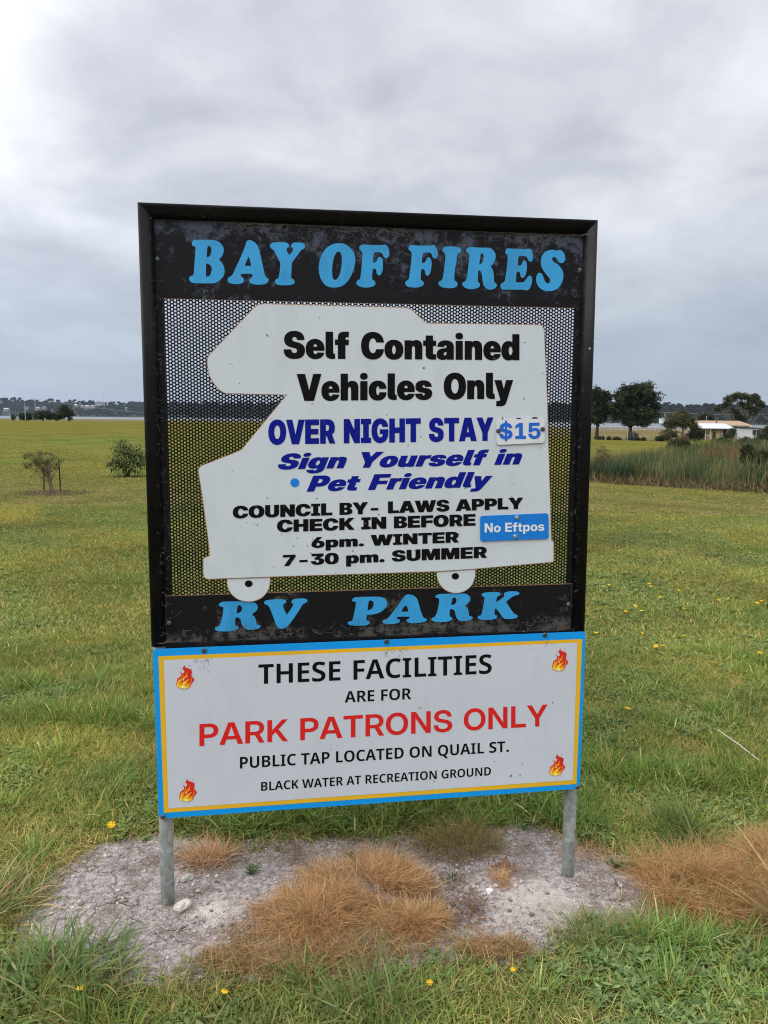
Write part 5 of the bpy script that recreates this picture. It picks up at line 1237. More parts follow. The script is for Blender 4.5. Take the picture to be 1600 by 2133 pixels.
# --- the white motorhome shape
cutp = mm(CUTOUT)
cut_ob = plate('motorhome_panel', rounded(cutp, 0.004, 2), OFF['cut'], 0.003, (White.m, Rust), sign)
plate('rusty_edge', grow(rounded(cutp, 0.004, 2), 0.0021), OFF['cut'] - 0.0009, 0.0015, (Rust,), cut_ob)
for wp, hub in ((WHEEL_A, HUBS[0]), (WHEEL_B, HUBS[1])):
    wpl = plate('wheel', mm(wp), OFF['cut'] - 0.0030, 0.0025, (White.m, Rust), cut_ob)
    plate('wheel_edge', grow(mm(wp), 0.0022), OFF['cut'] - 0.0042, 0.0012, (Rust,), cut_ob)
    c = mm([hub])[0]
    flat('hub_spot', [[[(c[0] + 0.0118 * math.cos(2 * math.pi * k / 24), c[1] + 0.0105 * math.sin(2 * math.pi * k / 24)) for k in range(24)]]], OFF['cut'] - 0.0030, INK['black'], cut_ob)
pr = plate('price_plate', rounded(mm(PRICE), 0.011, 6), OFF['price'], 0.0035, (PlateW, AluM), sign)
ef = plate('payment_plate', rounded(mm(EFTPOS), 0.009, 6), OFF['eft'], 0.0030, (PlateB, PlateB), sign)
for p in mm(PRICE_SCREWS): screw(p[0], p[1], OFF['price'], 0.0075, ScrewD, pr)
for p in mm(EFT_SCREWS): screw(p[0], p[1], OFF['eft'], 0.0070, ScrewS, ef)
# the tops of an older painted price peeping out above the plate
om = mm(OLD_MARKS)
sh = [[[(om[0][0] - 0.0014, om[0][1] - 0.006), (om[0][0] + 0.0014, om[0][1] - 0.006), (om[0][0] + 0.0014, om[0][1] + 0.003), (om[0][0] - 0.0014, om[0][1] + 0.003)]]]
for c, w_ in ((om[1], 0.010), (om[2], 0.011)):
    sh.append([[(c[0] + w_ * math.cos(t), c[1] - 0.0045 + 0.005 * math.sin(t)) for t in np.linspace(0, math.pi, 12)]])
flat_each('old_price_mark', sh, OFF['cut'], INK['black'], cut_ob, lift=0.0006)
bc = mm(BULLET)[0]
flat('bullet', [[[(bc[0] + 0.0136 * math.cos(2 * math.pi * k / 28), bc[1] + 0.0136 * math.sin(2 * math.pi * k / 28)) for k in range(28)]]], OFF['cut'], INK['dot'], cut_ob)
# --- the notice board
nb = plate('notice_board', rounded(mm(BOARD), 0.011, 5), OFF['board'], 0.004, (BoardB, BoardB), sign)
flat('gold_border', [[mm(BOARD_GOLD)]], OFF['board'], BoardG, nb, lift=0.0006)
flat('white_field', [[mm(BOARD_WHITE)]], OFF['board'], BoardW, nb, lift=0.0012)
for p in mm(BOARD_SCREWS): screw(p[0], p[1], OFF['board'], 0.0080, ScrewD, nb)
par = {'cut': cut_ob, 'price': pr, 'eft': ef, 'board': nb}
for text, font, off, ink, quad, shear, space in TEXT_LINES:
    flat_each('letter', text_shapes(text, font, mm(quad), shear, space), OFF[off], INK[ink], par[off], lift=0.0019 if off == 'board' else 0.0009)
# flames printed in the corners (outline in sixteenths of a pixel of the artwork, y down)
FL_RED = [(925, 515, 1), (890, 575), (905, 610), (965, 645), (1040, 670), (1090, 700), (1130, 675, 1), (1108, 715), (1125, 800), (1105, 880), (1112, 940), (1165, 1000), (1190, 1060), (1175, 1110), (1130, 1160), (1085, 1210), (1080, 1260), (1040, 1320), (960, 1365), (850, 1380), (740, 1365), (650, 1320), (600, 1270), (585, 1210), (600, 1150), (625, 1110), (620, 1040), (660, 990), (730, 940), (765, 890), (760, 830), (725, 790), (705, 750, 1), (770, 800), (830, 830), (865, 780), (865, 730), (825, 690), (820, 640), (860, 580)]
FL_OR = [[(600, 1250), (615, 1190), (650, 1120), (665, 1020), (690, 1045), (735, 1000), (790, 940), (795, 850, 1), (830, 880), (815, 950), (770, 1010), (790, 1060), (750, 1130), (760, 1170), (830, 1110), (900, 1080), (975, 1040), (1040, 1030, 1), (1000, 1090), (930, 1150), (960, 1190), (1060, 1150), (1085, 1080), (1075, 970, 1), (1115, 1040), (1110, 1120), (1060, 1180), (1040, 1230), (1075, 1250), (1030, 1315), (950, 1355), (850, 1370), (740, 1355), (650, 1310)],
         [(800, 1030), (830, 960), (900, 910), (930, 850), (990, 790, 1), (960, 880), (975, 960), (920, 1000), (865, 1020), (850, 1080, 1)]]
FL_YE = [[(612, 1250), (630, 1160), (680, 1100), (680, 1030, 1), (720, 1080), (690, 1150), (680, 1210), (715, 1300), (720, 1180, 1), (745, 1260), (790, 1190), (880, 1130), (980, 1100, 1), (930, 1160), (870, 1210), (880, 1260), (960, 1290), (1040, 1300), (960, 1350), (850, 1368), (740, 1350), (655, 1305)]]
FL_PA = [[(770, 1290), (810, 1265), (860, 1300), (890, 1350), (850, 1365), (790, 1340)], [(815, 1060), (830, 1020), (855, 1020), (855, 1070)]]
SPARKS = [[(1030, 590), (1045, 535), (1055, 560), (1050, 590)], [(735, 640), (745, 690), (755, 665)], [(545, 1035), (570, 1060), (560, 1065)], [(1155, 735), (1165, 755), (1158, 755)]]
K_ = 0.001425 / 16.0
for i, c in enumerate(mm(FLAME_AT)):
    def art(pts, n=3):
        return spline([(c[0] + (p[0] - 875) * K_, c[1] - (p[1] - 950) * K_) + ((1,) if len(p) > 2 else ()) for p in pts], n)
    fo = flat('flame', [[art(FL_RED)]] + [[art(s, 1)] for s in SPARKS], OFF['board'], INK['flame'], nb, lift=0.0019)
    flat('flame_orange', [[art(q)] for q in FL_OR], OFF['board'], INK['orange'], nb, lift=0.0024)
    flat('flame_yellow', [[art(q)] for q in FL_YE], OFF['board'], INK['yellow'], nb, lift=0.0029)
    flat('flame_core', [[art(q)] for q in FL_PA], OFF['board'], INK['pale'], nb, lift=0.0034)
# --- old cobwebs in the frame
web = Mat('cobweb', (0.16, 0.145, 0.125), 0.9, 0.1).m
wvs, wfs = [], []
def strand(p, q, sag, w=0.0006):
    p, q = Vector(p), Vector(q); k = len(wvs); n = 5
    side = Vector((random.uniform(-.3, .3), 0, 1)).cross(q - p)
    side = Vector((-(q - p).z, 0, (q - p).x)).normalized() * w * 0.5
    for i in range(n + 1):
        t = i / n
        c = p.lerp(q, t) + Vector((random.uniform(-.002, .002), random.uniform(-.001, .001), -sag * 4 * t * (1 - t) + random.uniform(-.002, .002)))
        wvs.extend((c - side, c + side))
    for i in range(n):
        wfs.append((k + 2 * i, k + 2 * i + 1, k + 2 * i + 3, k + 2 * i + 2))
for cx0, cz0, sp_, nstr in ((-0.34, 2.108, 0.13, 90), (-0.08, 2.105, 0.12, 60), (0.08, 2.10, 0.16, 80), (0.52, 2.10, 0.14, 90), (0.635, 2.05, 0.03, 50), (0.1, 0.885, 0.3, 120), (-0.4, 0.885, 0.22, 90), (0.55, 0.88, 0.1, 40), (-0.642, 1.6, 0.012, 60), (-0.642, 1.2, 0.012, 40), (0.642, 1.3, 0.012, 60), (-0.642, 0.92, 0.02, 40)):
    for i in range(nstr):
        tall = sp_ < 0.04
        x0 = cx0 + random.gauss(0, sp_ * 0.5); z0 = cz0 + random.gauss(0, 0.22 if tall else 0.012)
        x0 = max(-0.672, min(0.672, x0)); z0 = max(0.868, min(2.112, z0))
        a = random.uniform(0, math.pi); L_ = random.uniform(0.008, 0.035)
        yy = -OFF['header'] - random.uniform(0.002, 0.006)
        if abs(x0) > 0.64: yy = -0.0012
        if abs(x0) > 0.63: L_ *= 0.5
        strand((x0, yy, z0), (x0 + L_ * math.cos(a), yy - random.uniform(0, .002), max(0.866, min(2.115, z0 + L_ * math.sin(a) * 0.7))), random.uniform(0, .004), random.uniform(0.0004, 0.0009))
for cx0, cz0, nstr in ((-0.529, 0.826, 16), (0.035, 0.832, 14), (0.075, 0.836, 12), (0.546, 0.842, 6)):
    for i in range(nstr):
        x0, z0 = cx0 + random.gauss(0, 0.012), cz0 - abs(random.gauss(0, 0.016)); a = random.uniform(-2.4, -0.7); L_ = random.uniform(0.004, 0.018)
        strand((x0, -0.0145, z0), (x0 + L_ * math.cos(a), -0.0145, z0 + L_ * math.sin(a)), 0.001, random.uniform(0.0004, 0.0008))
cw = MB().add(wvs, wfs).build('cobweb', web, sign)
tag(cw, kind='stuff')

# fly specks and scuffs on the two white faces
SpeckM = simple('dirt_speck', (0.13, 0.11, 0.09), 0.8, 0.1)
def specks(n, x0, x1, z0, z1, off, parent):
    sh = []
    for i in range(n):
        cx_, cz_ = random.uniform(x0, x1), random.uniform(z0, z1); r_ = random.uniform(0.0006, 0.0019) * (1.6 if random.random() < .12 else 1); st = random.uniform(1, 2.6); an = random.uniform(0, 3.1)
        sh.append([[(cx_ + r_ * (st * math.cos(t) * math.cos(an) - math.sin(t) * math.sin(an)), cz_ + r_ * (st * math.cos(t) * math.sin(an) + math.sin(t) * math.cos(an))) for t in np.linspace(0, 2 * math.pi, 7)[:-1]]])
    tag(flat('dirt_specks', sh, off, SpeckM, parent, lift=0.0028 if parent == nb else 0.0012), kind='stuff')
specks(16, -0.64, 0.645, 0.37, 0.81, OFF['board'], nb)
specks(44, -0.44, 0.53, 1.12, 1.85, OFF['cut'], cut_ob)
specks(14, -0.44, -0.10, 1.10, 1.30, OFF['cut'], cut_ob)

# ------------------------------------------------------------------ trees, bushes and reeds
Bark = Mat('bark', (0.075, 0.062, 0.05), 0.9, 0.15)
Bark.base(Bark.mix(Bark.noise(Bark.obj(), 6.0, 5.0, 0.7, stretch=(1, 1, 0.25)), (0.045, 0.038, 0.032), (0.125, 0.105, 0.085)))
Bark.bump(Bark.noise(Bark.obj(), 9.0, 5.0, 0.7, stretch=(1, 1, 0.2)), 0.5, 0.05)
PaleBark = simple('pale_bark', (0.145, 0.125, 0.105), 0.85, 0.2, 0, 0.3, 3.0)

def leaf_cloud(blobs, n, size, pal, gap=0.0, gscale=0.5, shell=0.45, flat_=0.35, droop=0.0, jit=0.3):
    """leaf-sized diamonds through the crown's volume; gap > 0 thins them out in clumps so the sky shows"""
    B = np.array([b[:6] for b in blobs], float)                     # x y z rx ry rz
    w = (B[:, 3] * B[:, 4] * B[:, 5]) ** 0.75; w /= w.sum()
    k = rng.choice(len(B), n, p=w)
    d = rng.normal(0, 1, (n, 3)); d /= np.linalg.norm(d, axis=1)[:, None]
    r = shell + (1 - shell) * rng.uniform(0, 1, n) ** 0.6
    wob = 1 + 0.30 * np.sin(d[:, 0] * 5 + k * 1.7) * np.sin(d[:, 1] * 6 + k) + 0.16 * np.sin(d[:, 2] * 9 + k * 2.3 + d[:, 0] * 7)
    p = B[k, :3] + d * B[k, 3:6] * (r * wob)[:, None]
    if gap > 0:
        nz = np.array([mnoise.noise(Vector(q) * gscale) for q in p])
        keep = nz > (gap - 0.5) + rng.normal(0, 0.06, n)
        p, d, k = p[keep], d[keep], k[keep]
    n = len(p)
    s = rng.uniform(0.6, 1.4, n) * size
    a = rng.normal(0, 1, (n, 3)); a[:, 2] = a[:, 2] * 0.8 - droop; a /= np.linalg.norm(a, axis=1)[:, None]
    c_ = np.cross(a, rng.normal(0, 1, (n, 3)) + d * 0.8); c_ /= np.linalg.norm(c_, axis=1)[:, None] + 1e-9
    a *= s[:, None]; c_ *= (s * flat_)[:, None]
    V = np.stack([p - a, p - c_, p + a, p + c_], 1).reshape(-1, 3)
    T = (np.array([(0, 1, 2), (0, 2, 3)])[None] + (np.arange(n) * 4)[:, None, None]).reshape(-1, 3)
    pal = np.array(pal)
    clump = np.clip(np.array([mnoise.noise(Vector(q) * (1.2 / (size * 7)) + Vector((7, 3, 1))) for q in p]) * 1.1 + 0.5 + rng.normal(0, 0.16, n), 0, 0.999)
    c = pal[(clump * len(pal)).astype(int)] * rng.uniform(1 - jit, 1 + jit, (n, 1))
    return V, T, np.repeat(c, 4, axis=0)

def make_tree(name, label, cat, base, blobs, n, size, pal, trunk=None, limbs=True, bark=None, group=None, rtrunk=0.3, **kw):
    """blobs in metres relative to the base; trunk = list of points (base-relative) or None for a shrub"""
    o = empty(name, base)
    tag(o, label, cat, group)
    crown = link('crown' if cat in ('tree', 'sapling') else 'foliage', np_mesh('crown', *leaf_cloud(blobs, n, size, pal, **kw)), Leaf.m, o)
    mb = MB()
    if trunk:
        rad = [rtrunk * (1.25 if i == 0 else 1 - 0.55 * i / (len(trunk) - 1)) for i in range(len(trunk))]
        mb.tube(trunk, rad, 9)
        top = Vector(trunk[-1]); mid = Vector(trunk[max(1, len(trunk) - 2)])
        if limbs:
            for i, b in enumerate(blobs):
                c = Vector(b[:3]); s = mid.lerp(top, random.uniform(0.1, 1.0)) if i % 2 else top
                q = s.lerp(c, 0.5) + Vector((random.uniform(-.1, .1), random.uniform(-.1, .1), -0.12)) * (c - s).length
                mb.tube([s, q, c, c + (c - q) * 0.2], [rtrunk * .42, rtrunk * .30, rtrunk * .17, rtrunk * .05], 6)
                for j in range(3):
                    e = c + Vector((random.uniform(-1, 1) * b[3], random.uniform(-1, 1) * b[4], random.uniform(-.4, .9) * b[5])) * 0.8
                    mb.tube([q.lerp(c, .4), q.lerp(e, .6) + Vector((0, 0, -.05 * b[5])), e], [rtrunk * .16, rtrunk * .1, rtrunk * .03], 5)
        mb.build('trunk', bark or Bark.m, o, smooth=True)
    else:
        for i in range(5):
            b = blobs[i % len(blobs)]
            mb.tube([(random.uniform(-.1, .1) * b[3], 0, -0.05), (b[0] * .6 + random.uniform(-.3, .3) * b[3], b[1] * .6, b[2] * .6), (b[0] + random.uniform(-.5, .5) * b[3], b[1], b[2] + .3 * b[5])], [rtrunk, rtrunk * .6, rtrunk * .2], 5)
        mb.build('stem', bark or Bark.m, o)
    return o

def px_blobs(lst, x0, y0, k, deep=0.9):
    """crown lobes read off the survey sketch: centre and radii in sketch units, k metres per unit"""
    return [((x - x0) * k, random.uniform(-.35, .35) * rx * k, (y0 - y) * k, rx * k, rx * k * deep, ry * k) for x, y, rx, ry in lst]

PINE = [(0.018, 0.027, 0.011), (0.026, 0.038, 0.014), (0.036, 0.052, 0.018), (0.046, 0.062, 0.022)]
OLIVE = [(0.040, 0.044, 0.014), (0.062, 0.064, 0.020), (0.085, 0.083, 0.026), (0.110, 0.102, 0.034)]
BUSH = [(0.028, 0.040, 0.014), (0.040, 0.056, 0.018), (0.054, 0.072, 0.024)]
GUM = [(0.030, 0.040, 0.018), (0.046, 0.056, 0.024), (0.066, 0.074, 0.030), (0.085, 0.088, 0.036)]
K1 = 140 / 1615.0
make_tree('pine_tree', 'large dark spreading pine, the taller of the two right of the sign', 'tree', at(.3164, 140), px_blobs([(1322, 816, 36, 20), (1290, 830, 20, 20), (1352, 826, 26, 18), (1300, 812, 20, 16), (1338, 801, 22, 12), (1308, 852, 22, 16), (1345, 856, 28, 14), (1340, 874, 24, 9), (1284, 858, 14, 16), (1310, 874, 20, 10), (1364, 842, 12, 8), (1316, 835, 18, 14), (1277, 843, 11, 13), (1372, 832, 8, 6)], 1313, 911, K1), 20000, 0.23, PINE, [(0, 0, -.3), (0.05, 0, 2.0), (0.1, 0, 4.0), (0.5, 0, 7.0)], rtrunk=0.36, gap=0.24, gscale=0.5, shell=0.3)
make_tree('pine_tree', 'dark pine half hidden behind the right edge of the sign', 'tree', at(.2735, 143), px_blobs([(1240, 820, 20, 17), (1253, 838, 11, 18), (1232, 846, 22, 20), (1222, 828, 14, 14), (1240, 868, 18, 12), (1256, 865, 8, 8), (1261, 824, 13, 13), (1266, 848, 11, 14)], 1243, 910, K1 * 143 / 140), 12000, 0.23, PINE, [(0, 0, -.3), (0.1, 0, 2.4), (-0.1, 0, 5.0), (-.2, 0, 6.6)], rtrunk=0.32, gap=0.24, gscale=0.5, shell=0.3)
K2 = 135 / 1615.0
make_tree('shade_tree', 'round olive green tree with one trunk left of the low house', 'tree', at(.3845, 135), px_blobs([(1412, 864, 26, 15), (1396, 873, 15, 11), (1432, 868, 18, 14), (1418, 854, 18, 10)], 1423, 908, K2), 9000, 0.15, OLIVE, [(0, 0, -.3), (-.05, 0, 1.0), (0.05, 0, 2.0)], rtrunk=0.2, gap=0.2, gscale=0.9, shell=0.4)
make_tree('bush', 'rounded mid green bush below the olive green tree', 'bush', at(.3665, 131), px_blobs([(1396, 897, 17, 12), (1384, 904, 10, 6), (1408, 900, 9, 9)], 1395, 911, 131 / 1615), 3500, 0.12, BUSH + [(0.07, 0.08, 0.03)], gap=0.2, gscale=1.2, rtrunk=0.06)
make_tree('bush', 'low dark shrub at the lawn edge left of the rounded bush', 'bush', at(.3555, 132), px_blobs([(1375, 907, 11, 6)], 1376, 912, 132 / 1615), 900, 0.12, BUSH, rtrunk=0.05)
make_tree('bush', 'tall dense dark shrub against the left end of the house', 'bush', at(.4012, 138), px_blobs([(1450, 896, 15, 16), (1447, 884, 9, 9), (1460, 902, 10, 10), (1440, 903, 10, 9)], 1450, 914, 138 / 1615), 5000, 0.13, BUSH, gap=0.1, rtrunk=0.08)
make_tree('garden_shrub', 'thin reddish shrub between the rounded bush and the dense dark shrub', 'shrub', at(.3865, 128), px_blobs([(1425, 905, 9, 9), (1420, 910, 7, 6)], 1424, 914, 128 / 1615), 700, 0.11, [(0.12, 0.07, 0.045), (0.16, 0.10, 0.06), (0.07, 0.07, 0.03)], rtrunk=0.04)
make_tree('shade_tree', 'brownish tree rising behind the dense dark shrub and the house roof', 'tree', at(.4136, 195), px_blobs([(1470, 866, 15, 11), (1461, 870, 9, 10), (1479, 872, 9, 9)], 1470, 905, 195 / 1615), 3000, 0.24, [(0.035, 0.034, 0.018), (0.055, 0.05, 0.024), (0.085, 0.07, 0.035)], [(0, 0, -.5), (0, 0, 1.8), (.3, 0, 3.0)], rtrunk=0.2, gap=0.38, gscale=0.5)
K3 = 180 / 1615.0
gum = px_blobs([(1499, 843, 9, 6), (1508, 838, 7, 5), (1522, 824, 13, 9), (1533, 816, 10, 6), (1546, 818, 13, 8), (1568, 822, 15, 10), (1580, 832, 10, 8), (1589, 836, 5, 5), (1545, 833, 9, 5), (1558, 840, 12, 5), (1575, 843, 11, 5), (1536, 858, 8, 10), (1548, 864, 9, 8), (1562, 833, 8, 5), (1530, 846, 10, 5), (1514, 833, 9, 5), (1570, 852, 9, 5)], 1546, 904, K3)
make_tree('gum_tree', 'tall open eucalypt with bare pale limbs behind the low house', 'tree', at(.459, 180), gum, 15000, 0.20, GUM, [(0, 0, -.5), (.1, 0, 1.8), (-.1, 0, 2.6)], bark=PaleBark, rtrunk=0.46, gap=0.05, gscale=0.55, shell=0.35)
make_tree('bush', 'leafy climbing bush against the wall where the white wing begins', 'bush', at(.4478, 158.5), px_blobs([(1525, 898, 7, 10), (1520, 905, 8, 8), (1512, 907, 6, 7)], 1524, 915, 158.5 / 1615), 1800, 0.13, BUSH, rtrunk=0.06)
make_tree('bush', 'broad dark bush at the right edge hiding the end of the white wing', 'bush', at(.492, 128), px_blobs([(1596, 898, 18, 14), (1604, 888, 12, 10), (1585, 904, 9, 9)], 1596, 915, 128 / 1615), 4500, 0.13, BUSH, gap=0.1, rtrunk=0.08)
make_tree('bush', 'purplish grey bush at the foot of the taller pine', 'bush', at(.3205, 137), px_blobs([(1320, 903, 12, 9), (1312, 907, 8, 5)], 1319, 912, 137 / 1615), 1600, 0.12, [(0.06, 0.055, 0.065), (0.09, 0.085, 0.10), (0.045, 0.05, 0.04)], gap=0.25, gscale=1.5, rtrunk=0.05)
for px_, rx, lab in ((1248, 9, 'grey green bush at the foot of the pine half hidden by the sign'), (1257, 4.5, 'small clipped dark bush nearest the sign along the lawn edge'), (1269, 5, 'flat low bush second from the sign along the lawn edge'), (1287, 9, 'long low hedge bush between the two pines'), (1330, 7, 'round clipped bush just right of the taller pine trunk'), (1343, 5, 'small upright bush right of the clipped round bush')):
    t = (px_ - 802) / 1615
    make_tree('bush', lab, 'bush', at(t, 136), px_blobs([(px_, 909, rx, 4.5)], px_, 912, 136 / 1615), 900 if rx > 5 else 500, 0.11, BUSH, rtrunk=0.04)

# far left, on the rim of the field
K4 = 201 / 1615.0
def rim(px_, d=201):
    return at((px_ - 802) / 1615, d, 0)
for px_, bl, n, lab in ((55, [(47, 868, 8, 7), (60, 867, 9, 7), (54, 872, 13, 4)], 2600, 'low dark bush under the pale pole on the far field edge'),
                        (92, [(80, 864, 11, 9), (96, 863, 12, 8), (104, 868, 10, 7), (88, 870, 18, 5)], 4200, 'wide dark rounded bush in the middle of the far clump'),
                        (118, [(113, 868, 7, 7), (121, 869, 7, 6)], 1600, 'olive bush tucked between the wide bush and the leaning tree'),
                        (29, [(29, 870, 5, 5), (28, 867, 3, 3)], 700, 'small bright green bush standing alone on the far field edge')):
    make_tree('bush', lab, 'bush', rim(px_), px_blobs(bl, px_, 877, K4), n, 0.20, PINE if px_ in (55, 92) else ([(0.03, 0.036, 0.014), (0.045, 0.05, 0.02)] if px_ == 118 else [(0.045, 0.075, 0.025), (0.06, 0.095, 0.03)]), rtrunk=0.1, gap=0.1)
make_tree('windswept_tree', 'tallest dark windswept tree at the right end of the far clump', 'tree', rim(141), px_blobs([(136, 852, 11, 9), (130, 860, 10, 8), (144, 860, 9, 8), (147, 869, 5, 7), (128, 868, 8, 5), (154, 864, 5, 3), (140, 864, 9, 6)], 141, 877, K4), 5000, 0.20, PINE, [(0.4, 0, -.4), (.2, 0, 1.2), (-.3, 0, 2.6)], rtrunk=0.22, gap=0.2, gscale=0.6)

# reeds in the drain
fr_t = np.array([0.24, 0.268, 0.34, 0.42, 0.50, 0.60]); fr_d = np.array([23.0, 22.3, 21.2, 20.2, 19.3, 18.6])
bk_t = np.array([0.24, 0.268, 0.31, 0.35, 0.39, 0.45, 0.60]); bk_d = np.array([24.5, 25.5, 30.0, 36.0, 52.0, 66.0, 70.0])
def reed_bed(n, lo=0.0, hi=1.0, pw=1.35):
    t = rng.uniform(0.245, 0.70, n); k = lo + (hi - lo) * rng.uniform(0, 1, n) ** pw
    f, b = np.interp(t, fr_t, fr_d), np.interp(t, bk_t, bk_d)
    d = f + (b - f) * k + rng.normal(0, 0.12, n)
    return t * d, d, t, k
REED = [(0.048, 0.080, 0.038), (0.066, 0.102, 0.044), (0.098, 0.130, 0.048), (0.165, 0.172, 0.060)]
x, y, t, k = reed_bed(22000)
nz = vnoise(x, y, 0.55, 3.0) + 0.6 * vnoise(x, y, 1.7, 7.0)
n = len(x)
dead = (nz + rng.normal(0, 0.22, n)) > 0.40
rust = (((t - .452) / .045) ** 2 + ((y - 34) / 6.0) ** 2 < 1.0) & (rng.uniform(0, 1, n) < 0.8)
hgt = 0.84 + 0.22 * vnoise(x, y, 0.4, 12.0) + 0.30 * np.clip((y - 22) / 30, 0, 1)
hgt *= np.interp(t, [0.24, 0.27, 0.33, 0.40], [0.62, 0.66, 0.86, 1.0]) * (1 + 0.22 * vnoise(x, y, 1.1, 41.0))
c = np.array(REED)[np.clip(((vnoise(x, y, 0.9, 51.0) * 1.3 + 0.45 + rng.normal(0, .2, n)) * 4), 0, 3.99).astype(int)] * rng.uniform(.75, 1.25, (n, 1)); c[dead] = pick([(0.22, 0.155, 0.065), (0.27, 0.195, 0.09), (0.15, 0.115, 0.05)], int(dead.sum()), 0.25)
c[rust] = pick([(0.20, 0.105, 0.045), (0.15, 0.09, 0.045)], int(rust.sum()), 0.25)
P3 = np.stack([x, y, gz(x, y) - 0.03], 1)
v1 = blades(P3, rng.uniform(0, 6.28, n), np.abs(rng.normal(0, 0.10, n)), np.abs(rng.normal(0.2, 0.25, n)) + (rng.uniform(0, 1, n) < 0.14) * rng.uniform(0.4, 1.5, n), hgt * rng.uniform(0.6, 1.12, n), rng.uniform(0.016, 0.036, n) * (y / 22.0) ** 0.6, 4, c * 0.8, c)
# dead litter at the foot of the bed
t = rng.uniform(0.245, 0.70, 5600); y = np.interp(t, fr_t, fr_d) + rng.normal(-0.1, 0.45, 5600); x = t * y
n = len(x); c = pick([(0.15, 0.10, 0.05), (0.22, 0.15, 0.07), (0.09, 0.075, 0.035), (0.08, 0.09, 0.035)], n, 0.25)
v2 = blades(np.stack([x, y, gz(x, y)], 1), rng.uniform(0, 6.28, n), rng.uniform(0.3, 1.3, n), rng.uniform(0.1, 0.6, n), rng.uniform(0.12, 0.42, n), rng.uniform(0.014, 0.028, n), 2, c, c)
# pale grass and seed heads behind the bed on the left
x = rng.uniform(0, 1, 4200); t = 0.25 + 0.135 * x; y = np.interp(t, bk_t, bk_d) + rng.uniform(-2, 9, 4200) * rng.uniform(0.2, 1, 4200)
n = len(t); c = pick([(0.20, 0.15, 0.065), (0.26, 0.19, 0.085), (0.12, 0.115, 0.045)], n, 0.2)
v3 = blades(np.stack([t * y, y, gz(t * y, y)], 1), rng.uniform(0, 6.28, n), np.abs(rng.normal(0, 0.2, n)), rng.uniform(0.1, 0.5, n), rng.uniform(0.25, 0.75, n), rng.uniform(0.012, 0.022, n), 2, c * 0.8, c)
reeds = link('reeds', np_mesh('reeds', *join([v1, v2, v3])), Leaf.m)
tag(reeds, kind='stuff')
REED_GREEN = [(0.034, 0.060, 0.024), (0.050, 0.082, 0.030), (0.070, 0.105, 0.038)]
make_tree('marsh_bush', 'dark dense bush rising out of the back of the reeds', 'bush', at(.383, 44), px_blobs([(1411, 922, 16, 11), (1428, 924, 14, 12), (1400, 928, 11, 9), (1420, 936, 24, 12)], 1420, 954, 44 / 1615), 5200, 0.05, BUSH[:2] + [(0.05, 0.055, 0.024)], rtrunk=0.02)
make_tree('marsh_bush', 'tall dark shrub among the reeds near the right edge', 'bush', at(.472, 23.5), px_blobs([(1560, 940, 13, 16), (1578, 955, 20, 14), (1552, 955, 10, 12), (1594, 948, 12, 12)], 1563, 1001, 23.5 / 1615), 5200, 0.036, BUSH, gap=0.1, rtrunk=0.02)
make_tree('marsh_bush', 'dense green shrub in the reeds right below the cream wall', 'bush', at(.436, 62), px_blobs([(1506, 916, 16, 9), (1494, 921, 10, 7), (1520, 920, 9, 8)], 1506, 936, 62 / 1615), 3600, 0.07, REED_GREEN, rtrunk=0.03)
make_tree('marsh_bush', 'dense green shrub in the reeds below the white wing', 'bush', at(.468, 60), px_blobs([(1557, 914, 18, 9), (1543, 919, 12, 8), (1574, 918, 12, 9), (1560, 925, 22, 8)], 1557, 937, 60 / 1615), 4200, 0.07, REED_GREEN, rtrunk=0.03)
make_tree('marsh_bush', 'sparse twiggy shrub at the left end of the reed bed beside the sign', 'bush', at(.281, 22.8), px_blobs([(1254, 950, 14, 18), (1247, 975, 12, 14), (1266, 965, 10, 12)], 1254, 1003, 22.8 / 1615), 1900, 0.026, [(0.07, 0.062, 0.03), (0.10, 0.085, 0.04), (0.05, 0.055, 0.025)], gap=0.3, gscale=6.0, rtrunk=0.008, flat_=0.22)

# ------------------------------------------------------------------ left: the staked sapling and the leafy bush
MulchM = Mat('mulch', rough=0.95, spec=0.1)
MulchM.base(MulchM.mix(MulchM.noise(MulchM.pos(), 22.0, 5.0, 0.7), (0.045, 0.032, 0.022), (0.14, 0.10, 0.06)))
MulchM.bump(MulchM.noise(MulchM.pos(), 40.0, 4.0), 0.8, 0.03)
mv = [(0.0, 0.0, 0.07)]
for q, h in ((0.45, 0.06), (0.8, 0.035), (1.08, -0.02)):
    for k in range(28):
        a = 2 * math.pi * k / 28; w_ = 1 + 0.16 * math.sin(a * 3 + 1) + 0.1 * math.sin(a * 7)
        mv.append((0.62 * q * w_ * math.cos(a), 0.40 * q * w_ * math.sin(a), h * 0.35))
mf = [(0, 1 + k, 1 + (k + 1) % 28) for k in range(28)]
for i in range(2):
    mf += [(1 + i * 28 + k, 29 + i * 28 + k, 29 + i * 28 + (k + 1) % 28, 1 + i * 28 + (k + 1) % 28) for k in range(28)]
mul_ = MB().add(mv, mf).build('mulch_bed', MulchM.m, smooth=True)
qm = disc(900, 1.0); qx, qy = -6.58 + qm[:, 0] * 0.74, 15.25 + qm[:, 1] * 0.52
cm = pick([(0.10, 0.065, 0.035), (0.17, 0.115, 0.06), (0.12, 0.13, 0.04), (0.16, 0.17, 0.05)], 900, 0.25)
bits = link('mulch_litter', np_mesh('mulch_litter', *blades(np.stack([qx, qy, gz(qx, qy) + 0.004], 1), rng.uniform(0, 6.28, 900), rng.uniform(0.5, 1.45, 900), rng.uniform(0, 0.5, 900), rng.uniform(0.03, 0.10, 900), rng.uniform(0.006, 0.014, 900), 2, cm, cm)), Leaf.m)
tag(bits, kind='stuff')
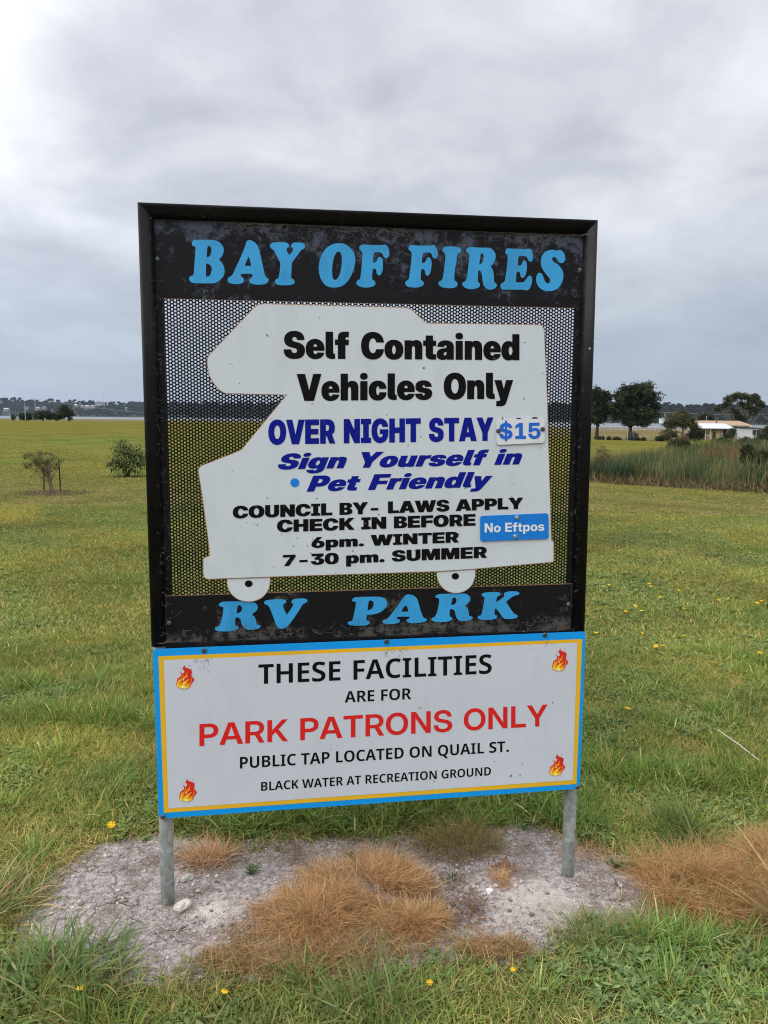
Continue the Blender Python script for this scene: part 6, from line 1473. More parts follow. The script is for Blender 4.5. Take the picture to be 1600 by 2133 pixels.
mul_.location = (-6.58, 15.25, gzf(-6.58, 15.25)); tag(mul_, kind='structure')
sap = empty('sapling', (-6.62, 15.3, gzf(-6.62, 15.3)))
tag(sap, 'thin bare stemmed sapling with a flat twiggy top between stakes', 'sapling')
mb = MB(); tips = []
mb.tube([(0.03, 0, 0), (-0.02, 0.01, 0.22), (-0.05, 0, 0.4)], [0.012, 0.010, 0.008], 6)
for i in range(46):
    a = random.uniform(0, 6.28); r_ = random.uniform(0.08, 0.42); h = random.uniform(0.55, 0.84) - r_ * 0.25
    s = Vector((-0.04, 0, random.uniform(0.18, 0.42)))
    e = Vector((-0.17 + r_ * math.cos(a), r_ * 0.8 * math.sin(a), h))
    mb.tube([s, s.lerp(e, .55) + Vector((0, 0, -.03)), e], [0.005, 0.0035, 0.0018], 4); tips.append(e)
mb.build('trunk', simple('twig', (0.10, 0.075, 0.05), 0.85, 0.2), sap)
link('crown', np_mesh('crown', *leaf_cloud([(e.x, e.y, e.z, .075, .075, .06) for e in tips], 3200, 0.016, [(0.075, 0.078, 0.030), (0.11, 0.105, 0.042), (0.15, 0.13, 0.055)], shell=0.1, flat_=0.3)), Leaf.m, sap)
StakeW = simple('stake_wood', (0.13, 0.095, 0.075), 0.85, 0.2, 0, 0.25, 12.0); StakeD = simple('stake_dark', (0.022, 0.020, 0.022), 0.6, 0.3, 0.3)
for x, y, h, w_, mat, lab in ((-6.95, 15.68, 0.50, 0.034, StakeW, 'weathered wooden stake left of the sapling stem'), (-6.57, 15.10, 0.56, 0.036, StakeW, 'weathered wooden stake just right of the sapling stem'), (-6.59, 15.62, 0.66, 0.022, StakeD, 'dark thin metal picket on the right side of the sapling')):
    mb = MB(); g = gzf(x, y)
    mb.box((0, 0, h / 2 - 0.1), (w_, w_ * 0.8, h + 0.2)); q = w_ * 0.5
    mb.add([(-q, -q * .8, h), (q, -q * .8, h), (q, q * .8, h), (-q, q * .8, h), (0, 0, h + w_ * 0.5)], [(0, 1, 4), (1, 2, 4), (2, 3, 4), (3, 0, 4)])
    o = mb.build('stake', mat); o.location = (x, y, g); o.rotation_euler = (random.uniform(-.02, .02), random.uniform(-.02, .02), 0.3)
    tag(o, lab, 'stake', 'stakes round the sapling')
bo_ = empty('leafy_bush', (-6.55, 19.6, gzf(-6.55, 19.6)))
tag(bo_, 'leafy green bush with long drooping leaves left of the sign', 'bush')
n = 1500
bl = np.array([(0.0, 0, 0.42, 0.44, 0.42, 0.38), (-0.12, 0, 0.74, 0.24, 0.24, 0.24), (0.28, 0, 0.52, 0.34, 0.34, 0.36), (-.3, 0, .32, .22, .25, .2)])
k = rng.choice(4, n, p=[.42, .16, .3, .12]); d = rng.normal(0, 1, (n, 3)); d /= np.linalg.norm(d, axis=1)[:, None]
p = bl[k, :3] + d * bl[k, 3:] * rng.uniform(0.35, 1.05, n)[:, None]; p[:, 2] = np.maximum(p[:, 2], 0.05)
v, t_, c = leaves(p, np.arctan2(d[:, 1], d[:, 0]) + rng.normal(0, .7, n), rng.normal(-0.25, 0.55, n), rng.uniform(0.07, 0.15, n), rng.uniform(0.026, 0.045, n), pick([(0.04, 0.07, 0.022), (0.06, 0.098, 0.03), (0.085, 0.12, 0.038), (0.11, 0.135, 0.05)], n, 0.22))
link('foliage', np_mesh('foliage', v, t_, c), Leaf.m, bo_)
mb = MB()
for i in range(16):
    q = p[rng.integers(0, n)]
    mb.tube([(random.uniform(-.08, .08), random.uniform(-.05, .05), -.02), (q[0] * .5, q[1] * .5, q[2] * .6), tuple(q)], [0.011, 0.007, 0.003], 5)
mb.build('stem', Bark.m, bo_)

# ------------------------------------------------------------------ close to the sign: dead tufts, green clumps, weeds, stones
def tuft(name, label, cat, x, y, n, r, ln, wd, pal, lean=(0.1, 1.3), bend=(0.3, 1.1), dome=0.05, mat=None, group=None, sx=1.0, nseg=4, dirv=None, clumps=0):
    if clumps:                                   # many little crowns grown into one another
        cc_ = disc(clumps, r); w = rng.integers(0, clumps, n)
        p = cc_[w] + disc(n, r * 0.22); p[:, 0] *= sx
        az = np.arctan2(cc_[w, 1], cc_[w, 0]) + rng.normal(0, 0.35, clumps)[w] + rng.normal(0, 0.75, n)
    else:
        p = disc(n, r); p[:, 0] *= sx
        az = np.arctan2(p[:, 1], p[:, 0]) + rng.normal(0, 0.7, n)
    rr = np.minimum(np.hypot(p[:, 0] / sx, p[:, 1]) / r, 1.2)
    wild = rng.uniform(0, 1, n) < 0.4
    az[wild] = rng.uniform(0, 6.28, int(wild.sum()))
    if dirv is not None:
        az = np.where(rng.uniform(0, 1, n) < 0.6, dirv + rng.normal(0, 0.5, n), az)
    le = lean[0] + (lean[1] - lean[0]) * np.clip(rr + rng.normal(0, 0.2, n), 0, 1.1)
    p[:, 2] = dome * np.maximum(1 - rr ** 2, 0) * rng.uniform(0.2, 1, n)
    c = pick(pal, n, 0.2)
    le = np.where(rng.uniform(0, 1, n) < 0.25, rng.uniform(0.1, 1.45, n), le)
    v, t, cc = blades(p, az, np.clip(le, 0, 1.5), rng.uniform(*bend, n), rng.uniform(*ln, n), rng.uniform(*wd, n), nseg, c * 0.95, np.minimum(c * 1.05, 0.8))
    base_z = float(patch_z(np.array([x]), np.array([y]))[0]) if patch_dist(x, y)[0] > -0.02 else gzf(x, y)
    v[:, 2] = np.maximum(v[:, 2], 0.0015)
    o = link(name, np_mesh(name, v, t, cc), mat or DryB.m)
    o.location = (x, y, base_z - 0.002)
    return tag(o, label, cat, group)
GT = 'dead grass tufts on the bare patch'
tuft('dry_grass_tuft', 'russet dead grass tuft, the left one of the three domes below the notice', 'grass tuft', -0.215, 2.235, 3600, 0.125, (0.045, 0.11), (0.0011, 0.0021), RUSSET + STRAW[:1], dome=0.045, group=GT, sx=1.2, clumps=26, lean=(0.4, 1.42))
tuft('dry_grass_tuft', 'largest russet dead grass dome, rearmost on the bare patch', 'grass tuft', -0.055, 2.375, 5000, 0.150, (0.045, 0.12), (0.0011, 0.0021), RUSSET + STRAW[:1], dome=0.055, group=GT, sx=1.35, clumps=26, lean=(0.4, 1.42))
tuft('dry_grass_tuft', 'smallest russet dead grass dome at the right of the bare patch centre', 'grass tuft', 0.085, 2.21, 2400, 0.088, (0.035, 0.09), (0.001, 0.002), RUSSET + STRAW[:1], dome=0.03, group=GT, sx=1.2, clumps=26, lean=(0.4, 1.42))
tuft('dry_grass_tuft', 'small orange dead tuft beside the foot of the left post', 'grass tuft', -0.605, 2.535, 500, 0.05, (0.05, 0.12), (0.0012, 0.0024), RUSSET, dome=0.02, sx=1.6, group=GT)
tuft('dry_grass_tuft', 'straw coloured tuft at the back edge under the notice board', 'grass tuft', 0.30, 2.655, 1100, 0.09, (0.05, 0.12), (0.0012, 0.0022), STRAW + GREEN[:1], dome=0.03, sx=1.5, group=GT)
tuft('dry_grass_tuft', 'tiny dry tuft on the grit left of the right post', 'grass tuft', 0.405, 2.425, 260, 0.028, (0.03, 0.07), (0.001, 0.002), RUSSET, dome=0.015, group=GT)
mat_pal = RUSSET + STRAW
def mat_stuff(n, region, ln, wd, pal, lean=(0.9, 1.5)):
    x, y = region(n); n = len(x)
    z = np.where(patch_dist(x, y) > -0.04, patch_z(x, y), gz(x, y)) + rng.uniform(0, 0.012, n)
    c = pick(pal, n, 0.22)
    return blades(np.stack([x, y, z], 1), rng.uniform(0, 6.28, n), rng.uniform(*lean, n), rng.uniform(-0.1, 0.5, n), rng.uniform(*ln, n), rng.uniform(*wd, n), 3, c * 0.8, c)
def ell(cx, cy, rx, ry, soft=0.35):
    def f(n):
        q = disc(n, 1.0); x, y = cx + rx * q[:, 0], cy + ry * q[:, 1]
        k = np.hypot(q[:, 0], q[:, 1]) + soft * vnoise(x, y, 8.0, 17.0) < 1.0 - soft * 0.3
        return x[k], y[k]
    return f
def edge_zone(n):
    x = rng.uniform(-1.2, 1.05, n); y = rng.uniform(1.88, 2.86, n); d = patch_dist(x, y)
    k = (d > -0.05) & (d < 0.02 + 0.13 * np.maximum(vnoise(x, y, 5.0, 81.0) + 0.15, 0))
    return x[k], y[k]
parts_ = [mat_stuff(9000, edge_zone, (0.018, 0.055), (0.0018, 0.0042), GREEN + LUSH[:1] + STRAW + RUSSET[:2], (0.3, 1.45)),
          mat_stuff(4200, ell(-0.10, 2.16, 0.36, 0.17), (0.03, 0.09), (0.001, 0.002), mat_pal),
          mat_stuff(3000, ell(-0.22, 2.03, 0.32, 0.075), (0.03, 0.09), (0.001, 0.0022), mat_pal),
          mat_stuff(1600, ell(0.20, 2.33, 0.14, 0.17), (0.015, 0.045), (0.001, 0.002), [(0.20, 0.105, 0.045), (0.15, 0.085, 0.04), (0.26, 0.15, 0.07)]),
          mat_stuff(1500, ell(0.33, 2.08, 0.12, 0.05), (0.03, 0.07), (0.001, 0.002), mat_pal),
          mat_stuff(1400, ell(0.18, 2.60, 0.40, 0.09), (0.02, 0.06), (0.001, 0.002), STRAW + [(0.13, 0.06, 0.03)]),
          mat_stuff(500, ell(-0.35, 2.56, 0.25, 0.07), (0.02, 0.05), (0.001, 0.002), STRAW + [(0.12, 0.07, 0.04)]),
          mat_stuff(500, ell(0.74, 2.60, 0.12, 0.07), (0.02, 0.06), (0.001, 0.002), RUSSET),
          mat_stuff(500, on_patch(-0.03), (0.02, 0.06), (0.0012, 0.0024), GREEN + STRAW, (0.3, 1.4)),
          mat_stuff(1400, on_patch(0.0), (0.01, 0.035), (0.0008, 0.0018), [(0.16, 0.10, 0.06), (0.24, 0.16, 0.09), (0.10, 0.07, 0.05)], (1.2, 1.55)),
          mat_stuff(5200, ell(1.30, 2.42, 0.42, 0.24), (0.04, 0.13), (0.0011, 0.0022), RUSSET[:2] + STRAW[:3], (0.5, 1.5)),
          mat_stuff(1500, ell(1.28, 2.06, 0.22, 0.16), (0.03, 0.09), (0.0011, 0.0022), STRAW, (0.7, 1.5))]
dg = link('dry_grass', np_mesh('dry_grass', *join(parts_)), DryB.m); tag(dg, kind='stuff')
GD = 'dead tussocks right of the sign'
tuft('dead_tussock', 'wide dead brown tussock right of the bare patch', 'grass tuft', 1.09, 2.42, 3600, 0.21, (0.06, 0.15), (0.0011, 0.0022), RUSSET[:3] + STRAW[:2], dome=0.05, sx=1.3, dirv=-1.2, group=GD, clumps=34, lean=(0.4, 1.42))
tuft('dead_tussock', 'dead brown tussock at the right edge level with the post foot', 'grass tuft', 1.42, 2.52, 3000, 0.20, (0.06, 0.15), (0.0011, 0.0022), RUSSET[:3] + STRAW[:2], dome=0.05, sx=1.3, group=GD, clumps=34, lean=(0.4, 1.42))
tuft('dead_tussock', 'pale straw clump with thick stalks at the right edge', 'grass tuft', 1.27, 2.18, 420, 0.07, (0.12, 0.30), (0.003, 0.006), [(0.40, 0.28, 0.13), (0.46, 0.34, 0.17), (0.33, 0.22, 0.10)], lean=(0.2, 1.1), dome=0.02, group=GD)
GG = 'green grass clumps left unmown'
LongG = Mat('long_grass', rough=0.5, spec=0.3); LongG.leafy(LongG.attr('tone'), 0.35)
LG = [(0.11, 0.19, 0.045), (0.145, 0.225, 0.058), (0.19, 0.25, 0.072), (0.095, 0.16, 0.042), (0.27, 0.26, 0.095)]
tuft('grass_clump', 'long green grass clump in the bottom left corner', 'grass clump', -0.88, 1.90, 440, 0.21, (0.07, 0.19), (0.004, 0.0075), LG, lean=(0.35, 1.3), group=GG, mat=LongG.m, nseg=5)
tuft('grass_clump', 'yellowing grass clump at the left edge beside the bare patch', 'grass clump', -1.24, 2.24, 420, 0.16, (0.07, 0.16), (0.0035, 0.0065), LG + STRAW[:2] + [(0.22, 0.22, 0.07)], lean=(0.35, 1.3), group=GG, mat=LongG.m, nseg=5)
tuft('grass_clump', 'fresh green grass clump right of the right post', 'grass clump', 1.13, 2.74, 220, 0.11, (0.08, 0.20), (0.004, 0.007), LG, lean=(0.1, 1.1), group=GG, mat=LongG.m, nseg=5, dirv=2.6)
tuft('grass_clump', 'dark green grass clump under the left half of the notice board', 'grass clump', -0.40, 2.86, 420, 0.19, (0.08, 0.18), (0.004, 0.007), LG, lean=(0.1, 1.0), sx=1.5, group=GG, mat=LongG.m, nseg=5)
tuft('grass_clump', 'dark green grass clump under the middle of the notice board', 'grass clump', 0.06, 2.90, 420, 0.18, (0.08, 0.18), (0.004, 0.007), LG, lean=(0.1, 1.0), sx=1.6, group=GG, mat=LongG.m, nseg=5)
tuft('grass_clump', 'small green clump on the front edge below the right post', 'grass clump', 0.64, 2.14, 240, 0.07, (0.05, 0.12), (0.002, 0.004), LG, lean=(0.1, 1.1), sx=1.4, group=GG, mat=LongG.m)
tuft('grass_clump', 'long green blades in the bottom foreground below the dead tufts', 'grass clump', -0.02, 1.84, 120, 0.07, (0.10, 0.22), (0.003, 0.005), LG, lean=(0.1, 0.9), sx=1.6, group=GG, mat=LongG.m, nseg=5)
def stalk(label, pts, w_, colr):
    o = MB().tube(pts, [w_, w_ * .9, w_ * .7, w_ * .5][:len(pts)], 6).build('dry_stalk', simple('dry_stalk', colr, 0.7, 0.3)); tag(o, label, 'stalk'); return o
stalk('bent pale straw stalk crossing the dead grass at the right', [(1.27, 2.20, 0.01), (1.255, 2.28, 0.10), (1.20, 2.36, 0.19), (1.165, 2.40, 0.24)], 0.0028, (0.46, 0.34, 0.17))
stalk('pale dry stalk lying in the lawn at the right edge', [(1.72, 3.30, 0.02), (1.66, 3.42, 0.06), (1.60, 3.52, 0.09)], 0.004, (0.46, 0.42, 0.34))
def rosette(name, label, cat, x, y, n, ln, wd, pal, tilt=(0.1, 0.9), spread=0.006):
    q = np.zeros((n, 3)); q[:, :2] = rng.normal(0, spread, (n, 2)); q[:, 2] = rng.uniform(0.002, 0.012, n)
    v, t, c = leaves(q, np.arange(n) * 2.4 + rng.normal(0, .3, n), rng.uniform(*tilt, n), rng.uniform(*ln, n), rng.uniform(*wd, n), pick(pal, n, 0.2))
    o = link(name, np_mesh(name, v, t, c), Leaf.m)
    o.location = (x, y, float(patch_z(np.array([x]), np.array([y]))[0]) if patch_dist(x, y)[0] > 0 else gzf(x, y))
    return tag(o, label, cat)
GW = [(0.05, 0.09, 0.028), (0.07, 0.115, 0.035), (0.09, 0.13, 0.045)]
rosette('weed', 'small green weed on the dark soil between the left post and the dead tufts', 'weed', -0.44, 2.455, 26, (0.015, 0.035), (0.006, 0.012), GW)
rosette('weed', 'green weed at the right edge of the grit behind the right post', 'weed', 0.82, 2.515, 34, (0.015, 0.035), (0.008, 0.014), GW)
rosette('weed', 'tiny green weed at the front edge below the left post', 'weed', -0.50, 2.04, 18, (0.012, 0.026), (0.006, 0.010), GW)
rosette('weed', 'thin upright green seedling right of the rear dead dome', 'weed', 0.235, 2.42, 12, (0.03, 0.06), (0.003, 0.005), GW, tilt=(0.9, 1.4))
rosette('weed', 'low leafy weed at the back of the rear dead dome', 'weed', -0.10, 2.55, 30, (0.015, 0.035), (0.008, 0.012), GW)
rosette('succulent', 'red low succulent on the grit left of the right post', 'weed', 0.43, 2.50, 70, (0.008, 0.02), (0.004, 0.008), [(0.30, 0.045, 0.02), (0.24, 0.06, 0.03), (0.16, 0.06, 0.03)], spread=0.022)
rosette('succulent', 'rusty red creeping plant at the front edge of the grit right of centre', 'weed', 0.30, 2.20, 60, (0.008, 0.018), (0.004, 0.007), [(0.24, 0.085, 0.03), (0.30, 0.13, 0.05), (0.12, 0.08, 0.03)], spread=0.03)
def rock(label, x, y, r, colr):
    mb = MB().ball((0, 0, 0), r, 9, 6, (1.2, 0.9, 0.7), 0.22)
    o = mb.build('stone', simple('stone', colr, 0.9, 0.2, 0, 0.3, 60.0)); o.location = (x, y, float(patch_z(np.array([x]), np.array([y]))[0]) + r * 0.35); o.rotation_euler.z = x * 9
    return tag(o, label, 'stone')
rock('pale grey stone on the soil just right of the left post', -0.65, 2.415, 0.019, (0.34, 0.335, 0.31))
rock('flat lump of old concrete at the foot of the left post', -0.625, 2.26, 0.024, (0.47, 0.44, 0.40))
rock('brown grey lump half sunk in the grit below the right post', 0.765, 2.335, 0.020, (0.25, 0.205, 0.19))
rock('white pebble in the front grass below the dead tufts', -0.045, 1.945, 0.010, (0.62, 0.60, 0.57))
rock('small white stone on the grit left of the red succulent', 0.36, 2.365, 0.011, (0.60, 0.57, 0.54))
rock('white chip in the grass behind the bare patch left of centre', -0.455, 2.66, 0.008, (0.66, 0.64, 0.62))

# yellow flowers
PetalM = simple('yellow_petal', (0.80, 0.48, 0.008), 0.6, 0.2, 0, 0.1, 40.0); FStem = simple('flower_stem', (0.07, 0.10, 0.03), 0.7, 0.2)
def flower_meshes(r):
    v, f = [(0, 0, 0.002)], []
    for k in range(12):
        a = 2 * math.pi * k / 12; w_ = 0.24
        i = len(v)
        v += [(r * .3 * math.cos(a - w_), r * .3 * math.sin(a - w_), 0.001), (r * math.cos(a), r * math.sin(a), r * .35 + 0.001 * (k % 3)), (r * .3 * math.cos(a + w_), r * .3 * math.sin(a + w_), 0.001), (r * .8 * math.cos(a - .14), r * .8 * math.sin(a - .14), r * .32), (r * .8 * math.cos(a + .14), r * .8 * math.sin(a + .14), r * .32)]
        f += [(0, i, i + 3), (0, i + 3, i + 1), (0, i + 1, i + 4), (0, i + 4, i + 2)]
    return v, f
fv, ff = flower_meshes(0.0135)
proto = empty('yellow_flower', (0, 0, 0))
MB().add([(a, b, c_) for a, b, c_ in fv], ff).ball((0, 0, 0.001), 0.005, 8, 4).build('flower_head', PetalM, proto)
MB().tube([(0, 0, -0.055), (0.004, 0.002, -0.03), (0, 0, 0)], 0.0011, 5).build('stem', FStem, proto)
def place_flower(o, x, y, h, s=1.0):
    o.location = (x, y, gzf(x, y) + h); o.scale = (s, s, s); o.rotation_euler = (random.uniform(-.3, .5), random.uniform(-.3, .3), random.uniform(0, 6))
FLOWERS = [(-0.985, 2.655, 1.25, 'open yellow flower at the top corner of the bare patch left of the post'), (-0.785, 1.86, 1.0, 'yellow flower in the long grass of the bottom left corner'), (-0.41, 1.865, 0.8, 'half open yellow flower at the bottom below the left post'), (0.135, 1.905, 0.8, 'yellow flower in the front grass below the smallest dead dome'), (0.37, 1.965, 0.7, 'yellow bud flower at the front edge below the red plants'), (1.275, 3.85, 1.25, 'single yellow flower on the lawn right of the notice board')]
SPREAD = [(2.47, 8.19), (2.17, 7.01), (1.99, 6.83), (2.06, 6.9), (2.45, 6.97), (2.42, 6.85), (2.17, 6.6), (2.42, 6.64), (2.36, 6.43), (2.62, 6.7), (2.74, 6.68), (2.82, 6.34), (3.17, 6.32), (3.1, 6.25), (2.04, 6.11), (1.91, 5.93), (2.04, 5.95), (2.41, 6.04), (1.72, 5.64), (1.51, 5.3), (1.83, 5.31), (2.11, 5.25), (1.87, 5.01), (1.82, 4.99), (2.6, 5.36), (2.45, 4.86)]
for i, (x, y, s, lab) in enumerate(FLOWERS):
    if i == 0:
        o = proto
    else:
        o = proto.copy(); col.objects.link(o)
        for ch in proto.children:
            c2 = ch.copy(); col.objects.link(c2); c2.parent = o
    place_flower(o, x, y, 0.05 * s, s); tag(o, lab, 'flower', 'yellow flowers near the sign')
for x, y in SPREAD:
    o = proto.copy(); col.objects.link(o)
    for ch in proto.children:
        c2 = ch.copy(); col.objects.link(c2); c2.parent = o
    place_flower(o, x, y, 0.055, random.uniform(0.9, 1.35)); tag(o, 'one of the yellow flowers dotted over the lawn right of the sign', 'flower', 'yellow flowers on the right lawn')

# ------------------------------------------------------------------ the low house beyond the reeds
HD = 160.0; HK = HD / 1615.0
def hx(px_): return (px_ - 802) * HK
HZ = gzf(.43 * HD, HD)
def hz(py_): return HZ + (915 - py_) * HK
house = empty('house', (hx(1500), HD, HZ))
tag(house, 'low house with a white lean-to roof, cream wall and white side wing behind the reeds', 'house')
def hpart(name, mb, mat, parent=None):
    for i, p in enumerate(mb.v):
        mb.v[i] = (p[0] - hx(1500), p[1] - HD, p[2] - HZ)
    return mb.build(name, mat, parent or house)
Cream = simple('cream_wall', (0.46, 0.365, 0.19), 0.8, 0.2, 0, 0.06, 2.0)
WhiteW = simple('white_wall', (0.60, 0.62, 0.645), 0.7, 0.3, 0, 0.05, 2.0)
RoofW = simple('white_roof', (0.50, 0.53, 0.585), 0.45, 0.4, 0, 0.05, 1.0)
RoofT = simple('tan_roof', (0.33, 0.225, 0.135), 0.6, 0.3, 0, 0.1, 1.0)
DarkF = simple('dark_fascia', (0.05, 0.055, 0.06), 0.6, 0.3)
GreyF = simple('grey_fascia', (0.17, 0.20, 0.22), 0.6, 0.3)
DoorM = simple('brown_door', (0.060, 0.028, 0.025), 0.5, 0.4)
Glass = Mat('window_glass', (0.03, 0.037, 0.042), 0.08, 0.6).m
Curt = simple('curtain', (0.55, 0.50, 0.46), 0.9, 0.1)
FrameM = simple('window_frame_dark', (0.06, 0.05, 0.045), 0.5, 0.3)
Alu = simple('window_frame_white', (0.6, 0.62, 0.62), 0.5, 0.3)
def bx(x0, x1, y0, y1, z0, z1): return MB().box(((x0 + x1) / 2, (y0 + y1) / 2, (z0 + z1) / 2), (x1 - x0, y1 - y0, z1 - z0))
wall = bx(hx(1479), hx(1531), HD, HD + 5, HZ - .6, hz(892.6)); hpart('wall', wall, Cream)
hpart('wall', bx(hx(1456), hx(1479), HD + 1.8, HD + 5, HZ - .6, hz(892.6)), Cream)
rf = MB()
x0, x1 = hx(1452), hx(1533)
za, zb = hz(891.8), hz(884.0) + 0.25
rf.add([(x0, HD - .7, za), (x1, HD - .7, za), (x1 - 0.6, HD + 4.2, zb), (x0 + 1.8, HD + 4.2, zb), (x0, HD - .7, za - .06), (x1, HD - .7, za - .06), (x1 - .6, HD + 4.2, zb - .06), (x0 + 1.8, HD + 4.2, zb - .06)],
       [(0, 1, 2, 3), (7, 6, 5, 4), (0, 4, 5, 1), (1, 5, 6, 2), (2, 6, 7, 3), (3, 7, 4, 0)])
roof = hpart('roof', rf, RoofW)
rib = MB()
for i in range(1, 16):
    f_ = i / 16
    rib.box((0, 0, 0), (0.001, 0.001, 0.001)) if False else None
    xa, xb = x0 + (x1 - x0) * f_, x0 + 1.8 + (x1 - .6 - x0 - 1.8) * f_
    rib.add([(xa - .03, HD - .7, za + .004), (xa + .03, HD - .7, za + .004), (xb + .03, HD + 4.2, zb + .004), (xb - .03, HD + 4.2, zb + .004), (xa, HD - .7, za + .04), (xb, HD + 4.2, zb + .04)], [(0, 4, 5, 3), (4, 1, 2, 5), (0, 1, 4)])
tag(hpart('roof_ribs', rib, RoofW), kind='stuff')
hpart('gutter', bx(x0, x1, HD - .80, HD - .705, za - .14, za - .02), DarkF)
r2 = MB(); X0, X1 = hx(1479), hx(1586); zt_ = hz(880.4) + .5; ze = hz(888.4) + .35
r2.add([(X0, HD + 4.4, ze), (X1 + .4, HD + 4.4, ze - .1), (X1 - .6, HD + 9, zt_), (X0 + .6, HD + 9, zt_), (X0, HD + 14, ze), (X1 + .4, HD + 14, ze - .1)], [(0, 1, 2, 3), (3, 2, 5, 4), (0, 3, 4), (1, 5, 2), (0, 4, 5, 1)])
hpart('roof', r2, RoofT)
hpart('ridge_cap', bx(X0 + .6, X1 - .6, HD + 8.85, HD + 9.15, zt_ - .02, zt_ + .06), DarkF)
hpart('wall', bx(X0 + .3, X1 - .1, HD + 5.05, HD + 13, HZ - .6, ze - .12), WhiteW)
hpart('chimney', MB().tube([(hx(1515.5), HD + 5.5, ze - .3), (hx(1515.5), HD + 5.5, hz(875) + .4)], .12, 10).tube([(hx(1515.5), HD + 5.5, hz(875) + .42), (hx(1515.5), HD + 5.5, hz(873) + .42)], .2, 10), simple('flue', (0.14, 0.14, 0.15), 0.5, 0.4, 0.5))
hpart('antenna', MB().tube([(hx(1491.5), HD + 5, ze), (hx(1491.5), HD + 5, hz(870.5) + .4)], .025, 6).box((hx(1491.5), HD + 5, hz(871.5) + .4), (.5, .02, .02)), Alu)
# wing
wz = hz(891.5)
hpart('wall', bx(hx(1531.5), hx(1592), HD - 1.2, HD + 4.9, HZ - .8, wz), WhiteW)
w2 = MB(); xa, xb = hx(1530.5), hx(1593)
w2.add([(xa, HD - 1.6, hz(886.6)), (xb, HD - 1.6, hz(890.4)), (xb, HD + 5, hz(888.8)), (xa, HD + 5, hz(884.5)), (xa, HD - 1.6, hz(887.6)), (xb, HD - 1.6, hz(891.4)), (xb, HD + 5, hz(889.8)), (xa, HD + 5, hz(885.5))], [(0, 1, 2, 3), (7, 6, 5, 4), (0, 4, 5, 1), (1, 5, 6, 2), (2, 6, 7, 3), (3, 7, 4, 0)])
hpart('roof', w2, GreyF)
w3 = MB(); w3.add([(xa + .1, HD - 1.25, wz), (xb - .1, HD - 1.25, wz), (xb - .1, HD - 1.25, hz(891.45)), (xa + .1, HD - 1.25, hz(887.7)), (xa + .1, HD - 1.15, wz), (xb - .1, HD - 1.15, wz), (xb - .1, HD - 1.15, hz(891.45)), (xa + .1, HD - 1.15, hz(887.7))], [(0, 1, 2, 3), (7, 6, 5, 4), (2, 6, 7, 3)])
hpart('gable_panel', w3, GreyF)
bat = MB()
for i in range(1, 12):
    xx = xa + (hx(1562) - xa) * i / 12
    bat.box((xx, HD - 1.21, (HZ - .5 + wz) / 2), (.03, .03, wz - HZ + .4))
tag(hpart('cladding_battens', bat, WhiteW), kind='stuff')
def window(x0, x1, z0, z1, y, fm, panes, pm):
    f = MB(); w_ = .07
    for a, b, c, d in ((x0, x1, z0, z0 + w_), (x0, x1, z1 - w_, z1), (x0, x0 + w_, z0 + w_, z1 - w_), (x1 - w_, x1, z0 + w_, z1 - w_)):
        f.box(((a + b) / 2, y - .03, (c + d) / 2), (b - a, .08, d - c))
    for i in range(1, panes):
        xx = x0 + (x1 - x0) * i / panes; f.box((xx, y - .03, (z0 + z1) / 2), (w_, .08, z1 - z0 - 2 * w_))
    fo = hpart('window', f, fm)
    pw = (x1 - x0 - w_ * (panes + 1)) / panes
    for i in range(panes):
        xx = x0 + w_ + i * (pw + w_)
        mb = MB().box((xx + pw / 2, y - .012, (z0 + z1) / 2), (pw, .012, z1 - z0 - 2 * w_))
        hpart('pane', mb, pm[i % len(pm)], fo)
window(hx(1561.5), hx(1578.5), hz(904.8), hz(893.2), HD - 1.2, Alu, 2, (Glass,))
window(hx(1502), hx(1512), hz(906), hz(894.6), HD, FrameM, 2, (Curt, Glass))
window(hx(1471), hx(1477.5), hz(909), hz(895), HD + 1.8, Alu, 1, (Glass,))
dr = hpart('door', bx(hx(1485.2), hx(1492), HD - .06, HD + .02, HZ, hz(894)), DoorM)
hpart('door_panel', bx(hx(1486.6), hx(1491), HD - .075, HD - .062, hz(898.2), hz(896.2)), RoofW, dr)
hpart('handle', MB().ball((hx(1491.2), HD - .1, HZ + 1.0), .05, 6, 4), Alu, dr)
for p_ in (1469, 1478.5):
    hpart('verandah_post', bx(hx(p_) - .05, hx(p_) + .05, HD - .5, HD - .4, HZ - .6, za - .05), RoofW)
hpart('verandah_rail', bx(hx(1469), hx(1478), HD - .48, HD - .42, HZ + .75, HZ + .83), RoofW)
hpart('downpipe', bx(hx(1566.4), hx(1567.8), HD - 1.36, HD - 1.24, HZ - .3, hz(905.5)), simple('brown_pipe', (0.13, 0.05, 0.035), 0.6, 0.3))
hpart('gutter', bx(hx(1511.5), hx(1521), HD - .72, HD - .62, hz(895.2), hz(894.2)), RoofW)

# ------------------------------------------------------------------ paddock: fence, road, poles
RoadM = simple('road_grey', (0.24, 0.245, 0.25), 0.9, 0.1, 0, 0.1, 0.2)
rv_ = []
for k in range(40):
    t = 0.20 + 0.24 * k / 39
    for d in (352.0, 372.0):
        rv_.append((t * d, d, gzf(t * d, d) + 0.12))
road = MB().add(rv_, [(2 * k, 2 * k + 2, 2 * k + 3, 2 * k + 1) for k in range(39)]).build('road', RoadM); tag(road, kind='structure')
PostW = simple('white_post_paint', (0.42, 0.42, 0.40), 0.6, 0.3); PoleM = simple('pole_grey', (0.36, 0.36, 0.35), 0.8, 0.2); PoleD = simple('pole_dark', (0.045, 0.04, 0.04), 0.8, 0.2)
GF = 'white posts of the paddock fence'
fence = empty('paddock_fence', at(.31, 330)); tag(fence, 'pale post and rail fence across the dry paddock in front of the water', 'fence')
fx = [at(.262 + .0145 * i, 330) for i in range(10)]
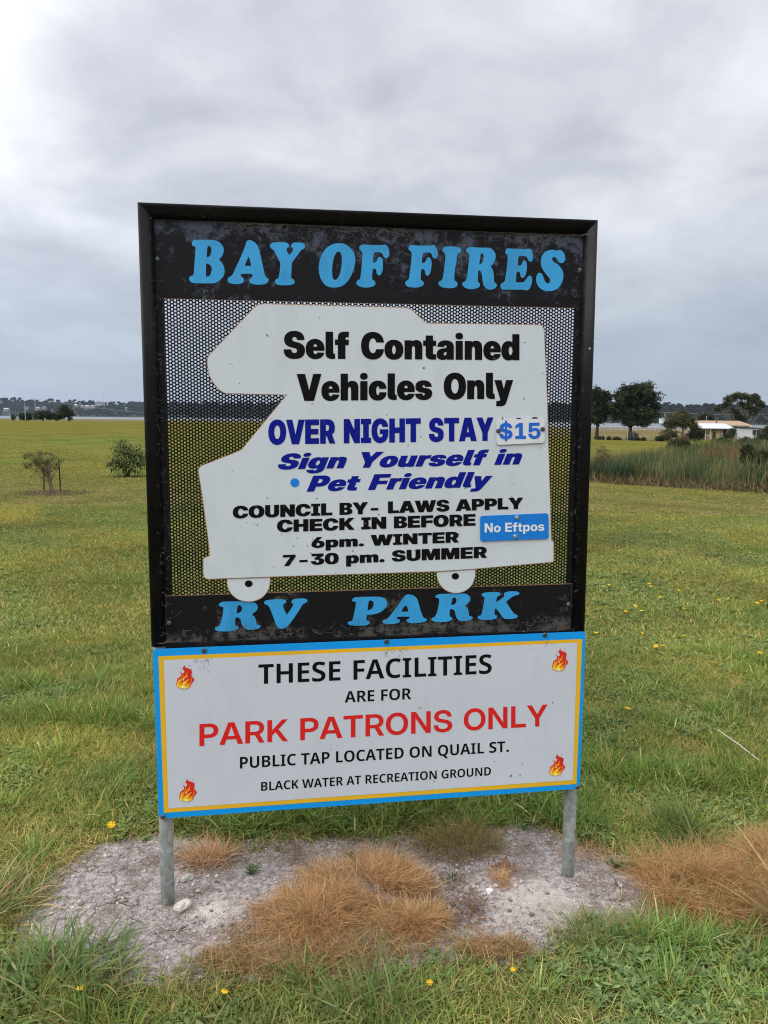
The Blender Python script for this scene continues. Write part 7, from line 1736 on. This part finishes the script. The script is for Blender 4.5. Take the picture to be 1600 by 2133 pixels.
for i, p in enumerate(fx):
    MB().box((0, 0, .55), (.28, .28, 1.7)).build('fence_post', PostW, fence).location = p - fence.location
for i in range(9):
    a, b = fx[i] - fence.location, fx[i + 1] - fence.location
    MB().tube([a + Vector((0, 0, 1.05)), b + Vector((0, 0, 1.05))], .03, 5).tube([a + Vector((0, 0, .5)), b + Vector((0, 0, .5))], .03, 5).build('rail', PostW, fence)
def post(name, label, cat, p, h, r, mat, arm=0.0, group=None):
    mb = MB().tube([(0, 0, -.5), (0, 0, h * .5), (random.uniform(-.01, .01) * h, 0, h)], [r, r * .9, r * .75], 8)
    if arm: mb.box((0, 0, h - .35), (arm, .12, .12))
    o = mb.build(name, mat); o.location = p; return tag(o, label, cat, group)
post('marker_post', 'thin white post at the lawn edge beside the taller pine trunk', 'post', at(.3135, 132), 1.85, .055, PostW)
post('marker_post', 'short pale post at the lawn edge between the two pines', 'post', at((1262 - 802) / 1615, 134), 1.0, .05, PostW)
post('marker_post', 'thin dark stake at the lawn edge right of the clipped bushes', 'post', at((1358 - 802) / 1615, 134), 0.8, .04, PoleD)
post('power_pole', 'pale pole standing before the water left of the round olive tree', 'pole', at(.3604, 300), 7.0, .2, PostW, 0)
post('power_pole', 'pale leaning pole in front of the left low bush on the far field edge', 'pole', at((53.5 - 802) / 1615, 190), 4.3, .09, PoleM)
post('power_pole', 'tallest power pole behind the far clump of bushes at the left', 'pole', at((75 - 802) / 1615, 262), 8.4, .13, PoleM, 1.2)
post('power_pole', 'short dark post beside the bright green bush on the far field edge', 'pole', at((36.3 - 802) / 1615, 200), 2.75, .10, PoleD)
post('power_pole', 'very thin pole left of the bright green bush on the far field edge', 'pole', at((21 - 802) / 1615, 215), 2.6, .05, PoleM)
post('marker_post', 'low white post between the bright green bush and the low dark bush', 'post', at((37.5 - 802) / 1615, 197), 0.55, .22, PostW)
post('marker_post', 'low white marker in front of the wide dark bush on the far field edge', 'post', at((94.5 - 802) / 1615, 196), 0.65, .17, PostW)
def cable(label, a, b, sag, r=0.03):
    a, b = Vector(a), Vector(b)
    pts = [a.lerp(b, k / 16) - Vector((0, 0, sag * 4 * (k / 16) * (1 - k / 16))) for k in range(17)]
    tag(MB().tube(pts, r, 4).build('power_cable', PoleM), label, 'cable')
cable('pale power line crossing in front of the wooded hill on the right', (.330 * 420, 420, EYE + 20 / 1615 * 420), (.52 * 420, 420, EYE + 17.5 / 1615 * 420), 1.2, 0.06)
tp = at((75 - 802) / 1615, 262); cable('thin power line over the water between the left poles', tp + Vector((0, 0, 8.1)), (-.25 * 275, 275, 1.6), 0.8, 0.035)

# ------------------------------------------------------------------ the wooded hill across the bay
WoodM = Mat('wood_leaves', rough=0.7, spec=0.1)
WoodM.leafy(WoodM.mix(1.0, WoodM.attr('tone'), WoodM.attr('tint', 'INSTANCER'), 'MULTIPLY'), 0.15)
HILLP = [(0.018, 0.022, 0.014), (0.026, 0.031, 0.018), (0.037, 0.041, 0.022)]
wood_kinds = []
for i in range(6):
    if i < 3:
        b = [(random.uniform(-2, 2), random.uniform(-2, 2), random.uniform(3.5, 7.5), random.uniform(2.2, 4), random.uniform(2.2, 4), random.uniform(1.6, 3)) for _ in range(5)] + [(0, 0, 3, 4, 4, 3)]
    else:
        b = [(random.uniform(-3, 3), random.uniform(-2, 2), random.uniform(7, 11), random.uniform(1.6, 3), random.uniform(1.6, 3), random.uniform(.9, 1.7)) for _ in range(5)]
    v, t_, c = leaf_cloud(b, 420, 0.95, HILLP, shell=0.4, flat_=0.55)
    if i >= 3:
        tm = MB().tube([(0, 0, -1), (0.2, 0, 5), (0, 0, 10)], [.5, .4, .2], 5)
        tv = np.array(tm.v, float); tt = np.array([q for f_ in tm.f for q in ([f_[:3], (f_[0], f_[2], f_[3])] if len(f_) == 4 else [(f_[0], f_[j], f_[j + 1]) for j in range(1, len(f_) - 1)])])
        v, t_, c = join([(v, t_, c), (tv, tt, np.tile([[0.08, 0.07, 0.06]], (len(tv), 1)))])
    wood_kinds.append(with_mat(np_mesh('wood_tree', v, t_, c), WoodM.m))
HOUSES = []   # bearing, metres up the picture over the waterline, width, what it looks like
far_houses = [(15, 853.0, 17, 'pale far house at the left edge of the hill across the bay'), (58, 849.2, 9, 'small grey far house left of the tallest pole top'), (81, 850.2, 12, 'white far house just right of the tallest pole'), (94, 848.6, 11, 'grey roofed far house above the wide dark bush'), (160, 844.6, 13, 'white far house above the leaning tree'), (173, 846.2, 8, 'narrow bright white far house right of the leaning tree'), (183, 847.2, 16, 'long pale far building in the middle of the hill'), (194, 847.4, 14, 'grey far shed beside the long pale building'), (209, 840.2, 30, 'large grey far house with a broad hipped roof near the ridge'), (264, 850.4, 6, 'tiny pale far shed low on the hill near the sign')]
def solve_hill(px_, py_):
    t = (px_ - 802) / 1615
    best = None
    for k in np.linspace(0.05, 1.0, 60):
        p = hill_point(t, k)
        tgt = EYE + (862.8 + .00964 * px_ - py_) / 1615 * p.y
        if best is None or abs(p.z + 4.0 - tgt) < best[0]:
            best = (abs(p.z + 4.0 - tgt), p, tgt)
    return best[1], best[2]
clear = []
FW, FR = simple('far_house_wall', (0.30, 0.31, 0.31), 0.8, 0.2), simple('far_house_roof', (0.13, 0.135, 0.14), 0.7, 0.2)
FRW = simple('far_house_roof_white', (0.40, 0.41, 0.41), 0.7, 0.2)
def far_house(label, p, z, w, h=4.2, roofmat=None, wallmat=None):
    o = empty('far_house', (p.x, p.y, z)); tag(o, label, 'house')
    w2_, d2 = w / 2, min(w, 12) / 2
    MB().box((0, 0, -4), (w, d2 * 2, h + 8)).build('wall', wallmat or FW, o)
    r_ = MB().add([(-w2_ - .6, -d2 - .6, h / 2), (w2_ + .6, -d2 - .6, h / 2), (w2_ + .6, d2 + .6, h / 2), (-w2_ - .6, d2 + .6, h / 2), (-w2_ * .55, 0, h / 2 + min(4.5, w * .2)), (w2_ * .55, 0, h / 2 + min(4.5, w * .2))], [(0, 1, 5, 4), (1, 2, 5), (2, 3, 4, 5), (3, 0, 4), (3, 2, 1, 0)])
    r_.build('roof', roofmat or FR, o)
    wn_ = max(1, int(w / 5))
    for i in range(wn_):
        MB().box((-w2_ + w * (i + .5) / wn_, -d2 - .06, 0.2), (w / wn_ * .4, .1, 1.6)).build('window', Glass, o)
    return o
for px_, py_, w, lab in far_houses:
    p, z = solve_hill(px_, py_)
    far_house(lab, p, z, w, 5.0 if w > 30 else 3.6, FRW if 'white' in lab or 'pale' in lab else FR, FW)
    clear.append((p.x / p.y, p.y, w))
bh_t = (1377.5 - 802) / 1615; bhy = shore_y(bh_t) + 6
far_house('white boathouse at the far waterline left of the round olive tree', Vector((bh_t * bhy, bhy, 0)), EYE + (876.1 - 872.5) / 1615 * bhy - 1.0, 6.5, 2.8, FRW, simple('boathouse_white', (0.78, 0.79, 0.8), 0.6, 0.3))
clear.append((bh_t, bhy, 16))
n = 9000
t = rng.uniform(-0.60, 0.60, n); k = rng.uniform(0.015, 1.0, n) ** 0.85
ridge = rng.uniform(0, 1, n) < 0.10; k[ridge] = rng.uniform(0.95, 1.06, int(ridge.sum()))
pts = np.array([hill_point(a, min(b, 1.0)) for a, b in zip(t, k)]); pts[:, 1] += 350 * np.maximum(k - 1, 0)
keep = np.ones(n, bool)
for ct, cy_, w in clear:
    keep &= ~((np.abs(pts[:, 0] / pts[:, 1] - ct) < (w * 0.55 + 5) / cy_) & (pts[:, 1] < cy_ + 6) & (pts[:, 1] > cy_ - 110))
pts, k, t = pts[keep], k[keep], t[keep]
n = len(pts)
rot = np.zeros((n, 3)); rot[:, 2] = rng.uniform(0, 6.28, n)
scl = rng.uniform(0.6, 1.25, n) * np.where(k > 0.9, rng.choice([0.7, 0.95, 1.35], n), 0.85) * np.interp(t, [-.5, .37], [1.15, 0.72])
idx = np.where(k > 0.9, rng.integers(0, 6, n), rng.integers(0, 4, n))
tint = np.ones((n, 4)); tint[:, :3] = rng.uniform(0.7, 1.35, (n, 1)) * rng.uniform(0.93, 1.07, (n, 3))
wd_ = scatter('far_wood', wood_kinds, pts, rot, scl, idx, tint); tag(wd_, kind='stuff')
for px_, py_, lab, r in ((217, 819.5, 'mast with a small head rising over the ridge near the sign', .55), (139, 814, 'faint thin mast on the ridge above the leaning tree', .28), (124, 820, 'faint short mast left of the taller ridge mast', .22)):
    t_ = (px_ - 802) / 1615; p = hill_point(t_, 1.0); zt2 = EYE + (862.8 + .00964 * px_ - py_) / 1615 * p.y
    mb = MB().tube([(0, 0, 0), (0, 0, zt2 - p.z)], [r, r * .7], 6)
    if r > .5: mb.box((0, 0, zt2 - p.z - 1.2), (2.4, 2.0, 3.0))
    o = mb.build('mast', PoleM); o.location = p; tag(o, lab, 'mast')

# ------------------------------------------------------------------ the air over the bay
hm_ = bpy.data.materials.new('haze'); hm_.use_nodes = True
hn = hm_.node_tree.nodes; hn.clear()
pv = hn.new('ShaderNodeVolumePrincipled'); pv.inputs['Color'].default_value = (0.62, 0.78, 1.0, 1); pv.inputs['Density'].default_value = 0.00005
pv.inputs['Anisotropy'].default_value = 0.0
ho_ = hn.new('ShaderNodeOutputMaterial'); hm_.node_tree.links.new(pv.outputs[0], ho_.inputs['Volume'])
hz_ = MB().box((0, 0, 44.75), (9400, 9400, 104.5)).build('haze', hm_); tag(hz_, kind='stuff')
